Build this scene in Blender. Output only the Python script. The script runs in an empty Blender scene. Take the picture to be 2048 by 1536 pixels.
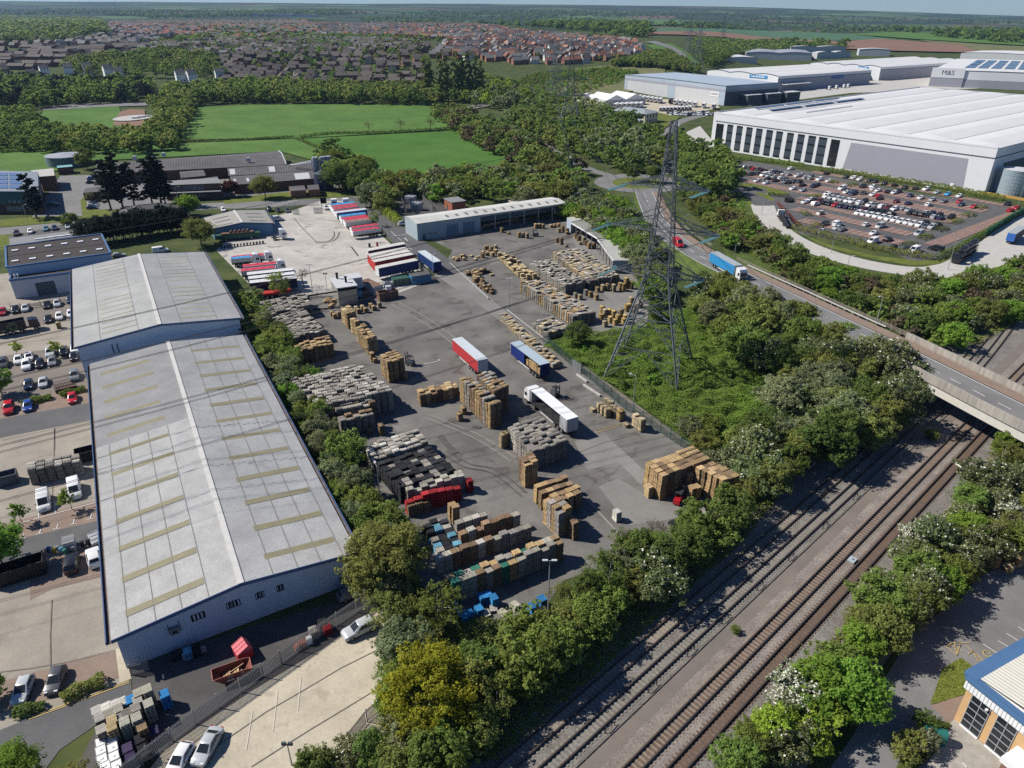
# aerial view over a pallet yard, sheds, railway and business park
SUN_E, SKY_E, EXPO, HAZE=5.0, .055, .36, 4.0e-5
import bpy, bmesh, math, random
import numpy as np
from mathutils import Vector, Matrix, noise
random.seed(7)
R=math.radians
SC=bpy.context.scene
COL=SC.collection
# ------------------------------------------------------------------ survey: camera geometry and the ground plane
F, HOR, H0=1421.0, 20.0, 73.0
PITCH=math.atan((768-HOR)/F)
CROP=dict(Z1=(0,0,2.926), Z2=(680,0,2.926), Z3=(1348,0,2.926), Z4=(0,400,3.072), Z5=(400,360,3.413), Z6=(900,360,3.413), Z7=(1400,400,3.0725), Z8=(600,700,3.072), Y1=(1100,700,3.072), Y2=(0,800,3.84), Y3=(0,1150,3.98), Y4=(400,1100,3.413), Y5=(800,1000,3.413), Y6=(1400,1000,2.866), Y7=(1150,180,2.4), Y8=(0,500,3.073), W1=(1220,110,6.0235), W2=(1440,80,4.2667), W3=(1440,300,6.4), W4=(1700,330,5.885), W5=(300,60,4.452), W6=(880,40,4.6545), W7=(0,380,4.876), W8=(630,380,7.68), V1=(1300,1300,6.51), V2=(860,640,6.4), V3=(1880,1250,5.37), V4=(120,480,5.12), X1=(1060,40,5.12), X2=(1220,300,6.4), X3=(1700,560,4.517), X4=(1180,600,6.983), X5=(640,520,7.68), X6=(0,280,5.689))
def K(v, x, y):
 a=CROP[v];return(a[0]+x/a[2], a[1]+y/a[2])
def ray(q):
 u=(q[0]-1024)/F;v=-(q[1]-768)/F
 return Vector((u,math.cos(PITCH)+v*math.sin(PITCH),-math.sin(PITCH)+v*math.cos(PITCH)))
def P(q, z=0.0):
 d=ray(q);t=(z-H0)/d.z
 return Vector((d.x*t,d.y*t,z))
def PK(v, x, y, z=0.0):return P(K(v,x,y), z)
def sm(a, b, x):
 t=min(1, max(0,(x-a)/(b-a)));return t*t*(3-2*t)
SKY=[(-400,6), (0,5), (400,7), (700,9), (1000,11), (1380,15), (1700,25), (2048,35), (2600,38)]
def skyline(px):
 for(a, b), (c, d)in zip(SKY, SKY[1:]):
  if px<=c:return b+(d-b)*(px-a)/(c-a)
 return SKY[-1][1]
def T(x, y):
 """height of the land"""
 if y<640:return 0.0
 az=x/y;px=1024+az*1421*0.93
 wl=1-sm(.17, .34, az)
 near=wl*(24*sm(690,1250,y)+8*sm(1250,2000,y))+(1-wl)*16*sm(1150, 2200, y)
 if y<1900:return near
 far=H0+9000*(HOR-skyline(px))/F
 nz=noise.noise((x/900,y/900,3.1))*12+noise.noise((x/2600,y/2600,7.7))*16
 f=sm(2600, 9000, y)
 return near*(1-f)+far*f+nz*sm(1900, 4200, y)*(1-.6*sm(7500,9200,y))-26*sm(2200, 3800, y)*(1-sm(5200,9000,y))*(1 if az>-.1 else.6)
def PT(q, lift=0.0):
 d=ray(q);t=300.0
 while t<16000:
  p=Vector((0,0,H0))+d*t
  if p.z<=T(p.x, p.y)+lift:break
  t*=1.004
 return Vector((p.x,p.y,T(p.x,p.y)))
A1=R(-61.2);E1=Vector((math.cos(A1),math.sin(A1),0));E2=Vector((-E1.y,E1.x,0))
TR=R(43);RD=Vector((math.cos(TR),math.sin(TR),0));RN=Vector((-RD.y,RD.x,0))
def RW(s, off, z=0.0):return RD*s+RN*off+Vector((0,0,z))
# ------------------------------------------------------------------ naming
LABELS={}
def tag(o, label=None, cat=None, group=None, kind=None):
 if label:o['label']=label;LABELS.setdefault(label, []).append(o.name)
 if cat:o['category']=cat
 if group:o['group']=group
 if kind:o['kind']=kind
 return o
def empty(name, loc, rz=0, label=None, cat=None, group=None):
 o=bpy.data.objects.new(name, None);COL.objects.link(o)
 o.empty_display_size=.5
 o.location=loc;o.rotation_euler=(0, 0, rz)
 return tag(o, label, cat, group)
ORD=['', 'first', 'second', 'third', 'fourth', 'fifth', 'sixth', 'seventh', 'eighth', 'ninth', 'tenth', 'eleventh', 'twelfth', 'thirteenth', 'fourteenth', 'fifteenth', 'sixteenth', 'seventeenth', 'eighteenth', 'nineteenth']
TENS=['', '', 'twent', 'thirt', 'fort', 'fift', 'sixt', 'sevent', 'eight', 'ninet']
def nth(n):
 if n<20:return ORD[n]
 if n>=100:return 'hundredth' if n==100 else 'hundred-and-'+nth(n-100)
 return TENS[n//10]+('ieth' if n%10==0 else 'y-'+ORD[n%10])
# ------------------------------------------------------------------ materials
MATS={}
def mat(name, rgb, rough=.85, metal=0.0, spec=.3, var=0.0, vscale=1.0, rgb2=None, grain=0.0, gscale=30.0, coords='obj', tint=False, objcol=False, rnd=0.0, bump=0.0, bscale=20.0, trans=0.0, stain=None):
 if name in MATS:return MATS[name]
 m=bpy.data.materials.new(name);m.use_nodes=True;MATS[name]=m
 nt=m.node_tree;N=nt.nodes;L=nt.links
 b=N['Principled BSDF'];b.inputs['Roughness'].default_value=rough;b.inputs['Metallic'].default_value=metal
 b.inputs['Specular IOR Level'].default_value=spec
 def mixc(kind, a, bb, fac=1.0):
  n=N.new('ShaderNodeMix');n.data_type='RGBA';n.blend_type=kind
  if isinstance(fac, (int,float)):n.inputs[0].default_value=fac
  else:L.new(fac, n.inputs[0])
  for s, v in((6,a), (7,bb)):
   if isinstance(v, tuple):n.inputs[s].default_value=(*v[:3], 1)
   else:L.new(v, n.inputs[s])
  return n.outputs[2]
 if coords=='pos':vec=N.new('ShaderNodeNewGeometry').outputs['Position']
 else:vec=N.new('ShaderNodeTexCoord').outputs['Object']
 def nz(scale, detail=5, rough_=.6, dist=0):
  n=N.new('ShaderNodeTexNoise');n.inputs['Scale'].default_value=scale;n.inputs['Detail'].default_value=detail;n.inputs['Roughness'].default_value=rough_;n.inputs['Distortion'].default_value=dist
  L.new(vec, n.inputs['Vector']);return n.outputs['Fac']
 def ramp(f, a, b_, lo=0.0, hi=1.0):
  n=N.new('ShaderNodeMapRange');n.inputs[1].default_value=a;n.inputs[2].default_value=b_;n.inputs[3].default_value=lo;n.inputs[4].default_value=hi
  L.new(f, n.inputs[0]);return n.outputs[0]
 c=tuple(rgb)
 if rgb2:c=mixc('MIX', tuple(rgb), tuple(rgb2), ramp(nz(vscale,6,.62,.3),.36,.64))
 if var:
  g=nz(vscale*(2.3 if rgb2 else 1), 6, .65);v=ramp(g, .3, .7, 1-var, 1+var)
  h=N.new('ShaderNodeCombineColor');[L.new(v,h.inputs[i])for i in range(3)]
  c=mixc('MULTIPLY', c, h.outputs[0])
 if grain:
  v=ramp(nz(gscale,3,.8), .25, .75, 1-grain, 1+grain)
  h=N.new('ShaderNodeCombineColor');[L.new(v,h.inputs[i])for i in range(3)]
  c=mixc('MULTIPLY', c, h.outputs[0])
 if stain:
  c=mixc('MIX', c, tuple(stain[0]), ramp(nz(stain[1],5,.55,.6),stain[2],stain[2]+.09,0,stain[3]))
 if tint:
  a=N.new('ShaderNodeAttribute');a.attribute_name='tint';c=mixc('MULTIPLY', c, a.outputs['Color'])
 if objcol or rnd:
  oi=N.new('ShaderNodeObjectInfo')
  if objcol:c=mixc('MULTIPLY', c, oi.outputs['Color'])
  if rnd:
   hs=N.new('ShaderNodeHueSaturation');L.new(ramp(oi.outputs['Random'],0,1,.5-rnd*.06,.5+rnd*.035), hs.inputs['Hue']);L.new(ramp(oi.outputs['Random'],0,1,1-rnd,1+rnd), hs.inputs['Value'])
   if isinstance(c, tuple):hs.inputs['Color'].default_value=(*c, 1)
   else:L.new(c, hs.inputs['Color'])
   c=hs.outputs[0]
 if isinstance(c, tuple):b.inputs['Base Color'].default_value=(*c, 1)
 else:L.new(c, b.inputs['Base Color'])
 if bump:
  bn=N.new('ShaderNodeBump');bn.inputs['Strength'].default_value=bump;bn.inputs['Distance'].default_value=.1;L.new(nz(bscale,4,.7), bn.inputs['Height']);L.new(bn.outputs[0], b.inputs['Normal'])
 if trans:
  tr=N.new('ShaderNodeBsdfTranslucent');mx=N.new('ShaderNodeMixShader');mx.inputs[0].default_value=trans
  if isinstance(c, tuple):tr.inputs['Color'].default_value=(*c, 1)
  else:L.new(c, tr.inputs['Color'])
  L.new(b.outputs[0], mx.inputs[1]);L.new(tr.outputs[0], mx.inputs[2]);L.new(mx.outputs[0], N['Material Output'].inputs[0])
 m.diffuse_color=(*rgb[:3], 1)
 return m
# ------------------------------------------------------------------ mesh builder
class MB:
 def __init__(s):s.v=[];s.f=[];s.m=[];s.t=[]
 def pts(s, ps):
  n=len(s.v);s.v.extend([tuple(p)for p in ps]);return n
 def face(s, ps, mi=0, t=(1,1,1)):
  n=s.pts(ps);s.f.append(tuple(range(n,n+len(ps))));s.m.append(mi);s.t.append(t)
 def obox(s, o, ex, ey, ez, mi=0, t=(1,1,1), skip=()):
  o, ex, ey, ez=Vector(o), Vector(ex), Vector(ey), Vector(ez)
  n=s.pts([o,o+ex,o+ex+ey,o+ey,o+ez,o+ex+ez,o+ex+ey+ez,o+ey+ez])
  for i, q in enumerate(((0,3,2,1),(4,5,6,7),(0,1,5,4),(1,2,6,5),(2,3,7,6),(3,0,4,7))):
   if i in skip:continue
   s.f.append(tuple(n+k for k in q));s.m.append(mi);s.t.append(t)
 def box(s, c, size, rz=0, mi=0, t=(1,1,1), skip=()):
  """c is the centre of the BASE"""
  ca, sa=math.cos(rz), math.sin(rz);ex=Vector((ca,sa,0))*size[0];ey=Vector((-sa,ca,0))*size[1]
  s.obox(Vector(c)-ex/2-ey/2, ex, ey, (0,0,size[2]), mi, t, skip)
 def prism(s, poly, z0, z1, mi=0, mside=None, t=(1,1,1), bottom=False):
  k=len(poly);n=s.pts([(p[0],p[1],z0)for p in poly]+[(p[0],p[1],z1)for p in poly])
  s.f.append(tuple(range(n+k,n+2*k)));s.m.append(mi);s.t.append(t)
  if bottom:s.f.append(tuple(range(n+k-1,n-1,-1)));s.m.append(mi);s.t.append(t)
  for i in range(k):
   j=(i+1)%k;s.f.append((n+i,n+j,n+k+j,n+k+i));s.m.append(mi if mside is None else mside);s.t.append(t)
 def beam(s, p, q, w, h=None, mi=0, t=(1,1,1)):
  p, q=Vector(p), Vector(q);d=(q-p)
  if d.length<1e-6:return
  d.normalize();up=Vector((0,0,1))if abs(d.z)<.95 else Vector((1,0,0))
  a=d.cross(up).normalized()*w;b=d.cross(a).normalized()*(h or w)
  s.obox(p-a/2-b/2, a, b, q-p, mi, t)
 def tube(s, ps, r, n=6, mi=0, t=(1,1,1), cap=True):
  ps=[Vector(p)for p in ps];rs=r if isinstance(r, (list,tuple))else[r]*len(ps);base=len(s.v)
  for i, p in enumerate(ps):
   d=(ps[min(i+1,len(ps)-1)]-ps[max(i-1,0)]).normalized();up=Vector((0,0,1))if abs(d.z)<.9 else Vector((1,0,0))
   a=d.cross(up).normalized();b=d.cross(a)
   s.pts([p+(a*math.cos(2*math.pi*k/n)+b*math.sin(2*math.pi*k/n))*rs[i]for k in range(n)])
  for i in range(len(ps)-1):
   for k in range(n):
    k2=(k+1)%n;s.f.append((base+i*n+k,base+i*n+k2,base+(i+1)*n+k2,base+(i+1)*n+k));s.m.append(mi);s.t.append(t)
  if cap:
   s.f.append(tuple(base+k for k in range(n-1,-1,-1)));s.m.append(mi);s.t.append(t)
   e=base+(len(ps)-1)*n;s.f.append(tuple(e+k for k in range(n)));s.m.append(mi);s.t.append(t)
 def cyl(s, c, r, h, n=12, mi=0, t=(1,1,1), r2=None):
  s.tube([Vector(c),Vector(c)+Vector((0,0,h))], [r,r if r2 is None else r2], n, mi, t)
 def disc(s, c, r, n=32, mi=0, ax=None):
  s.face([(c[0]+r*math.cos(2*math.pi*k/n),c[1]+r*math.sin(2*math.pi*k/n),c[2])for k in range(n)], mi)
 def mesh(s, name, mats, smooth=False, angle=None):
  me=bpy.data.meshes.new(name);me.from_pydata(s.v, [], s.f)
  for m in(mats if isinstance(mats,(list,tuple))else[mats]):me.materials.append(m)
  me.polygons.foreach_set('material_index', s.m)
  a=me.attributes.new('tint', 'FLOAT_COLOR', 'FACE')
  a.data.foreach_set('color', np.array([(*c,1)for c in s.t],np.float32).ravel()if s.t else np.zeros(0,np.float32))
  if smooth:me.polygons.foreach_set('use_smooth', [True]*len(s.f))
  me.update()
  if angle:me.set_sharp_from_angle(angle=R(angle))
  return me
 def build(s, name, mats, parent=None, loc=(0,0,0), rz=0, smooth=False, angle=None):
  return link(name, s.mesh(name,mats,smooth,angle), parent, loc, rz)
def link(name, me, parent=None, loc=(0,0,0), rz=0):
 o=bpy.data.objects.new(name, me);COL.objects.link(o);o.parent=parent;o.location=loc;o.rotation_euler=(0, 0, rz);return o
def raw_mesh(name, V, FA, mats, tints=None, mi=None):
 """numpy arrays to a mesh of quads or triangles"""
 me=bpy.data.meshes.new(name);k=FA.shape[1]
 me.vertices.add(len(V));me.vertices.foreach_set('co', np.asarray(V,np.float32).ravel())
 me.loops.add(FA.size);me.loops.foreach_set('vertex_index', FA.astype(np.int32).ravel())
 me.polygons.add(len(FA));me.polygons.foreach_set('loop_start', np.arange(0,FA.size,k,dtype=np.int32))
 if mi is not None:me.polygons.foreach_set('material_index', mi.astype(np.int32))
 for m in(mats if isinstance(mats,(list,tuple))else[mats]):me.materials.append(m)
 if tints is not None:
  a=me.attributes.new('tint', 'FLOAT_COLOR', 'FACE');a.data.foreach_set('color', np.hstack([tints,np.ones((len(tints),1))]).astype(np.float32).ravel())
 me.update(calc_edges=True);return me
def copy_tree(o, parent=None):
 c=o.copy();COL.objects.link(c)
 if parent:c.parent=parent;c.matrix_parent_inverse=o.matrix_parent_inverse
 for ch in list(o.children):copy_tree(ch, c)
 return c
LAYER=[0, 0]
def sheet(name, poly, m, label, cat='ground', z=None, struct=True):
 """a level sheet of ground lying just over the one before"""
 LAYER[0]+=1
 zz=.012+.004*LAYER[0]+LAYER[1]*.0011 if z is None else z
 b=MB();b.face([(p[0],p[1],0)for p in poly])
 o=b.build(name, m, loc=(0,0,zz))
 if o.data.polygons[0].normal.z<0:o.data.flip_normals()
 return tag(o, label, cat, kind='structure' if struct else None)
def PP(qs, z=0.0):return[P(q,z)for q in qs]
def ribbon(pts, w):
 """outline of a strip of width w along points"""
 L_, R_=[], []
 for i, p in enumerate(pts):
  d=(pts[min(i+1,len(pts)-1)]-pts[max(i-1,0)]);d.z=0;d.normalize();n=Vector((-d.y,d.x,0))*w/2
  L_.append(p+n);R_.append(p-n)
 return L_+R_[::-1]
def smooth_path(pts, k=6):
 pts=[Vector(p)for p in pts];out=[]
 for i in range(len(pts)-1):
  p0=pts[max(i-1,0)];p1=pts[i];p2=pts[i+1];p3=pts[min(i+2,len(pts)-1)]
  for j in range(k):
   t=j/k;out.append(.5*((2*p1)+(p2-p0)*t+(2*p0-5*p1+4*p2-p3)*t*t+(3*p1-p0-3*p2+p3)*t**3))
 return out+[pts[-1]]
# ------------------------------------------------------------------ land
def make_ground():
 ys=[-320, -150, 0]+[i*40 for i in range(1,17)]+[640+i*30 for i in range(1,46)]
 while ys[-1]<9600:ys.append(ys[-1]*1.035)
 az=np.linspace(-1.25, 1.25, 191)
 V=[];FA=[]
 for y in ys:
  for a in az:V.append((a*max(y,520),y,T(a*max(y,520),y)))
 n=len(az)
 for j in range(len(ys)-1):
  for i in range(n-1):FA.append((j*n+i,j*n+i+1,(j+1)*n+i+1,(j+1)*n+i))
 m=bpy.data.materials.new('countryside');m.use_nodes=True;nt=m.node_tree;N=nt.nodes;L=nt.links;b=N['Principled BSDF'];b.inputs['Roughness'].default_value=.95;b.inputs['Specular IOR Level'].default_value=.1
 geo=N.new('ShaderNodeNewGeometry');vm=N.new('ShaderNodeVectorMath');vm.operation='MULTIPLY';vm.inputs[1].default_value=(1/420, 1/300, 0);L.new(geo.outputs['Position'], vm.inputs[0])
 wn=N.new('ShaderNodeTexNoise');wn.inputs['Scale'].default_value=.8;L.new(vm.outputs[0], wn.inputs['Vector'])
 vv=N.new('ShaderNodeVectorMath');vv.operation='ADD';L.new(vm.outputs[0], vv.inputs[0]);L.new(wn.outputs['Color'], vv.inputs[1])
 vo=N.new('ShaderNodeTexVoronoi');vo.inputs['Scale'].default_value=1.0;L.new(vv.outputs[0], vo.inputs['Vector'])
 sp=N.new('ShaderNodeSeparateColor');L.new(vo.outputs['Color'], sp.inputs[0])
 cr=N.new('ShaderNodeValToRGB');cr.color_ramp.interpolation='CONSTANT';e=cr.color_ramp.elements
 cols=[(0,(.035,.058,.022)), (.24,(.028,.042,.018)), (.5,(.06,.10,.03)), (.62,(.034,.052,.022)), (.76,(.085,.13,.045)), (.84,(.026,.038,.017)), (.95,(.13,.085,.06))]
 e[0].position, e[0].color=0, (*cols[0][1], 1);e[1].position, e[1].color=cols[1][0], (*cols[1][1], 1)
 for p, c in cols[2:]:q=e.new(p);q.color=(*c, 1)
 L.new(sp.outputs[0], cr.inputs[0])
 n2=N.new('ShaderNodeTexNoise');n2.inputs['Scale'].default_value=.12;n2.inputs['Detail'].default_value=8;L.new(geo.outputs['Position'], n2.inputs['Vector'])
 c2=N.new('ShaderNodeValToRGB');c2.color_ramp.elements[0].position=.35;c2.color_ramp.elements[0].color=(.04, .06, .02, 1);c2.color_ramp.elements[1].position=.68;c2.color_ramp.elements[1].color=(.085, .1, .035, 1);L.new(n2.outputs['Fac'], c2.inputs[0])
 sx=N.new('ShaderNodeSeparateXYZ');L.new(geo.outputs['Position'], sx.inputs[0]);mr=N.new('ShaderNodeMapRange');mr.inputs[1].default_value=1700;mr.inputs[2].default_value=1900;L.new(sx.outputs['Y'], mr.inputs[0])
 mx=N.new('ShaderNodeMix');mx.data_type='RGBA';L.new(mr.outputs[0], mx.inputs[0]);L.new(c2.outputs[0], mx.inputs[6]);L.new(cr.outputs[0], mx.inputs[7]);L.new(mx.outputs[2], b.inputs['Base Color'])
 o=link('ground', raw_mesh('ground',np.array(V),np.array(FA),m));o.data.polygons.foreach_set('use_smooth', [True]*len(o.data.polygons))
 tag(o, 'rough green land running back to the hills on the horizon', 'ground', kind='structure')
make_ground()
M_conc=mat('estate_concrete', (.305,.27,.22), coords='pos', rgb2=(.25,.22,.182), vscale=.11, var=.12, grain=.16, gscale=3.0, stain=((.17,.15,.125),.35,.62,.45))
M_cream=mat('cream_concrete', (.47,.42,.32), coords='pos', rgb2=(.40,.35,.265), vscale=.13, var=.1, grain=.14, gscale=2.5, stain=((.25,.21,.16),.3,.6,.5))
M_asph=mat('asphalt', (.105,.104,.104), coords='pos', rgb2=(.085,.085,.086), vscale=.1, var=.12, grain=.18, gscale=4)
M_asph_lt=mat('worn_asphalt', (.19,.185,.178), coords='pos', rgb2=(.155,.152,.148), vscale=.08, var=.12, grain=.15, gscale=3)
M_yard=mat('yard_tarmac', (.165,.156,.142), coords='pos', rgb2=(.112,.105,.096), vscale=.06, var=.22, grain=.2, gscale=3, stain=((.06,.05,.042),.2,.57,.6))
M_brown=mat('brown_tarmac', (.185,.155,.13), coords='pos', rgb2=(.15,.13,.115), vscale=.12, var=.1, grain=.16, gscale=5)
M_lorry=mat('lorry_concrete', (.44,.415,.37), coords='pos', rgb2=(.36,.335,.30), vscale=.07, var=.16, grain=.14, gscale=1.5, stain=((.17,.155,.14),.16,.58,.7))
M_pale=mat('pale_slab', (.42,.405,.37), coords='pos', var=.1, vscale=.4, grain=.1, gscale=3)
M_yardlt=mat('pale_yard_strip', (.212,.204,.188), coords='pos', rgb2=(.17,.163,.15), vscale=.07, var=.12, grain=.12, gscale=3)
M_yarddk=mat('dark_yard', (.06,.057,.055), coords='pos', rgb2=(.085,.08,.076), vscale=.12, var=.2, grain=.15, gscale=3)
M_grass=mat('meadow_grass', (.056,.132,.023), coords='pos', rgb2=(.070,.150,.030), vscale=.016, var=.16, grain=.16, gscale=.55, rough=.95, spec=.1)
M_grass2=mat('paler_meadow', (.095,.168,.04), coords='pos', rgb2=(.070,.142,.031), vscale=.02, var=.16, grain=.2, gscale=.5, rough=.95, spec=.1)
M_lawn=mat('lawn', (.135,.155,.034), coords='pos', rgb2=(.095,.12,.028), vscale=.2, var=.25, grain=.35, gscale=2.2, rough=.95, spec=.1)
M_verge=mat('rough_verge', (.085,.12,.028), coords='pos', rgb2=(.06,.085,.025), vscale=.09, var=.22, grain=.25, gscale=1.2, rough=.95, spec=.1)
M_soil=mat('brown_soil', (.20,.115,.075), coords='pos', var=.12, vscale=.02, grain=.1, gscale=.3)
M_crop=mat('bluish_crop', (.06,.125,.06), coords='pos', var=.1, vscale=.012, grain=.08, gscale=.2)
M_dry=mat('dry_grass', (.16,.15,.06), coords='pos', rgb2=(.1,.12,.04), vscale=.03, var=.2, grain=.2, gscale=.4)
M_gravel=mat('railway_gravel', (.20,.186,.166), coords='pos', rgb2=(.155,.138,.12), vscale=.22, var=.18, grain=.55, gscale=3.2, bump=.6, bscale=9)
M_gravel2=mat('brown_ballast', (.15,.103,.077), coords='pos', rgb2=(.115,.083,.064), vscale=.35, var=.16, grain=.45, gscale=3.6, bump=.5, bscale=9)
M_gravel3=mat('pink_ballast', (.25,.215,.185), coords='pos', rgb2=(.19,.16,.14), vscale=.25, var=.16, grain=.5, gscale=3.4, bump=.6, bscale=9)
M_white=mat('road_paint', (.62,.62,.6), coords='pos', var=.15, vscale=2, rough=.7)
M_yel=mat('yellow_paint', (.45,.33,.13), coords='pos', var=.2, vscale=2, rough=.7)
M_pave=mat('brick_paving', (.225,.135,.105), coords='pos', rgb2=(.19,.12,.098), vscale=.2, var=.12, grain=.16, gscale=4)
M_pink=mat('brown_paving', (.235,.17,.13), coords='pos', rgb2=(.20,.15,.12), vscale=.3, var=.1, grain=.2, gscale=6)
M_slab=mat('paving_slabs', (.33,.305,.265), coords='pos', var=.18, vscale=.8, grain=.1, gscale=4)
def line(pts, w, m, b=None):
 """painted line mesh along ground points, into builder b"""
 for p, q in zip(pts, pts[1:]):
  p, q=Vector(p), Vector(q);d=(q-p).normalized();n=Vector((-d.y,d.x,0))*w/2
  b.face([p-n,q-n,q+n,p+n], m)
# -- fields and far country
def drape(name, qs, m, label, lift=.25, step=14, cat='field'):
 """a field lying on the slope of the land"""
 poly=[PT(q)for q in qs];xs=[p.x for p in poly];ys=[p.y for p in poly]
 sx=max(step, (max(xs)-min(xs))/70);sy=max(step, (max(ys)-min(ys))/70)
 bm=bmesh.new();vs=[bm.verts.new((p.x,p.y,0))for p in poly];bm.faces.new(vs)
 x=min(xs)+sx
 while x<max(xs):
  bmesh.ops.bisect_plane(bm, geom=bm.verts[:]+bm.edges[:]+bm.faces[:], plane_co=(x,0,0), plane_no=(1,0,0));x+=sx
 y=min(ys)+sy
 while y<max(ys):
  bmesh.ops.bisect_plane(bm, geom=bm.verts[:]+bm.edges[:]+bm.faces[:], plane_co=(0,y,0), plane_no=(0,1,0));y+=sy
 for v in bm.verts:v.co.z=T(v.co.x, v.co.y)+lift+v.co.y*.0006
 bmesh.ops.recalc_face_normals(bm, faces=bm.faces[:])
 if bm.faces[:][0].normal.z<0:bmesh.ops.reverse_faces(bm, faces=bm.faces[:])
 me=bpy.data.meshes.new(name);bm.to_mesh(me);bm.free();me.materials.append(m)
 return tag(link(name,me), label, cat, kind='structure')
drape('field', [(340,282),(384,216),(500,212),(700,210),(862,212),(916,258),(880,262),(600,279)], M_grass2, 'pale green meadow beyond the thin hedge')
drape('field', [(590,281),(660,276),(912,263),(1064,325),(1010,350),(740,360),(690,325),(640,300)], M_grass, 'bright green square meadow behind the depot trees')
drape('field', [(-160,352),(-160,300),(110,304),(345,290),(590,280),(700,318),(655,330),(560,304),(200,323),(110,345)], M_grass2, 'narrow green meadow strip behind the brick factory')
drape('field', [(-140,300),(-140,292),(112,284),(118,304),(0,308)], M_grass2, 'small green meadow at the left edge')
drape('playing_field', [(40,258),(92,221),(238,215),(252,250),(215,268),(90,266)], M_grass2, 'mown playing field beside the skate park')
drape('path', [(84,217),(150,209),(290,206),(296,213),(200,216),(88,223)], M_asph_lt, 'grey court strip along the top of the playing field', lift=.4)
drape('soil_patch', [(226,252),(240,226),(262,220),(290,222),(292,252),(262,256)], M_soil, 'bare brown soil round the skate park', lift=.4)
drape('field', [(1215,48),(1180,36),(1100,46),(1010,54),(1085,40),(1180,30)], M_grass2, 'far green slope between woods above the new estate', lift=1)
drape('field', [(1290,72),(1450,76),(1640,98),(1800,92),(1930,104),(1660,84),(1440,66),(1300,66)], M_soil, 'ploughed reddish brown field behind the business park', lift=1.2)
drape('field', [(1640,98),(1700,84),(1760,80),(1920,92),(1960,108),(1780,104)], M_soil, 'second ploughed brown field on the slope right of the crop', lift=1.6)
drape('field', [(1300,66),(1440,66),(1660,84),(1790,80),(1690,70),(1500,62),(1320,58)], M_crop, 'blue green crop field beyond the ploughed land', lift=1.2)
drape('field', [(1690,70),(1830,80),(1990,90),(2120,96),(2120,84),(1960,74),(1800,66)], M_grass2, 'long pale green field on the right slope', lift=1.2)
drape('field', [(1840,82),(1990,92),(2120,98),(2120,106),(1930,104)], M_dry, 'yellowish grass field over the far warehouses', lift=1.2)
drape('field', [(1290,55),(1370,50),(1380,42),(1310,44)], M_grass2, 'small far green field by the wood edge', lift=2)
drape('hillside', [(1090,185),(1150,140),(1250,128),(1330,135),(1330,165),(1240,190),(1180,205)], M_dry, 'rough dry grass slope below the new estate', lift=.4)
drape('verge', [(1290,92),(1340,88),(1372,104),(1400,128),(1392,150),(1350,135),(1330,118)], M_grass2, 'mown green verge round the curving estate road', lift=.4)
drape('road', [(1290,86),(1310,84),(1345,95),(1372,112),(1376,126),(1366,128),(1362,116),(1338,100)], M_asph_lt, 'curving new road at the end of the estate', lift=.9)
drape('field', [(1325,262),(1360,236),(1290,222),(1150,232),(1130,222),(1200,210)], M_lawn, 'grass strip in front of the cream office block', lift=.3)
LAYER[0]=0;LAYER[1]+=1
# -- estate on the left
sheet('concrete_yard', PP([(-140,560),(0,548),(160,530),(200,760),(262,1346),(240,1400),(0,1490),(-140,1530)]), M_conc, 'pale concrete yards beside the grey sheds', 'yard')
sheet('parking_bay', PP([(-140,632),(0,622),(147,588),(152,640),(0,664),(-140,676)]), M_brown, 'brown parking bay by the fence of the blue walled unit', 'parking')
sheet('parking_bay', PP([(-140,730),(0,713),(152,690),(184,775),(0,800),(-140,815)]), M_brown, 'brown parking court with rows of saloon cars', 'parking')
sheet('parking_bay', PP([(-140,815),(0,800),(184,775),(190,804),(0,838),(-140,860)]), M_pink, 'paved bay beside the clipped hedges', 'parking')
sheet('road', PP([(-140,860),(0,838),(190,804),(194,838),(0,876),(-140,902)]), M_asph, 'dark service road between parking court and pallet row', 'road')
sheet('parking_bay', PP([(-40,1052),(16,1045),(201,1000),(204,1040),(8,1085),(-40,1098)]), M_pink, 'brown paved bays where the white vans stand', 'parking')
sheet('road', PP([(-60,1100),(8,1085),(204,1040),(208,1078),(33,1124),(-60,1146)]), M_asph, 'dark lane with white bay ticks', 'road')
sheet('parking_bay', PP([(60,1128),(209,1085),(214,1152),(104,1178),(60,1200)]), M_pink, 'brown bay with a dark and a white car', 'parking')
sheet('parking_bay', PP([(-30,1372),(231,1301),(237,1356),(126,1391),(38,1416),(-30,1436)]), M_pink, 'pinkish paved bay with two parked cars near the corner', 'parking')
sheet('path', PP([(231,1299),(247,1295),(263,1358),(239,1367)]), M_cream, 'pale concrete path at the shed corner', 'path')
sheet('road', PP([(-60,1484),(50,1441),(262,1362),(266,1402),(200,1445),(120,1500),(60,1580),(-60,1580)]), M_asph, 'dark lane with double yellow lines by the pallet store', 'road')
sheet('yard', PP([(262,1330),(500,1255),(748,1180),(770,1214),(650,1295),(500,1385),(330,1500),(250,1580),(130,1580),(200,1445),(266,1402)]), M_yarddk, 'dark tarmac yard between the shed end and the railings', 'yard')
sheet('concrete_apron', PP([(760,1212),(850,1230),(860,1400),(760,1480),(640,1560),(560,1600),(250,1600),(330,1500),(500,1385),(650,1295)]), M_cream, 'cream concrete apron with painted bays by the railings', 'yard')
LAYER[0]=0;LAYER[1]+=1
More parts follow.
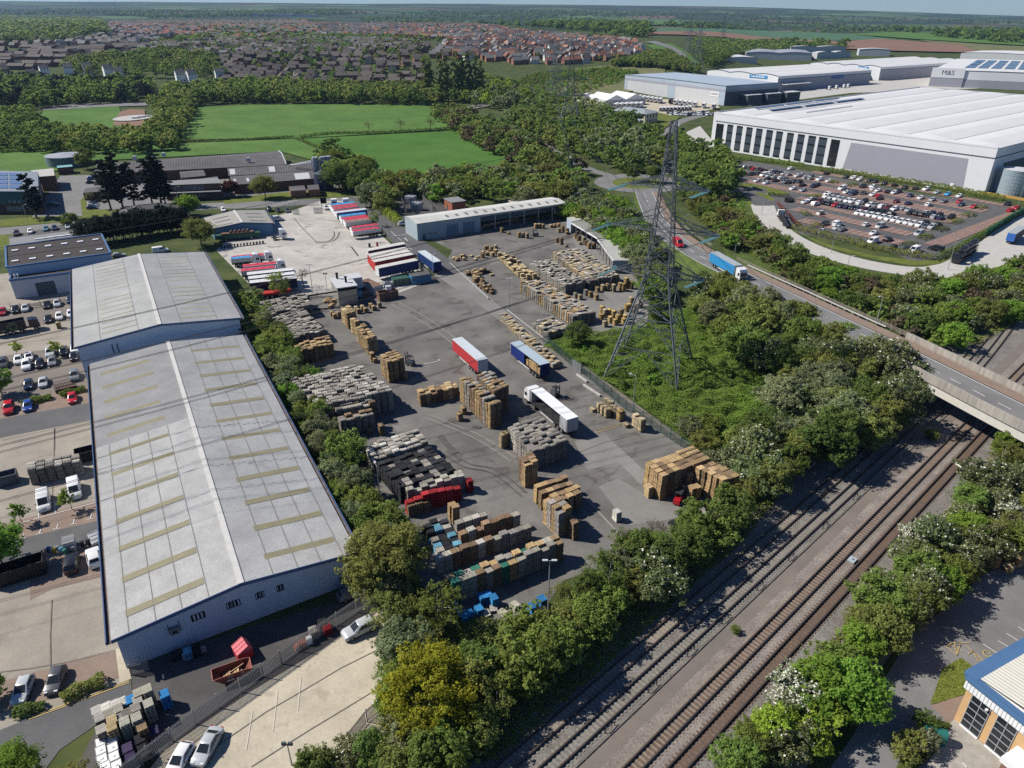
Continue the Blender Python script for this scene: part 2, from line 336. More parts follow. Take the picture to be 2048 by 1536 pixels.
# -- depot
sheet('yard', PP([(500,620),(560,588),(690,578),(780,568),(880,548),(905,500),(862,480),(880,452),(1130,432),(1250,520),(1300,600),(1290,680),(1120,660),(1090,690),(1180,740),(1370,890),(1490,965),(1420,1060),(1130,1160),(1070,1240),(900,1270),(700,1000),(600,800)]), M_yard, 'dark patched tarmac of the pallet yard', 'yard')
sheet('lorry_park', PP([(432,500),(470,470),(560,430),(640,402),(700,402),(745,455),(862,560),(800,585),(700,592),(560,590),(500,570)]), M_lorry, 'pale stained concrete of the lorry park', 'yard')
sheet('road', PP([(690,402),(700,393),(738,400),(795,447),(830,468),(900,520),(930,548),(890,560),(862,540),(800,487),(745,440)]), M_asph, 'depot access road between fence and long shed', 'road')
sheet('pale_strip', PP([(862,545),(930,545),(985,600),(1090,690),(1060,690),(960,610)]), M_yardlt, 'paler worn strip of yard along the barrier', 'yard')
sheet('pale_strip', PP([(1130,440),(1180,470),(1245,525),(1300,600),(1290,676),(1230,690),(1130,600),(1220,600),(1180,560)]), M_yardlt, 'pale worn yard round the yellow timber packs', 'yard')
sheet('patch', [PK('Y1',x,y)for x,y in((240,750),(415,692),(565,825),(480,850),(420,785),(300,825))], M_yard, 'dark square tarmac patch in front of the tall tan stacks', 'yard')
sheet('pale_patch', [PK('Y1',x,y)for x,y in((150,560),(340,520),(600,760),(560,830),(420,690),(230,740))], M_yardlt, 'pale concrete slab patch in the near yard', 'yard')
sheet('pale_patch', [PK('Y1',x,y)for x,y in((300,840),(420,790),(700,960),(980,960),(900,1010),(640,1060),(480,1080))], M_yardlt, 'pale worn concrete by the lone white stack', 'yard')
sheet('dry_verge', PP([(1090,690),(1104,684),(1380,888),(1366,892)]), M_brown, 'bare brown strip along the yard fence', 'verge')
sheet('gravel_yard', PP([(745,408),(800,395),(870,402),(935,420),(860,440),(820,448),(770,425)]), M_yarddk, 'dark gravel round the substation', 'yard')
sheet('pale_yard', PP([(1010,400),(1120,392),(1125,405),(1030,412)]), M_lorry, 'pale yard with two white cabs behind the long shed', 'yard')
LAYER[0]=0;LAYER[1]+=1
# -- estate road and factory frontage
sheet('road', PP([(-160,478),(0,456),(123,445),(237,432),(342,412),(440,405),(640,398),(735,391),(742,400),(640,408),(500,417),(440,417),(342,424),(237,444),(123,458),(0,470),(-160,494)]), M_asph_lt, 'grey estate road in front of the factory', 'road')
sheet('factory_yard', PP([(-160,452),(60,440),(120,352),(170,350),(560,330),(660,320),(690,370),(640,385),(420,396),(300,412),(162,432),(-40,452)]), M_asph_lt, 'grey tarmac forecourt of the brick factory', 'yard')
sheet('lawn', PP([(-160,512),(0,470),(123,459),(215,446),(240,448),(120,470),(0,500)]), M_lawn, 'grass verge along the estate road', 'lawn')
sheet('lawn', [PK('X6',x,y)for x,y in((0,910),(300,880),(760,860),(700,935),(330,965),(0,985))], M_lawn, 'grass strip under the lone dark pine', 'lawn')
sheet('lawn', [PK('X6',x,y)for x,y in((915,690),(960,640),(1010,790),(1300,790),(1900,730),(1900,790),(1500,850),(940,885))], M_lawn, 'grass bed below the row of black pines', 'lawn')
sheet('lawn', PP([(445,400),(560,385),(700,378),(705,392),(520,402),(450,408)]), M_lawn, 'grass bank in front of the brick stores', 'lawn')
sheet('car_park', [PK('X6',x,y)for x,y in((100,1090),(700,970),(1050,960),(1050,1010),(100,1130))], M_asph, 'strip of parking behind the flat roof unit', 'parking')
LAYER[0]=0;LAYER[1]+=1
# -- railway
def strip(name, s0, s1, a, b_, m, label, z=None):return sheet(name, [RW(s0,a),RW(s1,a),RW(s1,b_),RW(s0,b_)], m, label, 'railway bed', z)
strip('railway_bed', -40, 420, 14, 47, M_gravel, 'grey stone railway bed with four tracks')
strip('railway_shoulder', -40, 300, 14, 20.0, M_gravel3, 'pinkish stone shoulder of the railway')
strip('brown_ballast', -40, 300, 22.5, 24.4, M_gravel2, 'rust brown ballast of the nearest track')
strip('pink_ballast', -40, 300, 24.4, 30.6, M_gravel3, 'pale pinkish ballast between the tracks')
strip('brown_ballast', -40, 300, 26.0, 27.6, M_gravel2, 'brown ballast of the third track')
strip('dirt_strip', -40, 300, 29.3, 31.3, M_brown, 'brown dirt strip along the cable run')
strip('pink_ballast', -40, 62, 35.4, 37.4, M_gravel3, 'pinkish ballast at the near end of the far track')
LAYER[0]=0;LAYER[1]+=1
# -- bottom right estate
sheet('car_park', PP([(2200,1060),(1990,1100),(1930,1190),(1830,1260),(1780,1340),(1700,1480),(1600,1620),(2300,1620)]), M_asph_lt, 'grey car park of the buff unit', 'parking')
sheet('lawn', PP([(1862,1408),(1885,1340),(1920,1318),(1950,1340),(1944,1368),(1925,1388)]), M_lawn, 'small lawn by the corner of the buff unit', 'lawn')
sheet('brick_path', PP([(1862,1412),(1925,1386),(1920,1440),(1900,1452),(1880,1428)]), M_pink, 'brick path beside the buff unit', 'path')
sheet('pavement', PP([(1895,1450),(1912,1436),(2010,1530),(2080,1620),(1830,1620),(1840,1560)]), M_slab, 'slab pavement along the glazed front', 'pavement')
sheet('planting_bed', PP([(1790,1540),(1822,1480),(1860,1440),(1900,1452),(1870,1500),(1800,1560)]), M_verge, 'planted bed with shrubs at the car park edge', 'bed')
LAYER[0]=0;LAYER[1]+=1
# -- right hand business park
sheet('verge', PP([(1470,545),(1420,440),(1480,380),(1560,470),(1640,512),(1800,560),(1900,565),(2060,520),(2200,600),(2100,640),(1960,640),(1800,600),(1640,560)]), M_verge, 'rough verge between the concrete road and the railway', 'verge')
sheet('grass_bank', [PK('W3',x,y)for x,y in((300,590),(360,600),(440,720),(560,920),(740,1060),(900,1120),(760,1090),(560,980),(440,820))], M_lawn, 'grass bank beside the concrete road', 'verge')
sheet('car_park', PP([(1440,328),(1500,322),(1600,340),(1700,360),(1850,390),(2020,408),(2100,430),(1990,440),(1880,520),(1840,530),(1760,494),(1600,468),(1586,452),(1540,412),(1480,362),(1440,356)]), M_asph, 'large dark car park in front of the white warehouse', 'parking')
sheet('concrete_road', ribbon(smooth_path(PP([(1525,410),(1532,428),(1552,455),(1588,480),(1640,503),(1700,521),(1760,534),(1830,543),(1890,541),(1950,526),(1990,505)]),8),9.5), M_pale, 'pale concrete service road curving round the car park', 'road')
sheet('concrete_yard', PP([(1840,535),(1880,528),(1940,500),(1985,465),(2048,425),(2200,380),(2260,470),(2048,515),(1990,536),(1930,552),(1870,557),(1840,551)]), M_pale, 'pale concrete lorry yard beside the green fence', 'yard')
sheet('road', [PK('W3',x,y)for x,y in((40,470),(150,480),(280,465),(600,500),(620,520),(430,545),(530,590),(660,715),(440,712),(360,610),(250,545),(40,530))], M_asph, 'dark access road into the car park', 'road')
sheet('grass_bank', [PK('W4',x,y)for x,y in((-600,800),(-300,920),(0,1000),(300,1070),(800,1130),(1160,1110),(1040,1170),(700,1180),(300,1110),(0,1040),(-300,960))], M_lawn, 'curved green verge below the car park hedge', 'verge')
sheet('grass_bank', [PK('W3',x,y)for x,y in((285,430),(420,430),(700,490),(900,560),(600,560),(600,500),(280,465))], M_lawn, 'grass island at the car park entrance', 'verge')
sheet('grass_bank', [PK('W3',x,y)for x,y in((430,540),(600,560),(700,640),(660,655),(530,590))], M_lawn, 'grass wedge beside the access road', 'verge')
sheet('warehouse_yard', PP([(1360,270),(1400,252),(1440,300),(1440,325),(1425,320),(1390,295)]), M_pale, 'pale concrete apron at the end of the white warehouse', 'yard')
sheet('gravel_yard', PP([(1120,212),(1200,180),(1300,180),(1420,196),(1440,216),(1320,236),(1200,226)]), M_cream, 'pale trailer yard behind the cream office block', 'yard')
sheet('estate_yard', PP([(1430,210),(1560,170),(1700,165),(1900,150),(2100,150),(2100,172),(1700,186),(1500,212)]), M_pale, 'pale road and yards between the far warehouses', 'yard')
RB=P((1277,366));RB.z=0
def ring(c, r, n=48):return[Vector((c.x+r*math.cos(2*math.pi*k/n),c.y+r*math.sin(2*math.pi*k/n),0))for k in range(n)]
def road(name, qs, w, m, label, k=8, edge=True):
 pts=smooth_path(PP(qs), k);sheet(name, ribbon(pts,w), m, label, 'road');return pts
road('road', [(1277,366),(1320,345),(1337,315),(1338,285),(1336,262),(1356,245),(1400,232),(1440,226)], 9, M_asph_lt, 'grey road running from the roundabout to the warehouses')
road('road', [(1277,366),(1215,350),(1170,335),(1130,312),(1080,286),(1030,270)], 6, M_asph_lt, 'narrow lane between the hedges and the roundabout')
road('road', [(1277,366),(1330,372),(1390,374),(1450,378)], 8, M_asph_lt, 'short road from roundabout to car park entrance')
sheet('roundabout', ring(RB,21), M_asph_lt, 'grey roundabout with a green island', 'road')
sheet('roundabout_island', ring(RB,12.5), M_lawn, 'round grass island of the roundabout', 'lawn')
drape('road', [(918,222),(945,212),(985,207),(984,214),(955,219)], M_asph_lt, 'bend of a grey lane seen between the hedgerow trees', lift=.4)
# -- bridge road on its bank
BR=[((1288,384),.3), ((1298,410),.6), ((1312,440),1.2), ((1340,472),2.0), ((1400,512),3.2), ((1480,552),4.4), ((1560,590),5.4), ((1640,629),6.3), ((1720,667),6.8), ((1800,706),7.0), ((1900,757),7.0), ((2048,832),7.0), ((2200,905),7.0)]
BP=smooth_path([P(q,z)for q,z in BR], 6)
def rail_path(off, dz=0):
 out=[]
 for i, p in enumerate(BP):
  d=BP[min(i+1,len(BP)-1)]-BP[max(i-1,0)];d.z=0;d.normalize();out.append(p+Vector((-d.y,d.x,0))*off+Vector((0,0,dz)))
 return out
def strip3(name, a, b_, dz, m, label, i0=0, i1=None, cat='road'):
 A_, B_=rail_path(a, dz)[i0:i1], rail_path(b_, dz)[i0:i1];mb=MB()
 for i in range(len(A_)-1):mb.face([B_[i],B_[i+1],A_[i+1],A_[i]])
 return tag(mb.build(name,m), label, cat, kind='structure')
strip3('bridge_road', -4.1, 4.1, .02, M_asph_lt, 'grey road climbing from the roundabout over the railway')
strip3('pavement', 4.1, 7.2, .12, M_pink, 'brown footway beside the bridge road')
iB=next(i for i, p in enumerate(BP)if p.z>6.9)+5
mb=MB()
for sgn, o0 in((1,7.2), (-1,4.1)):
 a=rail_path(sgn*o0, .0)[:iB];b_=[]
 for p, q in zip(a, rail_path(sgn*o0+sgn)[:iB]):
  d=(q-p);d.z=0;c=p+d.normalized()*(p.z*1.5+.6);c.z=0;b_.append(c)
 for i in range(len(a)-1):mb.face([a[i],a[i+1],b_[i+1],b_[i]]if sgn<0 else[b_[i],b_[i+1],a[i+1],a[i]])
tag(mb.build('road_bank',M_verge), 'green banks carrying the bridge road', 'bank', kind='structure')
mb=MB()
for off, dash in((3.75,0), (-3.75,0), (0,1)):
 a=rail_path(off-.08, .045);b_=rail_path(off+.08, .045)
 for i in range(len(a)-1):
  if dash and i%2:continue
  mb.face([a[i],a[i+1],b_[i+1],b_[i]])
tag(mb.build('road_marking',M_white), 'white edge and centre lines of the bridge road', 'marking', kind='structure')
# -- painted marks
mb=MB()
for x in(155, 287, 420, 548, 680):
 a=PK('Y2', x-10, 1074-(x-155)*.29);d=(PK('Y2',x+12,1070-(x-155)*.29)-a).normalized()
 line([a,a+d*.9], .12, 0, mb);line([a+d*.45,a+d*.45+Vector((-d.y,d.x,0))*1.2], .12, 0, mb)
for u in((300,905), (425,870)):line([PK('Y2',*u),PK('Y2',u[0]-4,u[1]-90)], .12, 0, mb)
line([PK('Y2',60,975),PK('Y2',770,782)], .12, 0, mb)
mb.build('bay_marking', M_white, loc=(0,0,.115))['kind']='structure'
mb=MB()
for dx in(0, 14):line([PK('Y3',230,1140+dx),PK('Y3',600,1005+dx),PK('Y3',1030,845+dx)], .13, 0, mb)
mb.build('double_yellow_line', M_yel, loc=(0,0,.115))['kind']='structure'
mb=MB()
for a, b_ in(((360,1100),(315,1370)), ((530,970),(498,1240)), ((690,870),(668,1100))):line([PK('Y4',*a),PK('Y4',*b_)], .13, 0, mb)
mb.build('bay_marking', mat('faint_paint',(.53,.49,.40)), loc=(0,0,.115))['kind']='structure'
mb=MB()
for pts in(((1530,1255),(1545,1258),(1640,1235)), ((1640,1235),(1625,1225))):line([PK('Z5',*p)for p in pts], .14, 0, mb)
line([PK('W8',1050,540),PK('W8',1100,585)], .16, 0, mb);line([PK('W8',1165,640),PK('W8',1240,705)], .16, 0, mb);line([PK('W8',1270,735),PK('W8',1330,782)], .16, 0, mb);line([PK('W8',1350,800),PK('W8',1410,850)], .16, 0, mb);line([PK('W8',1435,872),PK('W8',1490,922)], .16, 0, mb)
line([PK('W8',1375,738),PK('W8',1425,785)], .25, 0, mb);line([PK('W8',1372,755),PK('W8',1378,737),PK('W8',1402,742)], .25, 0, mb)
line([PK('W8',1175,715),PK('W8',1400,688)], .25, 0, mb)
mb.build('road_marking', M_white, loc=(0,0,.115))['kind']='structure'
mb=MB()
for a, b_ in(((275,500),(455,450)), ((285,510),(470,455)), ((275,500),(285,510))):line([PK('Y1',*a),PK('Y1',*b_)], .12, 0, mb)
mb.build('bay_marking', M_yel, loc=(0,0,.115))['kind']='structure'
mb=MB()
quad=[((60,235),(130,195)), ((130,195),(320,200)), ((60,235),(180,330)), ((180,330),(150,200)), ((95,215),(240,290)), ((215,205),(180,330)), ((280,230),(490,410)), ((490,410),(400,385)), ((400,385),(350,280)), ((300,320),(350,280)), ((430,350),(350,290)), ((460,210),(620,315)), ((620,175),(730,240)), ((710,95),(860,190)), ((840,25),(900,70))]
for i, (a, b_)in enumerate(quad):line([PK('V3',*a),PK('V3',*b_)], .1, 1 if i<11 else 0, mb)
line([PK('V3',*p)for p in((535,315),(520,290),(480,278),(458,290),(470,325),(500,345),(530,352),(545,330))], .12, 1, mb)
line([PK('V3',235,1485),PK('V3',285,1536)], .12, 0, mb)
mb.build('bay_marking', [M_white,M_yel], loc=(0,0,.115))['kind']='structure'
for o in list(COL.objects):
 if o.get('kind')=='structure' and 'label' not in o:tag(o, {'bay_marking':'painted bay lines on the ground','double_yellow_line':'double yellow lines along the lane kerb','road_marking':'white road arrows and dashes'}[o.name.split('.')[0]]+' '+{'bay_marking':'of the vans','bay_marking.001':'of the cream apron','bay_marking.002':'in yellow in the pallet yard','bay_marking.003':'at the buff unit','road_marking.001':'by the long shed','double_yellow_line':'at lower left'}.get(o.name,'in the yard'), 'marking')
CW0=PK('Z3', 210, 865);CEX=(PK('Z3',1815,1135)-CW0).normalized();CNY=Vector((CEX.y,-CEX.x,0));mb=MB();LAYER[0]=26
def CB(al, dep):return CW0+CEX*al+CNY*dep
for i, (d0, d1, a0, a1)in enumerate(((13.3,18.5,78,172),(28.3,37.6,48,166),(43,52.6,46,166),(57.5,65,62,166),(69.8,75,106,166),(77,82.3,108,166),(87.5,95,116,164),(101.5,108.5,128,168))):
 sheet('parking_bays', [CB(a0,d0),CB(a1,d0),CB(a1,d1),CB(a0,d1)], M_pave, 'red brick parking bays, %s strip out from the white warehouse'%nth(i+1), 'parking')
 for k in range(int((a1-a0)/2.5)+1):line([CB(a0+k*2.5,d0),CB(a0+k*2.5,d1)], .12, 0, mb)
sheet('parking_bays', [CB(172.5,20),CB(178,20),CB(178,100),CB(172.5,100)], M_pave, 'red brick parking strip at the right edge of the car park', 'parking')
for k in range(32):line([CB(172.5,20+k*2.5),CB(178,20+k*2.5)], .12, 0, mb)
tag(mb.build('bay_marking',M_white,loc=(0,0,.175)), 'white bay lines of the big car park', 'marking', kind='structure')
M_crack=mat('dark_joint', (.185,.165,.135), coords='pos', var=.3, vscale=1)
M_track=mat('tyre_mark', (.085,.08,.074), coords='pos', var=.3, vscale=.5);M_scuff=mat('pale_scuff', (.21,.20,.18), coords='pos', var=.2, vscale=.4)
mb=MB()
for v, pts in(('Y4',((190,1290),(450,1110),(700,965),(960,810),(1200,690))), ('Y4',((350,1485),(560,1350),(760,1225),(1000,1080),(1180,970))), ('Y4',((120,1340),(190,1290))), ('Y3',((412,200),(400,470),(402,760))), ('Y3',((250,745),(560,690),(918,598))), ('Y3',((0,775),(250,745))), ('Y2',((420,220),(412,480),(400,760))), ('Y2',((20,310),(380,230),(720,155))), ('Y8',((0,585),(230,560),(450,520))), ('Y8',((335,1095),(335,1230))), ('Y1',((560,510),(330,570),(150,640))), ('Y1',((140,640),(420,930),(560,1060)))):line([PK(v,*p)for p in pts], .1, 0, mb)
tag(mb.build('slab_joint',M_crack,loc=(0,0,.128)), 'dark joints and cracks between the concrete slabs', 'joint', kind='structure')
mb=MB()
for v, pts, w_, m_ in(('Z8',((860,530),(900,580),(960,635)),1.2,0), ('Z8',((1060,470),(1110,480)),.9,0), ('Z8',((760,420),(900,470),(1100,560),(1300,690)),.35,1), ('Z8',((790,400),(940,460),(1130,540),(1330,670)),.35,1), ('Z8',((880,640),(1010,720),(1180,760),(1360,900)),.3,0), ('Z8',((900,620),(1040,700),(1210,740),(1390,880)),.3,0), ('W8',((0,800),(200,790),(290,720),(290,640)),.3,0), ('W8',((40,820),(260,790),(350,720),(370,650)),.3,0), ('W8',((560,880),(620,960),(660,1010)),.6,0), ('Z5',((640,260),(700,330),(800,430)),.3,0), ('Z5',((1300,850),(1500,960),(1700,1100),(1850,1250)),.35,1), ('Z5',((1340,830),(1540,940),(1740,1080),(1880,1220)),.35,1), ('Y1',((150,850),(300,1000),(420,1130)),.4,1)):
 pts=smooth_path([PK(v,*p)for p in pts], 5);q=ribbon(pts, w_);n_=len(pts)
 for i in range(n_-1):mb.face([q[i],q[i+1],q[2*n_-2-i],q[2*n_-1-i]], m_)
o=mb.build('tyre_marks', [M_track,M_scuff], loc=(0,0,.124));tag(o, 'dark and pale tyre tracks curving over the yards', 'marking', kind='structure')
# ------------------------------------------------------------------ buildings
M_sheet=mat('fibre_roof', (.61,.60,.56), coords='pos', rgb2=(.53,.52,.485), vscale=.14, var=.09, grain=.12, gscale=3, tint=True, rough=.85, stain=((.40,.38,.33),.35,.62,.35))
M_sheet2=mat('grey_fibre_roof', (.45,.45,.43), coords='pos', rgb2=(.38,.385,.375), vscale=.1, var=.1, grain=.1, gscale=2.5, tint=True, rough=.8)
M_joint=mat('roof_joint', (.17,.165,.15), rough=.9)
M_ridge=mat('ridge_flashing', (.5,.49,.46), coords='pos', var=.1, vscale=.8)
M_rlight=mat('dull_rooflight', (.215,.19,.105), coords='pos', var=.12, vscale=.6, rough=.6, tint=True)
M_rlight2=mat('pale_rooflight', (.34,.33,.22), coords='pos', var=.12, vscale=.6, rough=.6)
M_bluew=mat('pale_blue_cladding', (.40,.48,.58), coords='pos', var=.06, vscale=.3, grain=.05, gscale=3, rough=.6)
M_bluet=mat('navy_trim', (.05,.09,.19), rough=.55)
M_bluet2=mat('blue_trim', (.07,.145,.27), coords='pos', var=.1, vscale=.5, rough=.55)
M_gutter=mat('gutter_debris', (.20,.13,.095), coords='pos', rgb2=(.1,.09,.08), vscale=.6, var=.25)
M_glass=mat('dark_glass', (.018,.022,.026), rough=.12, spec=.5)
M_dark=mat('black_void', (.012,.012,.013), rough=.95, spec=.05)
M_frame=mat('grey_frame', (.33,.34,.36), rough=.5)
M_bitumen=mat('brown_bitumen_roof', (.042,.034,.03), coords='pos', var=.15, vscale=.3, grain=.12, gscale=4)
M_greyroof=mat('grey_flat_roof', (.2,.205,.205), coords='pos', var=.12, vscale=.25)
M_whitewall=mat('pale_render', (.46,.48,.52), coords='pos', var=.08, vscale=.3)
M_brick=mat('red_brick', (.21,.105,.07), coords='pos', var=.12, vscale=.5, grain=.16, gscale=5)
M_dkbrick=mat('dark_brick', (.11,.065,.05), coords='pos', var=.12, vscale=.5, grain=.16, gscale=5)
M_asb=mat('old_asbestos_roof', (.115,.108,.105), coords='pos', rgb2=(.085,.08,.08), vscale=.12, var=.16, grain=.15, gscale=1.5, tint=True)
M_white=MATS['road_paint']
M_wsheet=mat('white_roof', (.60,.60,.585), coords='pos', var=.04, vscale=.05, rough=.6, tint=True)
M_wwall=mat('white_panel', (.66,.665,.67), coords='pos', var=.03, vscale=.1, rough=.55, tint=True)
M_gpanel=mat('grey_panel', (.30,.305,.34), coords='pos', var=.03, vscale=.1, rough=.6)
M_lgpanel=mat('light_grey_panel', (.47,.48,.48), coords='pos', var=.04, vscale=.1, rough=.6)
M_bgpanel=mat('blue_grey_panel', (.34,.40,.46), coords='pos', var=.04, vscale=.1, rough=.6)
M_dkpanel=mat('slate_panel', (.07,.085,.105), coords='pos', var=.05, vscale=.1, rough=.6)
M_solar=mat('solar_panel', (.02,.035,.09), rough=.15, spec=.6)
M_steelb=mat('steel', (.30,.31,.31), coords='obj', var=.12, vscale=1.5, rough=.5, metal=.5)
M_galv=mat('galvanised_steel', (.36,.37,.38), coords='obj', var=.1, vscale=2, rough=.5, metal=.35)
M_teal=mat('teal_cladding', (.03,.10,.115), rough=.6, coords='pos', var=.06)
M_cgreen=mat('dark_green_paint', (.03,.09,.06), rough=.6, coords='obj', var=.15)
M_cblue=mat('weathered_blue_paint', (.05,.19,.32), rough=.6, coords='obj', var=.2, vscale=1)
M_rust=mat('rusty_steel', (.13,.07,.045), rough=.85, coords='obj', rgb2=(.2,.13,.09), vscale=.8, var=.25)
M_buff=mat('buff_brick', (.55,.35,.17), coords='pos', var=.06, vscale=1, grain=.08, gscale=8)
M_cream=MATS['cream_concrete']
M_black=mat('black_paint', (.015,.015,.017), rough=.5)
M_whitep=mat('white_paint', (.72,.72,.71), coords='obj', var=.05, rough=.45)
def lerp(a, b, t):return Vector(a)+(Vector(b)-Vector(a))*t
def z_(p, z):return Vector((p[0],p[1],z))
def corrugate(b, e0, e1, r0, r1, pitch, depth, mi, tint=lambda s:(1,1,1)):
 L_=(Vector(e1)-Vector(e0)).length;n=max(2, int(L_/pitch))*2
 N_=(Vector(e1)-Vector(e0)).cross(Vector(r0)-Vector(e0)).normalized()
 if N_.z<0:N_=-N_
 pr=[0, 0, depth, depth]
 for i in range(n):
  a, c=i/n, (i+1)/n;ha, hc=N_*(depth if i%2 else 0), N_*(depth if(i+1)%2 else 0)
  b.face([lerp(e0,e1,a)+ha,lerp(e0,e1,c)+hc,lerp(r0,r1,c)+hc,lerp(r0,r1,a)+ha], mi, tint((a+c)/2))
def on_slope(e0, e1, r0, r1, s, u):return lerp(lerp(e0,e1,s), lerp(r0,r1,s), u)
def patch(name, e0, e1, r0, r1, s0, s1, u0, u1, m, parent, lift=.09, th=.05):
 """a flat piece (rooflight, panel) lying on a slope"""
 N_=(Vector(e1)-Vector(e0)).cross(Vector(r0)-Vector(e0)).normalized()
 if N_.z<0:N_=-N_
 q=[on_slope(e0,e1,r0,r1,s,u)+N_*lift for s, u in((s0,u0),(s1,u0),(s1,u1),(s0,u1))]
 b=MB();b.face(q, 0);qq=[p-N_*th for p in q]
 for i in range(4):b.face([qq[i],qq[(i+1)%4],q[(i+1)%4],q[i]], 0)
 return b.build(name, m, parent)
def origin_of(ps):
 c=sum((Vector(p)for p in ps), Vector())/len(ps);return Vector((c.x,c.y,0))
def rebase(root):
 """put a thing's empty at its base without moving its parts"""
 pts=[v.co for ch in root.children if ch.type=='MESH' for v in ch.data.vertices[:60]]
 if not pts:return
 c=sum(pts, Vector())/len(pts);c.z=0;root.location=c
 for ch in root.children:ch.location-=c
def thing(name, label, cat, group=None):return empty(name, (0,0,0), 0, label, cat, group)
def gable(name, label, A, B, C, D, eave, ridge, m_roof, m_wall, m_trim, cat='shed', over=.5, pitch=.3, depth=.05, tintL=None, tintR=None, gutter=True):
 """gabled shed; A,B near eave corners (left, right), C,D far ones (right, left), all of the ROOF edge"""
 t=thing(name, label, cat);A, B, C, D=[z_(p,eave)for p in(A,B,C,D)]
 rn, rf=z_((A+B)/2, ridge), z_((D+C)/2, ridge)
 b=MB();one=lambda s:(1, 1, 1)
 corrugate(b, A, D, rn, rf, pitch, depth, 0, tintL or one);corrugate(b, B, C, rn, rf, pitch, depth, 0, tintR or one)
 roof=b.build('roof', m_roof, t)
 ax=(D-A).normalized();cr=(B-A).normalized()
 a, bb, c, d=A+ax*over+cr*over, B+ax*over-cr*over, C-ax*over-cr*over, D-ax*over+cr*over
 b=MB()
 for p, q in((a,d), (bb,c)):b.face([z_(p,0),z_(q,0),z_(q,eave),z_(p,eave)])
 for p, q in((a,bb), (d,c)):m_=(p+q)/2;b.face([z_(p,0),z_(q,0),z_(q,eave),z_(m_,ridge-.12),z_(p,eave)])
 b.build('wall', m_wall, t)
 for e_ in((A,rn,B), (D,rf,C)):
  b=MB();[b.beam(p+Vector((0,0,-.12)),q+Vector((0,0,-.12)),.12,.5)for p, q in zip(e_,e_[1:])];b.build('barge_board', m_trim, t)
 rc=MB();rc.beam(rn+Vector((0,0,.1)), rf+Vector((0,0,.1)), .75, .12);rc.build('ridge_cap', M_ridge, roof)
 if gutter:
  for p, q, s in((A,D,-1), (B,C,1)):
   g=MB();g.beam(p+cr*s*.55+Vector((0,0,-.15)), q+cr*s*.55+Vector((0,0,-.15)), .14, .5, 0);g.beam(p+cr*s*.2+Vector((0,0,-.3)), q+cr*s*.2+Vector((0,0,-.3)), .6, .1, 1)
   g.build('gutter', [m_trim,M_gutter], t)
 return t, roof, (A, D, rn, rf), (B, C, rn, rf), (a, bb, c, d)
def window(parent, o, ex, ez, m=None, frame=M_frame, nx=2, nz=2, proud=.03):
 """a window flush on a wall: glass pane with its frame as a sub-part; o corner, ex along, ez up"""
 o, ex, ez=Vector(o), Vector(ex), Vector(ez);n=ex.cross(ez).normalized()
 b=MB();b.face([o+n*proud,o+ex+n*proud,o+ex+ez+n*proud,o+ez+n*proud]);w=b.build('window', m or M_glass, parent)
 f=MB();t=min(.07, ex.length*.08)
 for i in range(nx+1):f.beam(o+ex*(i/nx)+n*(proud+.02), o+ex*(i/nx)+ez+n*(proud+.02), t)
 for i in range(nz+1):f.beam(o+ez*(i/nz)+n*(proud+.02), o+ex+ez*(i/nz)+n*(proud+.02), t)
 f.build('frame', frame, w);return w
def wallpatch(name, parent, A, B, s0, s1, z0, z1, m, proud=.04, th=None):
 """flat piece on the wall A-B (outside to the right of A->B when seen from above with normal ex x up)"""
 ex=(z_(B,0)-z_(A,0));n=ex.cross(Vector((0,0,1))).normalized();b=MB()
 p=z_(A, z0)+ex*s0;b.obox(p, ex*(s1-s0), n*proud, (0,0,z1-z0));return b.build(name, m, parent)
def text(name, s, size, m, parent, o, ex, up, ext=.03):
 c=bpy.data.curves.new(name, 'FONT');c.body=s;c.size=size;c.extrude=ext;c.align_x='CENTER';c.align_y='CENTER'
 ob=bpy.data.objects.new(name, c);me=bpy.data.meshes.new_from_object(ob);bpy.data.objects.remove(ob);me.materials.clear();me.materials.append(m)
 ex=Vector(ex).normalized();up=Vector(up).normalized();mt=Matrix((ex,up,ex.cross(up))).transposed().to_4x4();me.transform(Matrix.Translation(Vector(o))@mt)
 return link(name, me, parent)
# -- the two grey sheds
h=5.5
oldL=lambda s:(1, 1, 1)if s<.56 else(.74, .74, .75)
s1, roof1, SL1, SR1, W1_=gable('warehouse_shed', 'long pale grey ribbed roof shed with dull yellow rooflights nearest the railings', P((222,1283),h), P((715,1105),h), P((486,670),h), P((179.6,728),h), h, 7.2, M_sheet, M_bluew, M_bluet, pitch=.3, depth=.10, tintL=oldL, tintR=lambda s:(1,1,1)if s<.7 else(.93,.93,.93))
for i in range(12):
 s=.035+i*.0795
 patch('rooflight', *SL1, s, s+.0145, .12, .73, M_rlight, roof1);patch('rooflight', *SR1, s+.005, s+.0195, .14, .76, M_rlight, roof1)
jb=MB()
for S in(SL1, SR1):
 for u in(.13, .33, .53, .74):
  s0, s1_=(0, .56)if S is SL1 else(0, 1)
  p, q=on_slope(*S, s0, u), on_slope(*S, s1_, u);jb.beam(p+Vector((0,0,.085)), q+Vector((0,0,.085)), .09, .02)
jb.build('sheet_joint', M_joint, roof1)
a, bb=W1_[0], W1_[1];gx=(bb-a);gl=gx.length;gxn=gx.normalized();gn=gxn.cross(Vector((0,0,1)))
def on_gable(q):
 """where the sight line of q meets the near gable wall: (along, height)"""
 d=ray(q);o=Vector((0,0,H0));t=(a-o).dot(gn)/d.dot(gn);p=o+d*t;return(p-a).dot(gxn), p.z
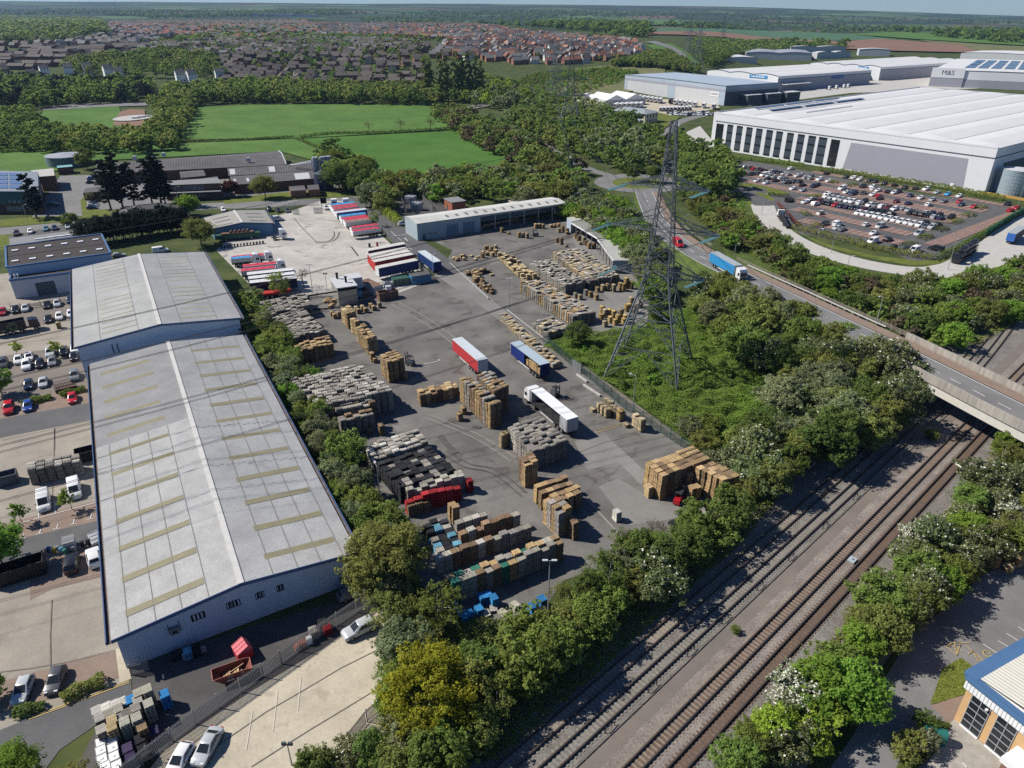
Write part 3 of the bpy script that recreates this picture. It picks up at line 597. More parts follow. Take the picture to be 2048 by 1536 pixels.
for x0, y0, x1, y1 in((1530,340,1640,375), (1812,225,1918,275)):
 s0, zz=on_gable(K('Y3',x0,y1-5));s1x, _=on_gable(K('Y3',x1,y1-30));window(s1, a+gxn*s0+Vector((0,0,zz))-z_((0,0),5.5)*1, gxn*(s1x-s0), (0,0,1.0), nx=3, nz=1, frame=M_black)
for x0, y0, x1, y1 in((385,290,440,335), (528,240,572,285)):
 s0, zz=on_gable(K('Y4',x0,y1));s1x, _=on_gable(K('Y4',x1,y1-15));window(s1, a+gxn*s0+Vector((0,0,zz))-z_((0,0),5.5)*1, gxn*(s1x-s0), (0,0,1.0), nx=2, nz=1, frame=M_black)
s0, zz=on_gable(K('Y3',1345,465));b=MB();b.box(a+gxn*(s0+.7)+gn*.35+Vector((0,0,zz-5.5)), (1.1,.6,.9), math.atan2(gxn.y,gxn.x));b.box(a+gxn*(s0+.7)+gn*.66+Vector((0,0,zz-5.3)), (.55,.04,.5), math.atan2(gxn.y,gxn.x), 1)
b.beam(a+gxn*(s0+.1)+gn*.3+Vector((0,0,zz-5.5)), a+gxn*(s0+.1)+gn*.3+Vector((0,0,zz-3.8)), .06, None, 1);b.beam(a+gxn*(s0+1.4)+gn*.3+Vector((0,0,zz-5.5)), a+gxn*(s0+1.4)+gn*.3+Vector((0,0,zz-3.8)), .06, None, 1)
b.build('cooling_unit', [M_greyroof,M_black], s1)
# corrugated look of the gable wall: raised ribs
b=MB();k=int(gl/.45)
for i in range(1, k):
 s=i/k;hgt_=5.5+(7.05-5.5)*(1-abs(s-.5)*2)-.2;b.obox(z_(a+gx*s,.05), gxn*.2, gn*.035, (0,0,hgt_-.05))
b.build('cladding_rib', M_bluew, s1)
rebase(s1)
h=8.2
s2, roof2, SL2, SR2, W2_=gable('warehouse_shed', 'broad grey roofed shed with many thin rooflights behind the nearest shed', P(K('V4',145,1105),h), P(K('V4',1860,800),h), P(K('V4',1475,122),h), P(K('V4',125,300),h), h, 10.1, M_sheet2, M_bluew, M_bluet, pitch=.3, depth=.06, tintR=lambda s:(.97,.97,.97), tintL=lambda s:(1.05,1.05,1.02)if s<.6 else(.98,.98,.98))
for i in range(17):
 s=.06+i*.0545
 if i==8:continue
 patch('rooflight', *SL2, s, s+.0085, .33, .74, M_rlight2, roof2);patch('rooflight', *SR2, s-.01, s-.0015, .30, .72, M_rlight2, roof2)
dirt=MB()
for S, s0, s1_, u0, u1 in((SR2,0,1,.74,.985), (SL2,.55,1,.76,.985)):
 for k in range(26):pass
jb=MB()
for S in(SL2, SR2):
 for u in(.30, .745):jb.beam(on_slope(*S,0,u)+Vector((0,0,.075)), on_slope(*S,1,u)+Vector((0,0,.075)), .08, .02)
jb.build('sheet_joint', M_joint, roof2)
b=MB();a2, b2=W2_[0], W2_[1];g2=(b2-a2).normalized();n2=g2.cross(Vector((0,0,1)))
for s in(6.6, 7.6):b.beam(a2+g2*s+n2*.15-Vector((0,0,3)), a2+g2*s+n2*.15-Vector((0,0,.9)), .12)
b.build('vent_pipe', M_dark, s2);rebase(s2)
# -- brown flat roofed unit left of them
t=thing('industrial_unit', 'blue walled unit with brown twin bay roof and small white rooflights', 'workshop')
fl, fr, br, bl=[P(K('W7',*q),8)for q in((65,760),(1080,620),(990,435),(55,555))]
b=MB();b.prism([fl,fr,br,bl], 0, 8, 1, 0);b.build('wall', [M_bluew,M_bitumen], t)
rf=MB();rf.face([p+Vector((0,0,.06))for p in(fl,fr,br,bl)]);m1, m2=(fl+bl)/2, (fr+br)/2;rf.beam(m1+Vector((0,0,.08)), m2+Vector((0,0,.08)), .5, .12, 0);roof=rf.build('roof', M_bitumen, t)
pb=MB()
for p, q in((fl,fr), (fr,br), (br,bl), (bl,fl)):pb.beam(p+Vector((0,0,.15)), q+Vector((0,0,.15)), .5, .45)
pb.build('parapet', M_bluet2, t)
for r0, r1 in(((148,596),(935,490)), ((150,700),(972,585))):
 for i in range(6):
  c=lerp(P(K('W7',*r0),8), P(K('W7',*r1),8), i/5);b=MB();b.box(c+Vector((0,0,.1)), (1.7,1.1,.3), math.atan2((fr-fl).y,(fr-fl).x));b.build('rooflight', M_whitep, roof)
lo=[P(K('W7',95,885),5.5), P(K('W7',760,800),5.5)];ex=lo[1]-lo[0];lo[1]=lo[0]+ex.normalized()*34
d_=z_(fl-lo[0], 0);d_-=d_.project(ex);q2, q3=lo[1]+d_, lo[0]+d_
b=MB();b.prism([lo[0],lo[1],q2,q3], 0, 5.5, 1, 0);b.build('side_block', [M_whitewall,M_bitumen], t)
b=MB()
for p, q in((lo[0],lo[1]), (lo[0],q3)):b.beam(p+Vector((0,0,.1)), q+Vector((0,0,.1)), .35, .6)
b.build('fascia', M_bluet2, t)
L_=ex.length
wallpatch('roller_door', t, lo[0], lo[1], 5.6/34, 10.4/34, .05, 3.9, M_dkpanel, .05)
b=MB();en=ex.normalized();nn=en.cross(Vector((0,0,1)))
for k in range(10):b.obox(z_(lo[0],.3+k*.32)+en*(14+k*.32)+nn*.1, en*.34, nn*1.1, (0,0,.06))
b.obox(z_(lo[0],3.5)+en*17.2+nn*.1, en*1.6, nn*1.2, (0,0,.1));b.beam(z_(lo[0],3.5)+en*17.4+nn*1.2, z_(lo[0],4.5)+en*17.4+nn*1.2, .06);b.beam(z_(lo[0],1.3)+en*14+nn*1.2, z_(lo[0],4.5)+en*17.3+nn*1.2, .07);b.beam(z_(lo[0],0)+en*18.3+nn*1.2, z_(lo[0],3.5)+en*18.3+nn*1.2, .1)
b.build('staircase', M_whitep, t)
wallpatch('door', t, lo[0], lo[1], 17.5/34, 18.5/34, 3.6, 5.0, M_dark, .05)
b=MB()
for dx in(1.2, 2.0):b.cyl(z_(lo[0],5.5)+en*dx-nn*1.5, .22, 1.2, 10)
b.build('roof_vent', M_whitep, t)
g=[P(K('W7',*q),4.5)for q in((95,560),(1010,440),(930,372),(90,470))]
b=MB();b.prism(g, 0, 4.5, 1, 0);b.build('rear_block', [M_dkbrick,M_greyroof], t)
for i in range(4):c=P(K('W7',393+i*97,480-i*13), 4.5);b=MB();b.box(c, (3.2,.8,.35), math.atan2(ex.y,ex.x));b.build('rooflight', M_whitep, t)
rebase(t)
# -- hipped roof office behind the dark hedge
t=thing('hipped_roof_building', 'low dark tiled hipped roof building behind the black hedge', 'building')
c0, c1=P(K('W7',1080,345), 3.2), P(K('W7',1860,262), 3.2);ex=(c1-c0).normalized();ny=Vector((-ex.y,ex.x,0));dp=20;L_=(c1-c0).length
e=[c0, c0+ex*L_, c0+ex*L_+ny*dp, c0+ny*dp];r0, r1=c0+ex*10+ny*dp/2+Vector((0,0,4.2)), c0+ex*(L_-10)+ny*dp/2+Vector((0,0,4.2))
b=MB();b.face([e[0],e[1],r1,r0]);b.face([e[1],e[2],r1]);b.face([e[2],e[3],r0,r1]);b.face([e[3],e[0],r0]);b.build('roof', M_asb, t)
b=MB();
for p, q in((e[0],r0), (e[1],r1), (e[2],r1), (e[3],r0), (r0,r1)):b.beam(p, q, .35, .2)
b.build('hip_tile', M_greyroof, t)
b=MB();b.prism([p+(origin_of(e)+Vector((0,0,3.2))-p)*.04 for p in e], 0, 3.2);b.build('wall', M_dkbrick, t);rebase(t)
# -- small blue workshop in the lorry park
h=4.0
s3, roof3, SL3, SR3, W3_=gable('lorry_workshop', 'small blue walled workshop with grey roof and dark rooflights in the lorry park', P(K('Z5',80,335),h), P(K('Z5',502,296),h), P(K('Z5',440,204),h), P(K('Z5',25,258),h), h, 5.3, mat('tan_grey_roof',(.33,.32,.285),coords='pos',var=.1,vscale=.2,tint=True), mat('mid_blue_cladding',(.13,.24,.36),coords='pos',var=.06), M_bluet, pitch=.6, depth=.06)
for s in(.1, .38, .66):
 patch('rooflight', *SL3, s, s+.05, .2, .72, M_joint, roof3);patch('rooflight', *SR3, s+.04, s+.09, .2, .72, M_joint, roof3)
rebase(s3)
# -- long open fronted shed across the back of the yard
t=thing('open_fronted_shed', 'long pale roofed shed with closed grey end and open front across the yard', 'shed')
FL, FR, BL, BR_=P(K('Z5',1480,300), 6.1), P(K('Z6',790,190), 5.2), P(K('Z5',1420,265), 6.1), P(K('Z6',690,155), 5.2)
FR=z_(FL, 0)+(z_(P((900+790/3.413,360+262/3.413)),0)-z_(FL,0));FR=z_(FR, 6.0);dn=(FR-FL).normalized();bk=Vector((-dn.y,dn.x,0));dp=11.5
BL, BR_=FL+bk*dp, FR+bk*dp;LL=(FR-FL).length;mL, mR=(FL+BL)/2+Vector((0,0,.7)), (FR+BR_)/2+Vector((0,0,.7))
b=MB();corrugate(b, FL-dn*.2, FR+dn*.2, mL-dn*.2, mR+dn*.2, .7, .06, 0);corrugate(b, BL-dn*.2, BR_+dn*.2, mL-dn*.2, mR+dn*.2, .7, .06, 0);roof=b.build('roof', mat('cream_grey_roof',(.50,.495,.46),coords='pos',rgb2=(.42,.415,.39),vscale=.1,var=.1,tint=True), t)
for i in range(13):patch('rooflight', FL, FR, mL, mR, .2+i*.062, .2+i*.062+.018, .35, .75, M_joint, roof)
ce=.40;cq=lerp(FL, FR, ce);cb=cq+bk*dp
b=MB();b.face([z_(FL,0),z_(cq,0),z_(cq,5.95),z_(FL,5.95)]);b.face([z_(BL,0),z_(FL,0),z_(FL,5.95),z_(mL,6.6),z_(BL,5.95)]);b.face([z_(cq,0),z_(cb,0),z_(cb,5.95),z_(cq,5.95)]);b.face([z_(BR_,0),z_(BL,0),z_(BL,5.95),z_(BR_,5.95)]);b.face([z_(FR,0),z_(BR_,0),z_(BR_,5.95),z_(mR,6.6),z_(FR,5.95)])
b.build('wall', mat('grey_green_cladding',(.31,.37,.39),coords='pos',var=.05), t)
for s in(.18, .285):wallpatch('roller_door', t, FL, FR, s, s+.075, .05, 4.2, mat('blue_grey_door',(.13,.20,.26),coords='pos',var=.05), .05)
wallpatch('door', t, FL, FR, .03, .05, .05, 2.1, M_dkpanel, .05)
for s in(.065, .1):window(t, z_(lerp(FL,FR,s),1.4), dn*1.3, (0,0,1), frame=M_whitep)
for i in range(1, 7):b=MB();p=lerp(FL, FR, ce+(1-ce)*i/6.0-.002);b.box(z_(p,0), (.3,.3,5.9), 0);b.build('post', M_galv, t)
b=MB();b.beam(z_(cq,5.7), z_(FR,5.7), .25, .5);b.build('beam', M_galv, t)
rebase(t)
# -- two bent lean-to sheds along the yard's right edge
for nm, lab, q, hf, hb, closed in(('lean_to_shed','upper lean-to shed with grey sheet roof and open yard side',((828,290),(1008,396),(1122,395),(905,272)),4.2,3.7,0), ('lean_to_shed','lower lean-to shed with pale roof and grey closed end wall',((1008,402),(1115,549),(1250,549),(1126,399)),4.2,3.7,1)):
 t=thing(nm, lab, 'shed');f0, f1, k1, k0=P(K('Z6',*q[0]), hf), P(K('Z6',*q[1]), hf), P(K('Z6',*q[2]), hb), P(K('Z6',*q[3]), hb)
 b=MB();corrugate(b, f0, f1, k0, k1, .6, .05, 0);b.build('roof', mat('lean_to_roof%d'%closed,(.40,.40,.365)if closed else(.27,.27,.24),coords='pos',var=.12,vscale=.2,tint=True), t)
 b=MB();b.face([z_(k1,0),z_(k0,0),z_(k0,hb-.06),z_(k1,hb-.06)])
 if closed:b.face([z_(f1,0),z_(k1,0),z_(k1,hb-.06),z_(f1,hf-.06)])
 b.build('wall', M_bluew if False else MATS['grey_green_cladding'], t)
 n=5
 for i in range(n+1):b=MB();b.box(z_(lerp(f0,f1,i/n),0), (.25,.25,hf-.1));b.build('post', M_galv, t)
 b=MB();b.beam(z_(f0,hf-.25), z_(f1,hf-.25), .15, .45);b.build('fascia', M_whitep, t)
 rebase(t)
t=thing('lean_to_shed', 'short white fronted lean-to bay at the head of the side sheds', 'shed')
q=[P(K('Z6',*u),4)for u in((798,258),(826,288),(902,270),(850,250))]
b=MB();b.face([p+Vector((0,0,.1))for p in q]);b.build('roof', MATS['lean_to_roof1'], t);b=MB();b.prism(q, 0, 4.0);b.build('wall', M_bgpanel, t);rebase(t)
# -- metal treatment box in the yard
t=thing('treatment_kiln', 'shiny metal clad heat treatment kiln with chimneys beside the tan stacks', 'kiln')
f0, f1=PK('X5', 300, 712), PK('X5', 588, 668);ex=(f1-f0).normalized();ny=Vector((-ex.y,ex.x,0));L_=(f1-f0).length;hh=5.2
M_shiny=mat('shiny_cladding', (.42,.41,.37), rough=.38, metal=.55, coords='obj', var=.1, vscale=.6)
b=MB();b.prism([f0,f1,f1+ny*9,f0+ny*9], 0, hh);b.build('wall', M_shiny, t)
b=MB();b.prism([f0-ex*.3-ny*.3,f1+ex*.3-ny*.3,f1+ex*.3+ny*9,f0-ex*.3+ny*9], hh, hh+.25);b.build('roof', M_lgpanel, t)
for s in(.02, .51):wallpatch('door', t, f0, f1, s, s+.47, .1, 4.3, M_shiny, .08)
b=MB();b.obox(z_(f0,4.5)-ny*.35, ex*L_, ny*.3, (0,0,.5));b.build('door_track', M_dark, t)
for s, d in((1.6,7.5), (3.2,3.5)):b=MB();p=f0+ex*s+ny*d;b.cyl(z_(p,hh+.2), .3, 1.5, 10);b.cyl(z_(p,hh+1.7), .42, .25, 10);b.build('chimney', M_dark, t)
b=MB();c=f0+ex*(L_-1)+ny*5.5;b.prism([c,c+ex*4,c+ex*4+ny*4.5,c+ny*4.5], 0, 5.6);b.build('plant_room', M_lgpanel, t)
b=MB();p=f0+ex*(L_+.8)+ny*1.5;b.box(p+Vector((0,0,1.4)), (1.6,1.2,1.8), math.atan2(ex.y,ex.x));b.build('control_box', M_cblue, t)
b=MB();b.beam(z_(f0,4.4)-ex*.2, z_(f0,4.4)-ex*8, .25, .35);b.beam(z_(f0,0)-ex*8, z_(f0,4.5)-ex*8, .25);b.beam(z_(f0,.3)-ex*8, z_(f0,.3)-ny*1.5, .3, .2);b.build('gantry', M_dark, t);rebase(t)
# -- containers and huts by the lorry park fence
def container(lab, q0, q1, dp, hh, m, name='shipping_container', cat='container', ribs=True, roofm=None):
 t=thing(name, lab, cat);ex=(q1-q0);L_=ex.length;ex.normalize();ny=Vector((-ex.y,ex.x,0));b=MB();b.prism([q0,q1,q1+ny*dp,q0+ny*dp], .12, hh)
 if ribs:
  n=int(L_/.5)
  for i in range(n):b.obox(z_(q0,.2)+ex*(i*L_/n), ex*.22, -ny*.04, (0,0,hh-.35))
 b.build('body', m, t);r=MB();r.prism([q0-ny*.06,q1-ny*.06,q1+ny*(dp+.06),q0+ny*(dp+.06)], hh, hh+.08);r.build('roof', roofm or m, t)
 d=MB();d.obox(q1+ex*.02+Vector((0,0,.2)), ny*(dp*.49), ex*.06, (0,0,hh-.3));d.obox(q1+ex*.02+ny*dp*.51+Vector((0,0,.2)), ny*(dp*.49), ex*.06, (0,0,hh-.3));d.build('door', m, t);rebase(t);return t
container('weathered blue shipping container at the lorry park fence', PK('X5',1415,385), PK('X5',1712,342), 3.0, 2.6, M_cblue, roofm=M_asb)
container('dark green open container behind the yard fence', PK('X5',1140,408), PK('X5',1380,372), 2.6, 2.0, M_cgreen)
container('white fronted shed with rusty roof behind the open skip', PK('X5',840,560), PK('X5',968,525), 7.5, 2.8, M_whitewall, 'store_hut', 'hut', False, M_rust)
container('brown plank cabin right of the metal kiln', PK('X5',640,600), PK('X5',740,580), 5, 2.3, M_dkbrick, 'store_hut', 'hut', False, M_dark)
def skip_box(name, lab, q0, q1, dp, hh, m, cat='skip', th=.12):
 t=thing(name, lab, cat);ex=(q1-q0);L_=ex.length;ex.normalize();ny=Vector((-ex.y,ex.x,0));b=MB()
 b.obox(z_(q0,.1), ex*L_, ny*th, (0,0,hh));b.obox(z_(q0,.1)+ny*(dp-th), ex*L_, ny*th, (0,0,hh));b.obox(z_(q0,.1)+ny*th, ex*th, ny*(dp-2*th), (0,0,hh));b.obox(z_(q0,.1)+ex*(L_-th)+ny*th, ex*th, ny*(dp-2*th), (0,0,hh));b.obox(z_(q0,.1)+ex*th+ny*th, ex*(L_-2*th), ny*(dp-2*th), (0,0,.15));b.build('hull', m, t)
 r=MB()
 for i in range(int(L_/1.0)+1):r.obox(z_(q0,.15)+ex*min(i*1.0,L_-.1)-ny*.08, ex*.1, ny*.08, (0,0,hh-.1))
 r.obox(z_(q0,hh)-ny*.1, ex*L_, ny*.1, (0,0,.12));r.build('rib', m, t);rebase(t);return t
skip_box('waste_skip', 'large rusty open topped skip beside the metal kiln', PK('X5',920,640), PK('X5',1210,585), 2.5, 2.3, M_rust)
for i, (x, y)in enumerate(((1000,425),(1030,420),(1060,415),(1095,408))):
 t=thing('tank_crate', '%s white plastic tank in a steel cage by the rusty skip'%nth(i+1), 'tank', 'caged tanks behind the yard fence');c=PK('X5', x, y)
 b=MB();b.box(c+Vector((0,0,.2)), (1.0,1.1,1.3), A1);b.build('bottle', M_lgpanel, t);b=MB();
 for k in range(4):
  for l in range(4):pass
 for sx in(-.55, .55):
  for k in range(5):b.box(c+Vector((sx,-.55+k*.275,0)), (.05,.05,1.6))
 b.box(c, (1.2,1.2,.15), A1);b.build('cage', M_galv, t);rebase(t)
t=thing('header_tank', 'white plastic header tank on the back fence by the hut', 'tank');b=MB();c=PK('X5', 1062, 560);b.box(c+Vector((0,0,2.1)), (1.5,1.2,1.1), .4);b.build('tank', M_whitep, t);b=MB();[b.box(c+Vector((sx,sy,0)),(.1,.1,2.1))for sx in(-.5,.5)for sy in(-.4,.4)];b.build('stand', M_dark, t);rebase(t)
# -- substation and brick hut
t=thing('brick_hut', 'flat roofed red brick hut beside the substation', 'hut')
q0, q1=PK('Z2', 612, 1215), PK('Z2', 655, 1238);q1=PK('Z2', 658, 1240);ex=(q1-q0).normalized();L_=8;ny=Vector((-ex.y,ex.x,0));q1=q0+ex*L_
b=MB();b.prism([q0,q1,q1+ny*6,q0+ny*6], 0, 3.6);b.build('wall', mat('bright_brick',(.30,.095,.055),coords='pos',var=.1), t);b=MB();b.prism([q0-ex*.3-ny*.3,q1+ex*.3-ny*.3,q1+ex*.3+ny*6.3,q0-ex*.3+ny*6.3], 3.6, 3.9);b.build('roof', M_greyroof, t);wallpatch('door', t, q0, q1, .3, .42, .05, 2.2, M_cgreen, .05);rebase(t)
t=thing('transformer', 'grey substation transformer with cooling fins nearest the brick hut', 'transformer', 'substation transformers')
for i, (x, y)in enumerate(((1480,205),(1440,160))):
 if i:t=thing('transformer', 'grey substation transformer behind the first one', 'transformer', 'substation transformers')
 c=PK('Z5', x, y);b=MB();b.box(c, (4.2,3,3.2), -.3);b.build('tank', M_gpanel, t)
 b=MB();
 for k in range(8):b.box(c+Vector((-2.0+k*.5,-1.75,.4)), (.18,.5,2.3), 0);b.box(c+Vector((-2.0+k*.5,1.75,.4)), (.18,.5,2.3), 0)
 b.build('fin', M_frame, t);b=MB();[b.cyl(c+Vector((-1.2+k*1.2,0,3.2)),.16,.9,8)for k in range(3)];b.build('bushing', M_dkpanel, t);rebase(t)
# -- brick factory and its neighbours
def block(name, lab, corners, hh, mroof, mwall, cat='building', ridge=None, base0=0):
 """near-left, near-right, far-right, far-left roof corners as picture points at height hh"""
 t=thing(name, lab, cat);q=[P(c,hh)for c in corners];b=MB();b.prism(q, base0, hh);b.build('wall', mwall, t)
 r=MB();up=Vector((0,0,.05))
 if ridge is None:r.face([p+up for p in q])
 else:
  m0, m1=(q[0]+q[3])/2+Vector((0,0,ridge)), (q[1]+q[2])/2+Vector((0,0,ridge));corrugate(r, q[0], q[1], m0, m1, 1.2, .08, 0);corrugate(r, q[3], q[2], m0, m1, 1.2, .08, 0);r.face([q[1]+up*0,q[2],m1]);r.face([q[3],q[0],m0])
 ro=r.build('roof', mroof, t);return t, q, ro
t, q, ro=block('brick_factory', 'long dark roofed main hall of the old brick factory', [K('Z1',548,1020),K('Z1',1675,962),K('Z1',1632,884),K('Z1',590,958)], 5, M_asb, M_dkbrick, 'factory', 2.0)
for u in((790,935), (905,930), (960,915), (1455,945)):
 b=MB();c=P(K('Z1',*u), 6.2);b.box(c, (1.6,1.4,1.8));b.build('roof_vent', M_lgpanel, t)
b=MB();p, p2=q[1], q[2];b.beam(p+Vector((0,0,.2)), (p+p2)/2+Vector((0,0,2.2)), .5, .3);b.beam((p+p2)/2+Vector((0,0,2.2)), p2+Vector((0,0,.2)), .5, .3);b.build('barge_board', M_lgpanel, t);rebase(t)
for nm, lab, cs, hh, rg in(('factory_wing','grey roofed factory wing with pale rooflight patches behind the white van',[(1338,1030),(1850,995),(1835,952),(1330,985)],4.6,1.3), ('factory_wing','nearest low factory wing with pale roof patch by the silo',[(1365,1082),(1850,1045),(1830,995),(1345,1032)],4.2,1.0), ('factory_wing','small square factory wing with cream roof sheets',[(1190,1085),(1285,1078),(1272,1032),(1185,1045)],5,None), ('factory_wing','grey flat roofed link left of the cream sheets',[(1060,1042),(1205,1028),(1190,995),(1050,1005)],5.2,.8), ('factory_wing','low dark flat roofed store at the factory road corner',[(486,1130),(700,1112),(690,1085),(500,1100)],3.2,None)):
 t, q, ro=block(nm, lab, [K('Z1',*c)for c in cs], hh, M_asb, M_dkbrick, 'factory', rg)
 if 'white van' in lab:
  m0, m1=(q[0]+q[3])/2+Vector((0,0,rg)), (q[1]+q[2])/2+Vector((0,0,rg))
  for s, w in((.02,.06), (.46,.07)):patch('rooflight', q[0], q[1], m0, m1, s, s+w, .15, .95, M_lgpanel, ro, .15)
  patch('rooflight', q[3], q[2], m0, m1, .72, .98, .1, .95, M_lgpanel, ro, .15)
 if 'silo' in lab:
  m0, m1=(q[0]+q[3])/2+Vector((0,0,rg)), (q[1]+q[2])/2+Vector((0,0,rg))
  patch('rooflight', q[0], q[1], m0, m1, .75, .93, .05, .95, M_lgpanel, ro, .15)
  for s in(.02, .17, .4):patch('rooflight', q[0], q[1], m0, m1, s, s+.03, .3, .8, M_lgpanel, ro, .15)
 if 'cream' in lab:b=MB();c=(q[0]+q[2])/2;b.box(c+Vector((0,0,.1)), (5,6,.1));b.build('rooflight', M_cream, t)
 rebase(t)
t, q, ro=block('factory_office', 'two storey brick office of the factory with rows of white windows', [K('Z1',960,1085),K('Z1',1290,1072),K('Z1',1275,1040),K('Z1',970,1060)], 6.5, M_greyroof, M_dkbrick, 'office')
ex=(q[1]-q[0]);
for zz in(1.2, 4.2):
 for i in range(7):window(t, z_(q[0]+ex*(.1+i*.085),zz), ex*.07, (0,0,1.6), frame=M_whitep)
b=MB();b.obox(z_(q[0],3.4), ex, ex.cross(Vector((0,0,1))).normalized()*3, (0,0,.3));b.build('canopy', M_greyroof, t);rebase(t)
t=thing('storage_silo', 'dark blue round tank below the tall silo tower of the factory', 'silo');c=PK('Z1', 1900, 1110);b=MB();b.cyl(c, 4.2, 7.5, 24);b.build('tank', mat('navy_tank',(.035,.04,.075),rough=.5), t);b=MB();b.cyl(c+Vector((0,0,7.5)), 4.3, .3, 24, r2=.5);b.build('lid', M_dkpanel, t);rebase(t)
t=thing('silo_tower', 'grey steel silo tower with pipes beside the factory', 'silo');c=PK('Z1', 1880, 1060)
for k, (dx, dy)in enumerate(((-2,1),(1.2,2.5),(3.5,4))):b=MB();b.cyl(c+Vector((dx,dy,5)), 1.5, 6, 14);b.tube([c+Vector((dx,dy,5)),c+Vector((dx,dy,3))], [1.5,.3], 14);b.build('silo', M_gpanel, t)
b=MB()
for dx in(-3.5, 0, 4.5):
 for dy in(0, 5):b.beam(c+Vector((dx,dy,0)), c+Vector((dx,dy,10)), .25)
for zz in(3, 6, 9.5):b.beam(c+Vector((-3.5,0,zz)), c+Vector((4.5,0,zz)), .2);b.beam(c+Vector((-3.5,5,zz)), c+Vector((4.5,5,zz)), .2)
for k in range(4):b.tube([c+Vector((-3,1+k*.8,8.5+k*.3)),c+Vector((-14,3+k,6.8))], .22, 6)
b.build('frame', M_frame, t);rebase(t)
for lab, cs in(('brown brick store with flat roof on the grass bank',[(1700,1118),(1790,1112),(1780,1085),(1690,1092)]), ('second brick store right of the first on the bank',[(1805,1112),(1870,1108),(1862,1080),(1798,1085)])):
 t, q, ro=block('brick_store', lab, [K('Z1',*c)for c in cs], 3.2, M_asb, M_brick, 'store');rebase(t)
t=thing('solar_roof_building', 'teal and brick building with rows of solar panels at the left edge', 'building')
q=[P(K('X6',*c),9)for c in((-500,585),(440,585),(430,362),(-500,335))]
b=MB();b.prism(q, 4.2, 9, 0);b.build('wall', M_teal, t);b=MB();b.prism([lerp(origin_of(q),z_(p,0),.985)for p in q], 0, 4.2);b.build('lower_wall', M_dkbrick, t);b=MB();b.face([p+Vector((0,0,.05))for p in q]);ro=b.build('roof', mat('blue_grey_roof',(.19,.22,.26),coords='pos',var=.05), t)
for i in range(4):
 for k in range(2):patch('solar_panel', q[0]+Vector((0,0,.1)), q[1]+Vector((0,0,.1)), q[3]+Vector((0,0,.1)), q[2]+Vector((0,0,.1)), .42+k*.23, .63+k*.23-(.06 if k else 0), .12+i*.2, .27+i*.2, mat('pale_solar',(.10,.14,.25),rough=.25,spec=.6), ro, .15)
for i in range(9):window(t, z_(lerp(q[0],q[1],.55+i*.035),1.2), (q[1]-q[0])*.025, (0,0,1.8), frame=M_whitep)
for i in range(4):window(t, z_(lerp(q[0],q[1],.6+i*.06),4.5-.0), (q[1]-q[0])*.02, (0,0,.9), frame=M_whitep)
rebase(t)
t, q, ro=block('brick_annex', 'brick annex with pale flat roof beside the solar roof building', [K('X6',445,418),K('X6',622,405),K('X6',608,322),K('X6',345,348)], 6.5, M_pale, M_brick);rebase(t)
t=thing('water_tank', 'big round grey green water tank behind the teal hut', 'tank');c=PK('X6', 770, 285);b=MB();b.cyl(c, 9.5, 5.2, 36);b.build('shell', mat('tank_green',(.13,.18,.19),coords='pos',var=.06), t);b=MB();b.cyl(c+Vector((0,0,5.2)), 9.6, .9, 36, r2=.5);b.build('lid', MATS['old_asbestos_roof']if False else M_gpanel, t);rebase(t)
t, q, ro=block('pump_hut', 'small brick hut with turquoise roof in front of the round tank', [K('X6',650,318),K('X6',825,302),K('X6',820,280),K('X6',648,294)], 3.4, mat('turquoise_roof',(.17,.36,.38),coords='pos'), M_dkbrick, 'hut');rebase(t)
# -- white warehouse with the big car park
t=thing('distribution_warehouse', 'huge white warehouse with dark window bays beside the big car park', 'warehouse')
w0, w1=P(K('Z3',210,865)), P(K('Z3',1815,1135));ex=(w1-w0).normalized();ny=Vector((-ex.y,ex.x,0));WL=(w1-w0).length;wh=19.6
far=P(K('Z3',1310,505), wh);WD=(z_(far,0)-w0).dot(ny);c00, c10, c11, c01=w0, w1, w1+ny*WD, w0+ny*WD
b=MB();b.prism([c00,c10,c11,c01], 0, wh, 1, 0);b.build('wall', [M_wwall,M_wsheet], t)
nb=7;b=MB()
for i in range(nb):
 for k in range(6):
  s0, s1_=(i+k/6)/nb, (i+(k+1)/6)/nb;z0, z1=[wh-1.3+.95*math.sin(math.pi*kk/6)for kk in(k,k+1)];z0+=1.35;z1+=1.35
  p=c00+ex*WL*s0+ny*9;q=c00+ex*WL*s1_+ny*9;b.face([z_(p,z0),z_(q,z1),z_(q+ny*(WD-10),z1),z_(p+ny*(WD-10),z0)], 0, (1,1,1)if k!=3 else(.96,.96,.96))
for i in range(1, nb):p=z_(c00+ex*WL*i/nb+ny*9, wh+.12);b.beam(p, p+ny*(WD-10), .5, .1, 1)
for i in range(nb):
 for k in range(6):
  s0, s1_=(i+k/6)/nb, (i+(k+1)/6)/nb;z0, z1=[wh+.05+.95*math.sin(math.pi*kk/6)for kk in(k,k+1)];p=c00+ex*WL*s0;q=c00+ex*WL*s1_
  b.face([z_(p+ny*.8,wh+.05),z_(q+ny*.8,wh+.05),z_(q+ny*9,z1),z_(p+ny*9,z0)], 0)
roof=b.build('roof', [M_wsheet,M_gpanel], t)
b=MB();b.obox(z_(c00,wh-.1)-ny*.1, ex*WL, ny*1.0, (0,0,.7));b.obox(z_(c00,wh), ex*1.2, ny*WD, (0,0,.6));b.build('parapet', M_wwall, t)
b=MB();b.obox(z_(c01,wh+.02)-ny*.9, ex*WL, ny*.8, (0,0,.9));b.obox(z_(c00,wh+.6)+ny*2, ex*1.3, ny*(WD-3), (0,0,.12));b.build('dark_coping', M_gpanel, t)
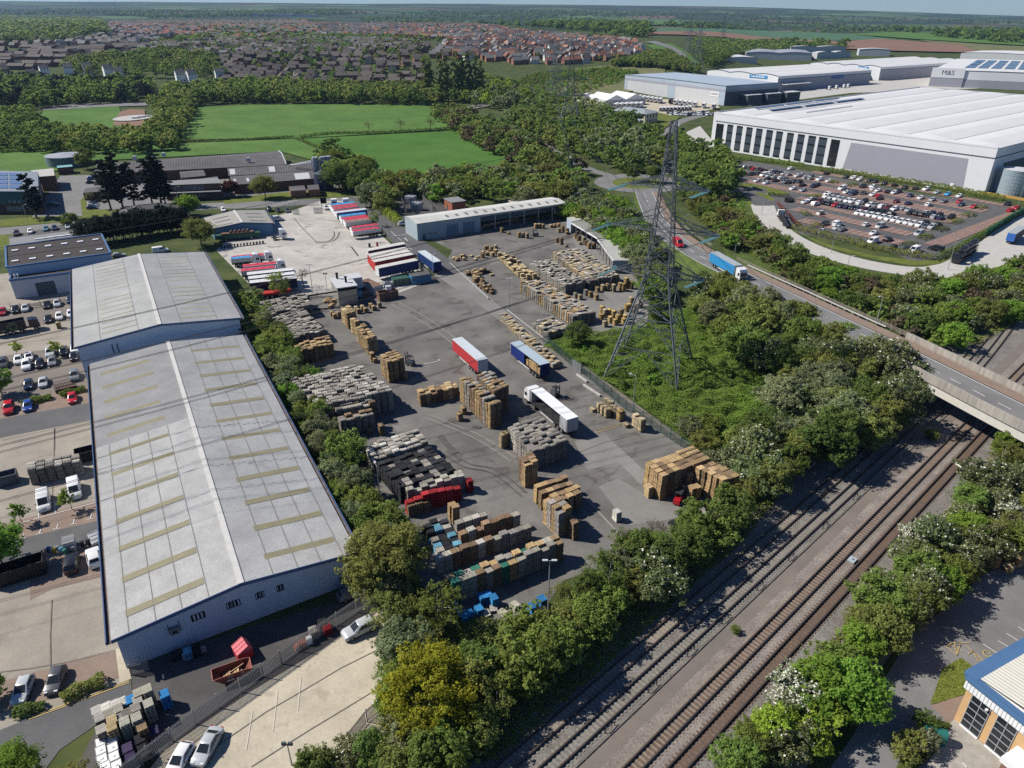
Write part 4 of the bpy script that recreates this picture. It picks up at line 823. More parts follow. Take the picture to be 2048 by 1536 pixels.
def face_s(px):d=ray(px);n=Vector((ex.y,-ex.x,0));o=Vector((0,0,H0));tt=(w0-o).dot(n)/d.dot(n);p=o+d*tt;return(p-w0).dot(ex)/WL
bays=[(247,290,748), (311,344,755), (366,400,762), (423,458,768), (480,516,776), (540,577,783), (597,635,792), (661,699,800), (723,763,808), (785,828,818), (846,894,827), (918,970,836)]
for i, (x0, x1, y)in enumerate(bays):
 s0, s1_=face_s(K('Z3',x0,y)), face_s(K('Z3',x1,y));o=z_(w0, 1.0)+ex*WL*s0;wdt=ex*WL*(s1_-s0)
 n=-ny;b=MB();b.obox(o, wdt, n*.12, (0,0,13.2));w=b.build('window', M_glass if i in(0,11)else mat('slate_glazing',(.055,.068,.085),rough=.25,spec=.5), t)
 f=MB()
 for zz in(0, 4.2, 8.6, 12.6):
  if i not in(0, 11):f.obox(o+Vector((0,0,zz))+n*.12, wdt, n*.06, (0,0,.9))
 if f.v:f.build('glass_band', M_glass, w)
gp=[face_s(K('Z3',1035,850)), face_s(K('Z3',1720,940))];n=-ny
o=z_(w0, 1.0)+ex*WL*gp[0];o2=z_(w0, 1.0)+ex*WL*gp[1];b=MB();k0=gp[0]-.012;b.face([z_(w0+ex*WL*k0+n*.06,1),z_(w0+ex*WL*(gp[1]+.008)+n*.06,1),z_(w0+ex*WL*gp[1]+n*.06,13.8),z_(w0+ex*WL*gp[0]+n*.06,13.8)]);b.build('grey_panel', M_gpanel, t)
b=MB();b.obox(z_(w0,15.2)+ex*2+n*.02, ex*(WL-2), n*.1, (0,0,.45));b.obox(z_(w1,15.2), ex*.1, ny*(WD*.7), (0,0,.45));b.obox(z_(w0,15.2)-ex*.1, ex*.1, ny*8, (0,0,.45));b.build('dark_band', M_dkpanel, t)
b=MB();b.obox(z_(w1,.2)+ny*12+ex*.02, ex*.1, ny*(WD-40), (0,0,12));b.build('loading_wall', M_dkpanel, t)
for s0, s1_, u0, u1 in((.035,.055,.12,.5), (.105,.125,.12,.55)):
 for k in range(3):p=z_(c00, wh+1.1)+ex*WL*s0+ny*WD*(u0+(u1-u0)*k/3);b=MB();b.obox(p, ex*WL*(s1_-s0), ny*WD*(u1-u0)/3.3, (0,0,.15));b.build('solar_panel', M_solar, roof)
for s0, u0, u1 in((.075,.1,.45), (.15,.1,.45), (.172,.1,.3), (.235,.15,.35)):
 p=z_(c00, wh+1.1)+ex*WL*s0+ny*WD*u0;b=MB();b.obox(p, ex*.7, ny*WD*(u1-u0), (0,0,.12));b.build('roof_walkway', M_gpanel, roof)
wallpatch('fire_door', t, w0, w1, gp[1]-.03, gp[1]-.02, .05, 2.4, M_whitep, .1)
WAREX, WARN, WAR0, WARL=ex.copy(), ny.copy(), w0.copy(), WL
rebase(t)
t=thing('storage_tank', 'tall galvanised sprinkler tank at the corner of the white warehouse', 'tank');c=PK('Z3', 1870, 1137)+ny*5+ex*5;b=MB();b.cyl(c, 6.2, 11.2, 32)
for k in range(8):b.cyl(c+Vector((0,0,.3+k*1.45)), 6.26, .08, 32)
b.build('shell', mat('tank_steel',(.33,.40,.43),rough=.45,metal=.3,coords='obj',var=.1,vscale=.5), t);b=MB();b.cyl(c+Vector((0,0,11.2)), 6.3, .8, 32, r2=.4);b.build('lid', M_lgpanel, t);b=MB();b.tube([c+Vector((3,-6,0)),c+Vector((3,-6,11.5)),c+Vector((2,-3,12))], .25, 8);[b.tube([c+Vector((6.5+k,-1,0)),c+Vector((6.5+k,-1,12.5))],.15,6)for k in range(3)];b.build('pipe', M_galv, t);rebase(t)
t=thing('pump_house', 'low yellow edged pump house base below the steel tank', 'plinth');b=MB();p=c-ex*9-ny*8;b.obox(p, ex*22, ny*1.2, (0,0,.9));b.build('plinth', mat('amber_edge',(.45,.27,.06),coords='pos'), t);b=MB();b.obox(p+ex*20+ny*1.25, ex*2, ny*8, (0,0,1.1));b.build('side_wall', mat('amber_edge',(.45,.27,.06)), t);rebase(t)
# -- other big sheds of the business park
def bigbox(name, lab, fl_, fr_, far_, hh, mwall, mroof, cat='warehouse', bands=(), curved=0, mwallR=None):
 """fl_, fr_ ground points of the near face; far_ a roof point fixing the depth"""
 t=thing(name, lab, cat);ex=(fr_-fl_).normalized();ny=Vector((-ex.y,ex.x,0));L_=(fr_-fl_).length;D_=abs((z_(far_,0)-fl_).dot(ny))
 b=MB();b.prism([fl_,fr_,fr_+ny*D_,fl_+ny*D_], 0, hh);b.build('wall', mwall, t)
 r=MB();nb=curved or 1
 for i in range(nb):
  for k in range(6):
   s0, s1_=(i+k/6)/nb, (i+(k+1)/6)/nb;a_=1.6 if curved else.5;z0, z1=[hh+.1+a_*math.sin(math.pi*kk/6)for kk in(k,k+1)];p, q=fl_+ex*L_*s0, fl_+ex*L_*s1_
   r.face([z_(p,z0),z_(q,z1),z_(q+ny*D_,z1),z_(p+ny*D_,z0)]);r.face([z_(p,hh),z_(q,hh),z_(q,z1),z_(p,z0)], 1);r.face([z_(p+ny*D_,hh),z_(q+ny*D_,hh),z_(q+ny*D_,z1),z_(p+ny*D_,z0)], 1)
   r.beam(z_(p,z0), z_(q,z1), .5, .5, 2)
 ro=r.build('roof', [mroof,mwall,M_dkpanel], t)
 for z0, z1, m in bands:b=MB();b.obox(z_(fl_,z0)-ny*.12, ex*L_, ny*.11, (0,0,z1-z0));b.obox(z_(fr_,z0)+ex*.01, ex*.11, ny*D_, (0,0,z1-z0));b.build('cladding_band', m, t)
 return t, ro, ex, ny, L_, D_
l0, r0=P(K('W1',170,440)), P(K('W1',1370,612));hh=15.5
t, ro, ex, ny, L_, D_=bigbox('trailer_dealer_building', 'flat roofed grey warehouse with white sign behind the white trailers', l0, r0, P(K('W1',805,212),hh), hh, M_lgpanel, M_bgpanel, bands=((hh-2.6,hh+.6,M_bgpanel),(hh-4.4,hh-2.6,M_gpanel)))
for s0, s1_ in((0,.03), (.47,.54), (.95,1)):wallpatch('light_panel', t, l0, r0, s0, s1_, .1, hh-4.5, M_bgpanel, .1)
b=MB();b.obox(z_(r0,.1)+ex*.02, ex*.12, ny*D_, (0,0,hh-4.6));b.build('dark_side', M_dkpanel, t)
sg=wallpatch('sign', t, l0, r0, .875, .948, hh-9, hh-5.6, M_whitep, .25);text('lettering', 'NOPAS', 2.6, M_black, sg, z_(l0+ex*L_*.911-ny*.3,hh-7.2), ex, (0,0,1))
for k in range(3):
 b=MB();p=z_(r0, 0)+ny*(18+k*24)+ex*.2;b.obox(p, ex*9, ny*17, (0,0,8));b.build('office_bay', M_dkpanel, t);b=MB();b.obox(p+Vector((0,0,8))-ny*.5, ex*9.6, ny*18, (0,0,.4));b.build('canopy', M_lgpanel, t)
 for j in range(3):window(t, p+ex*9.02+ny*(2+j*5)+Vector((0,0,4.5)), ny*3, (0,0,1.8), nx=2, nz=1)
rebase(t)
for lab, fl_, fr_, far_, hh, signs in(('white warehouse with wavy roof edge and blue sign left of its twin',(1415,141),(1557,153),(1719,138.6),14,((.62,.86),1)), ('second white warehouse with wavy roof edge behind the first',(1621,126),(1762,135),(1913,120),14,((.70,.84),0))):
 a_, b_=z_(P(fl_,hh), 0), z_(P(fr_,hh), 0);t, ro, ex, ny, L_, D_=bigbox('wavy_roof_warehouse', lab, a_, b_, P(far_,hh), hh, M_wwall, M_wsheet, curved=3 if signs[1]else 4)
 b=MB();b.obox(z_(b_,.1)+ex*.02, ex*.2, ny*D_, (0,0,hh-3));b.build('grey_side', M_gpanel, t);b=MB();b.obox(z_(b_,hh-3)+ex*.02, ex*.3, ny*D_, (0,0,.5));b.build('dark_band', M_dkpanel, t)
 sg=wallpatch('sign', t, a_, b_, signs[0][0], signs[0][1], hh-3.2, hh-.3, mat('sign_blue',(.03,.25,.55),rough=.4), .3)
 b=MB();n_=9
 for i in range(n_):s=signs[0][0]+(signs[0][1]-signs[0][0])*(.12+.76*i/n_);p=z_(a_+ex*L_*s-ny*.33, hh-2.4);b.obox(p, ex*L_*(signs[0][1]-signs[0][0])*.06, -ny*.05, (0,0,1.2+.3*(i%2)))
 b.build('lettering', M_whitep, sg)
 if signs[1]:
  b=MB();b.obox(z_(b_,hh-6)+ex*.3+ny*D_*.55, ex*.2, ny*D_*.14, (0,0,3.2));b.build('side_sign', mat('navy_sign',(.10,.16,.34)), t)
  b=MB();b.obox(z_(b_,6.6)+ex*.3+ny*3, ex*9, ny*40, (0,0,.5));b.build('canopy', M_lgpanel, t)
 else:
  b=MB();b.obox(z_(a_,.0)-ny*9+ex*L_*.1, ex*L_*.75, ny*8.9, (0,0,6.5));ob=b.build('office_block', M_wwall, t)
  for zz in(.8, 3.8):
   for k in range(6):window(t, z_(a_-ny*9.02+ex*L_*(.13+k*.12),zz), ex*L_*.08, (0,0,1.7), nx=3, nz=1)
  b=MB();b.obox(z_(a_,6.5)-ny*10+ex*L_*.08, ex*L_*.8, ny*10, (0,0,.4));b.build('canopy', M_dkpanel, t)
 rebase(t)
for lab, fl_, fr_, far_, hh, m in(('small grey gabled unit with white sign at the park edge',(1451,131),(1513,131),(1560,109),10,M_lgpanel), ('grey twin gabled unit with dark roof behind the small trees',(1490,120),(1622,122),(1560,100),11,M_gpanel), ('white roofed unit beyond the twin gabled unit',(1580,108),(1690,108),(1720,93),12,M_wsheet), ('white roofed unit right of the twin gabled unit',(1633,119),(1700,117),(1700,103),10,M_wsheet), ('pale long unit with white roof below the ploughed field',(1716,114),(1778,115),(1840,99),12,M_wsheet), ('far right white warehouse with loading doors',(1918,122),(2060,128),(2100,106),12,M_wsheet)):
 a_, b_=P(fl_), P(fr_);t, ro, ex, ny, L_, D_=bigbox('trade_unit', lab, a_, b_, P(far_,hh), hh, M_lgpanel, M_wsheet if m is M_lgpanel else m, curved=2 if 'twin' in lab else 1);rebase(t)
l0, r0=P((1857,172)), P((2150,186));hh=16
t, ro, ex, ny, L_, D_=bigbox('retail_warehouse', 'white and grey warehouse with large letter sign and solar roof at the right edge', l0, r0, P((2060,122),hh), hh, M_wwall, M_wsheet)
b=MB();b.obox(z_(l0,.1)-ny*.2, ex*L_, ny*.18, (0,0,8));b.build('grey_wall', M_gpanel, t)
sg0=l0-ny*.3;b=MB();b.obox(z_(sg0,hh-7), ex*31, -ny*1.2, (0,0,9.5));sg=b.build('sign', M_wwall, t);text('lettering', 'M&S', 6.6, M_dkpanel, sg, z_(sg0+ex*15.5-ny*1.25,hh-2.2), ex, (0,0,1), .06)
b=MB();b.obox(z_(sg0,.1), ex*31, -ny*1.0, (0,0,hh-7.2));b.build('sign_base', M_gpanel, t)
for i in range(8):
 for k in range(3):b=MB();b.obox(z_(l0,hh+.75)+ex*L_*(.2+i*.095)+ny*D_*(.2+k*.24), ex*L_*.07, ny*D_*.2, (0,0,.2));b.build('solar_panel', M_solar, ro)
rebase(t)
# cream office block behind the trees
t=thing('office_block', 'two storey cream and blue office block with grey roof by the trailer yard', 'office');l0, r0=P(K('W1',0,790)), P(K('W1',415,838));ex=(r0-l0).normalized();ny=Vector((-ex.y,ex.x,0));L_=(r0-l0).length;hh=7.2;D_=17
b=MB();b.prism([l0,r0,r0+ny*D_,l0+ny*D_], 0, hh);b.build('wall', mat('cream_wall',(.58,.53,.40),coords='pos',var=.04), t)
for s0, s1_ in((.22,.55), (.74,.88)):wallpatch('blue_panel', t, l0, r0, s0, s1_, .2, hh-.3, mat('pale_blue_panel',(.44,.54,.66)), .1)
e=[l0-ex-ny, r0+ex-ny, r0+ex+ny*(D_+1), l0-ex+ny*(D_+1)];b=MB();g0, g1=z_(l0+ny*D_/2+ex*7, hh+2.4), z_(r0+ny*D_/2-ex*7, hh+2.4);e=[z_(p,hh)for p in e]
b.face([e[0],e[1],g1,g0]);b.face([e[1],e[2],g1]);b.face([e[2],e[3],g0,g1]);b.face([e[3],e[0],g0]);b.build('roof', mat('office_roof',(.25,.28,.30),coords='pos',var=.05), t)
for zz in(.9, 4.2):
 for i in range(7):window(t, z_(l0+ex*L_*(.06+i*.135)-ny*.12,zz), ex*2.6, (0,0,1.8), nx=3, nz=1)
for zz in(.9, 4.2):
 for i in range(4):window(t, z_(r0+ny*(2.5+i*3.8),zz), ny*1.4, (0,0,1.8), nx=1, nz=1)
rebase(t)
# white marquee-like trailer shelter
t=thing('white_marquee', 'big white ridged marquee in the trailer yard', 'marquee');l0, r0=P(K('X1',590,850)), P(K('X1',780,888));ex=(r0-l0).normalized();ny=Vector((-ex.y,ex.x,0));L_=(r0-l0).length
b=MB();D_=40
for i in range(2):
 p, q=l0+ny*D_*i/2, l0+ny*D_*(i+1)/2;m_=(p+q)/2;e_=ex*L_;b.face([z_(p,5),z_(p+e_,5),z_(m_+e_,9),z_(m_,9)]);b.face([z_(m_,9),z_(m_+e_,9),z_(q+e_,5),z_(q,5)]);b.face([z_(p,0),z_(q,0),z_(q,5),z_(m_,9),z_(p,5)]);b.face([z_(p+e_,0),z_(q+e_,0),z_(q+e_,5),z_(m_+e_,9),z_(p+e_,5)])
b.build('canopy', M_whitep, t);b=MB();b.prism([l0,l0+ex*L_,l0+ex*L_+ny*D_,l0+ny*D_], 0, 4.9);b.build('wall', M_lgpanel, t);rebase(t)
# -- buff brick unit at bottom right
t=thing('buff_brick_unit', 'buff brick unit with blue roof edge and tall dark windows at the lower right corner', 'building')
c0, c1=P(K('V3',150,1005)), P(K('V3',760,1520));ex=(c1-c0).normalized();ny=Vector((-ex.y,ex.x,0));ny=ny if ny.x>0 else-ny;L_=22;D_=30;hh=5.15;ht=7.5
A_, B_, C_, D2=c0, c0+ex*L_, c0+ex*L_+ny*D_, c0+ny*D_
b=MB();b.prism([A_,B_,C_,D2], 0, hh);b.build('wall', M_buff, t)
n=-ny;out=[A_-ex*.25+n*.25, B_+n*.25, C_, D2-ex*.25];b=MB();b.prism(out, hh, ht-.4, 0, bottom=True)
k=int(L_/.4)
for i in range(k):b.obox(z_(out[0],hh+.05)+ex*i*.4, ex*.2, n*.05, (0,0,1.4))
for i in range(int(D_/.4)):b.obox(z_(out[0],hh+.05)+ny*i*.4, ny*.2, -ex*.05, (0,0,1.4))
b.build('white_cladding', M_whitep, t)
b=MB();b.obox(z_(out[0],hh+1.5)+n*.06-ex*.06, ex*(L_+1), n*.35, (0,0,.35));b.obox(z_(out[0],hh+1.5)-ex*.4, ex*.34, ny*D_, (0,0,.35));b.obox(z_(out[0],ht-.45)+n*.1-ex*.5, ex*(L_+1), -n*.5, (0,0,.3));b.obox(z_(out[0],ht-.35)-ex*.5, ex*1.5, ny*D_, (0,0,.25));b.build('blue_trim', M_bluet2, t)
b=MB();r0_, r1_=z_(out[0], ht-.1)+ex*1.0-n*.4, z_(out[0], ht+1.2)+ex*12-n*.4;corrugate(b, r0_, r0_+ny*D_, r1_, r1_+ny*D_, .5, .06, 0);b.build('roof', mat('cream_ribbed_roof',(.52,.50,.43),coords='pos',var=.05,tint=True), t)
def s_front(x, y):d=ray(K('V3',x,y));o=Vector((0,0,H0));tt=(A_-o).dot(ny)/d.dot(ny);return(o+d*tt-A_).dot(ex)
for x0, y0, x1, y1 in((220,1060,405,1220), (485,1280,680,1445)):
 s0, s1_=s_front(x0, y0), s_front(x1, y1);window(t, z_(A_+ex*s0+n*.01,.15), ex*(s1_-s0), (0,0,4.9), nx=2, nz=5, frame=M_frame)
 wl=MB();wl.obox(z_(A_+ex*s0,.02)+n*.02, ex*(s1_-s0), n*.25, (0,0,.12));wl.build('sill', M_whitep, t)
s0=s_front(760, 1500);b=MB();b.obox(z_(A_+ex*s0,.05)+n*.05, ex*8, n*2.6, (0,0,2.4));b.build('porch_wall', M_brick, t);b=MB();b.obox(z_(A_+ex*(s0-.2),2.45)+n*.05, ex*8, n*2.8, (0,0,.8));b.build('porch_roof', M_whitep, t)
for dx, m in((2.6,.6), (12,.6)):b=MB();b.cyl(z_(A_+ex*dx+n*.3,4.6), .16, .2, 8);b.build('lamp', M_whitep, t)
rebase(t)
# -- railway bridge
t=thing('railway_bridge', 'stained concrete road bridge over the railway tracks', 'bridge')
def bpath(off, dz):return[p for p in rail_path(off,dz)][iB-5:]
def wallstrip(name, o0, o1, z0, z1, m):
 a_, b_=bpath(o0, 0), bpath(o1, 0);mb=MB()
 for i in range(len(a_)-1):
  p0, p1, q0, q1=a_[i], a_[i+1], b_[i], b_[i+1];Z=Vector((0,0,1))
  mb.face([p0+Z*z1,p1+Z*z1,q1+Z*z1,q0+Z*z1]);mb.face([p0+Z*z0,p1+Z*z0,p1+Z*z1,p0+Z*z1]);mb.face([q0+Z*z0,q1+Z*z0,q1+Z*z1,q0+Z*z1]);mb.face([p0+Z*z0,p1+Z*z0,q1+Z*z0,q0+Z*z0])
 mb.face([a_[0]+Vector((0,0,z0)),a_[0]+Vector((0,0,z1)),b_[0]+Vector((0,0,z1)),b_[0]+Vector((0,0,z0))])
 return mb.build(name, m, t)
M_stain=mat('stained_concrete', (.36,.33,.28), coords='pos', rgb2=(.24,.22,.195), vscale=.7, var=.18, grain=.12, gscale=4)
n_=M_stain.node_tree;mp=n_.nodes.new('ShaderNodeVectorMath');mp.operation='MULTIPLY';mp.inputs[1].default_value=(1.6, 1.6, .12);g_=[x for x in n_.nodes if x.type=='NEW_GEOMETRY'][0]
for l in list(n_.links):
 if l.from_node==g_:tgt=l.to_socket;n_.links.remove(l);n_.links.new(mp.outputs[0], tgt)
n_.links.new(g_.outputs['Position'], mp.inputs[0])
wallstrip('near_parapet', -4.6, -5.0, -.35, 1.5, M_stain);wallstrip('far_parapet', 7.4, 7.8, -.35, 1.5, M_stain);wallstrip('near_beam', -4.2, -4.7, -2.2, -.55, mat('pale_beam',(.52,.50,.44),coords='pos',var=.08));wallstrip('deck', -4.15, 7.35, -1.5, -.06, M_stain)
b=MB();p=rail_path(0)[iB-5];d=(rail_path(0)[iB]-p).normalized();nn=Vector((-d.y,d.x,0));b.obox(z_(p,0)-nn*5, d*1.2, nn*13, (0,0,5.4));b.build('abutment', M_stain, t)
rebase(t)
# ------------------------------------------------------------------ pallet stacks
M_wood=mat('pallet_wood', (1,1,1), coords='obj', var=.16, vscale=3.0, tint=True, objcol=True, rough=.9, spec=.15)
TONE=dict(grey=(.30,.275,.24), pale=(.42,.39,.335), tan=(.44,.31,.165), brown=(.26,.18,.11), fresh=(.55,.43,.245), yellow=(.56,.40,.17), white=(.56,.54,.48), dark=(.035,.036,.04), blue=(.04,.22,.50), sky=(.18,.42,.55), red=(.38,.035,.04), green=(.05,.20,.14), purple=(.06,.045,.10), timber=(.50,.405,.26))
PAL={}
rs=random.Random(5)
def pallet_geo(n, seed, fine=True):
 r=random.Random(seed);b=MB();lh=.146
 ox=oy=0
 for k in range(n):
  ox=max(-.09, min(.09,ox+r.uniform(-.02,.02)));oy=max(-.09, min(.09,oy+r.uniform(-.02,.02)));z=k*lh;dx, dy=ox+r.uniform(-.03, .03), oy+r.uniform(-.03, .03);g=r.uniform(.68, 1.2);t=(g*r.uniform(.97,1.04), g, g*r.uniform(.93,1.03));gap_shade=tuple(c*.62 for c in t)  # block tint darkened: shade between the decks put into the colour
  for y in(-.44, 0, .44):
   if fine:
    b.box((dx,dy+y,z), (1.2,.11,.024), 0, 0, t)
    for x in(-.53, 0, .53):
     if x or y:b.box((dx+x,dy+y,z+.024), (.13,.11,.088), 0, 0, gap_shade, skip=(0,1))
   else:b.box((dx,dy+y,z), (1.2,.1,.1), 0, 0, tuple(c*.4 for c in t), skip=(0,1))  # closed stringers coloured dark, painted shade in place of open gaps
  if k<n-1:b.box((dx,dy,z+.112), (1.2,1.0,.024), 0, 0, t)
  else:
   for j in range(6):
    g2=g*r.uniform(.85, 1.12);b.box((dx-.52+j*.208,dy,z+.1), (.155,1.0,.04), 0, 0, (g2,g2,g2))
 return b
def pal_mesh(n, v):
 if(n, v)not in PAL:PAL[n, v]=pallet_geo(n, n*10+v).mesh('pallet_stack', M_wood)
 return PAL[n, v]
STK=[]
def stk(pos, h, ang, tone, lab, group):
 n=max(1, min(40,round(h/.146)))
 STK.append((Vector((pos[0],pos[1],0)),n,ang,tone,lab,group))
def pick(tones):
 ks=tones.split('+');return rs.choice(ks)
def block_(v, O, U, V, h, tones, desc, jit=1.0, drop=0.0, tops=None, nv=None, nu=None):
 o, u, w=P(K(v,*O), h), P(K(v,*U), h), P(K(v,*V), h);eu, ev=u-o, w-o
 nu=nu or max(1, round(eu.length/1.33));nv=nv or max(1, round(ev.length/1.12));a=math.atan2(eu.y, eu.x)
 un=eu.normalized()*max(1.25, eu.length/nu);vn=ev.normalized()*(ev.length/nv if nv>1 else 1.04)
 for j in range(nv):
  for i in range(nu):
   if rs.random()<drop:continue
   p=o+un*(i+.5)+vn*(j+.5);hh=h+rs.choice((0,0,0,-.15,.15,-.3,-.45))*jit
   lab='pallet stack, %s along, %s row, %s'%(nth(i+1), nth(j+1), desc)if nv>1 else 'pallet stack, %s along the %s'%(nth(i+1), desc)
   stk(p, hh, a+rs.uniform(-.03,.03), pick(tones), lab, 'pallet stacks of the '+desc)
def single(v, items, tones, desc, ang=None, ramble=.0):
 for i, it in enumerate(items):
  x, y, h=it[:3];tn=it[3]if len(it)>3 else pick(tones)
  stk(P(K(v,x,y),h), h, (A1 if ang is None else ang)+rs.uniform(-ramble,ramble), tn, '%s pallet stack of the %s'%(nth(i+1),desc)if len(items)>1 else desc, 'pallet stacks of the '+desc if len(items)>1 else 'single pallet stacks')
G3='grey+grey+grey+pale'
block_('Z5', (440,915), (765,850), (405,830), 3.4, 'grey+grey+pale+pale', 'farthest grey block by the tree belt')
block_('Z5', (600,1085), (850,1015), (470,930), 3.4, G3, 'second grey block by the tree belt')
block_('Z5', (660,1175), (905,1110), (640,1120), 3.9, 'tan+brown+tan', 'tan block by the tree belt')
single('Z5', [(700,1185,2.4)], 'brown', 'brown pallet stack at the tree side of the tan block')
block_('X5', (400,835), (550,790), (312,732), 4.2, 'fresh+tan', 'first tall tan group near the kiln', nu=2)
block_('X5', (525,962), (625,938), (437,892), 4.0, 'tan+fresh', 'second tall tan group near the kiln', nu=1)
block_('X5', (715,1222), (872,1165), (542,1015), 4.2, 'tan+fresh+tan', 'third tall tan group near the kiln', nu=2)
single('X5', [(840,1500,1.2),(800,1420,2.2)], 'tan', 'low pair at the end of the tall tan groups')
block_('Z5', (1275,1250), (1395,1215), (1225,1190), 5.1, 'tan+brown+tan', 'freestanding tan block beside the forklift', jit=.3)
single('Z5', [(1400,1315,1.5)], 'tan', 'low tan pallet stack at the corner of the freestanding block')
block_('Z8', (575,248), (110,348), (375,85), 4.8, 'grey+grey+pale+grey+pale', 'largest pale grey block by the tree belt')
block_('Z8', (470,325), (140,395), (430,292), 4.1, 'grey+pale+brown', 'second tier of the largest grey block')
block_('Z8', (460,382), (245,440), (440,350), 4.0, 'brown+grey', 'front tier of the largest grey block')
single('Z8', [(498,458,2.2),(425,490,1.0)], 'brown', 'loose pair in the shade before the largest grey block')
block_('Z8', (790,562), (440,672), (725,482), 3.2, 'pale+pale+white+grey', 'pale part of the black pallet block')
block_('Z8', (955,735), (612,850), (800,587), 3.2, 'dark+dark+dark+dark+grey', 'black part of the black pallet block')
block_('Z8', (1012,772), (655,872), (990,738), 3.0, 'pale+grey', 'pale rim of the black pallet block')
block_('Z8', (992,840), (650,928), (978,815), 3.0, 'red', 'red row before the black pallet block')
block_('Z8', (805,925), (665,965), (790,905), 2.2, 'brown', 'low brown row below the red row')
single('Z8', [(1037,795,2.5)], 'red', 'short red pallet stack at the right end of the red row')
block_('Z8', (1000,1190), (840,1237), (890,1015), 1.6, 'dark+dark+sky+sky+dark+pale', 'blue and black plastic pallet patch under the trees', jit=2)
block_('Z8', (930,975), (985,960), (900,945), 3.3, 'tan', 'tall tan pair behind the long rows', nv=2, nu=1)
block_('Z8', (980,1140), (1350,1000), (970,1115), 3.0, 'brown+grey+pale+tan', 'back long row of the near end', nv=1)
block_('Z8', (952,1078), (1155,1012), (945,1050), 3.0, 'pale+white+grey', 'short back row of the near end', nv=1)
block_('Z8', (838,1290), (1428,1072), (822,1265), 2.9, 'pale+grey+brown+white', 'middle long row of the near end', nv=1)
block_('Z8', (935,1445), (1625,1175), (885,1390), 3.8, 'brown+tan+grey+pale+tan+green', 'nearest long double row', nv=2)
block_('Z8', (735,282), (975,222), (720,240), 2.7, 'tan+fresh+brown', 'low tan row left of the tall centre block')
block_('Z8', (1165,337), (1240,315), (975,170), 5.6, 'tan+brown+tan+grey', 'tall centre block', nu=2)
block_('Z8', (1190,255), (1280,218), (1085,150), 5.6, 'brown+tan+grey', 'back wing of the tall centre block')
single('Z8', [(980,388,1.6),(1005,352,1.4)], 'tan', 'small pair in front of the tall centre block')
block_('Z8', (1430,622), (1640,548), (1275,470), 4.2, 'grey+grey+grey+pale', 'dark grey block beside the white lorry')
single('Z8', [(1245,515,3.0),(1265,505,3.0)], 'fresh', 'fresh tan pair beside the dark grey block')
block_('Z8', (1375,702), (1460,672), (1345,655), 5.0, 'tan+brown', 'narrow tan tower by the dark grey block', nu=2, nv=3)
for i, (o, u)in enumerate((((1447,852),(1637,787)),((1478,888),(1677,822)),((1560,905),(1707,850)),((1590,930),(1729,872)))):
 block_('Z8', o, u, (o[0]-7,o[1]-20), 3.3, 'tan+brown', '%s of the four spaced tan rows'%nth(i+1), nv=1, jit=.2)
block_('Z8', (1590,1000), (1660,967), (1492,907), 5.0, 'tan+grey+brown', 'tall group at the end of the spaced rows', nu=2)
single('Z8', [(1672,1030,3.4),(1688,1048,3.4)], 'brown', 'low pair beside the tall end group')
block_('Y1', (690,775), (990,666), (582,690), 5.1, 'tan+tan+brown', 'biggest tan block by the railway trees', jit=.25)
block_('Y1', (1062,805), (1165,770), (892,720), 5.0, 'tan+tan+brown', 'second tan block by the railway trees', jit=.25)
single('Y1', [(855,757,3.6),(875,838,2.7),(905,832,2.7)], 'tan', 'small trio between the two railway side blocks')
single('Y1', [(610,833,2.2)], 'fresh', 'pale narrow pallet stack at the corner of the biggest tan block')
single('Y1', [(413,985,1.95)], 'white', 'lone whitish pallet stack in the open yard')
block_('Y1', (425,362), (458,370), (325,290), 2.4, 'timber', 'tall back row of sawn timber packs at the fence', nu=1)
block_('Y1', (350,372), (380,368), (280,325), 1.9, 'timber', 'front row of sawn timber packs at the fence', nu=1)
single('Y1', [(435,368,2.4,'yellow'),(265,358,.7),(470,452,.7)], 'timber', 'loose timber packs along the fence')
block_('Y1', (560,440), (595,430), (505,395), 2.6, 'timber', 'last timber packs at the fence', nu=1)
block_('Z6', (700,1257), (754,1240), (332,917), 1.5, 'timber+fresh+pale', 'long low timber row behind the crash barrier', nu=2)
block_('Z6', (500,660), (597,650), (318,502), 1.8, 'fresh+timber+fresh', 'rough fresh timber row in the back yard', jit=3, drop=.1)
block_('Z6', (790,720), (928,685), (545,565), 3.0, 'pale+grey+pale', 'pale topped block in the back yard')
block_('Z6', (950,690), (1157,645), (702,492), 2.8, 'grey+pale+timber', 'right hand long block in the back yard')
block_('Z6', (840,925), (1000,900), (472,697), 3.2, 'grey+grey+pale+tan', 'front long block in the back yard')
block_('Z6', (670,1045), (817,1000), (557,972), 2.0, 'grey+timber+pale', 'low block next to the round bush')
single('Z6', [(980,695,2),(1010,730,1.5),(1045,715,1.8),(1080,710,2),(1120,712,2.2),(1165,700,2.4),(1205,668,3.2,'yellow'),(1240,690,2.4,'yellow'),(1185,705,2.4,'yellow'),(930,750,1.6),(960,762,1.6),(1000,782,1.6),(860,770,1.5),(890,782,1.5)], 'tan+timber+grey', 'scattered group between the back blocks', ramble=.1)
single('Z6', [(1040,860,2.2),(1060,882,2.2),(1090,880,2.2),(1120,890,2.2),(1170,880,2.8),(1200,918,2.2),(1150,920,2),(1035,915,1.6),(1095,930,1.8),(1060,962,1.6),(1130,950,1.6),(1190,945,1.6),(1240,800,2.2),(1225,842,2.4),(1262,850,2.4),(1210,850,2),(1300,842,1.2)], 'yellow+yellow+timber', 'yellow packs near the pylon', ramble=.08)
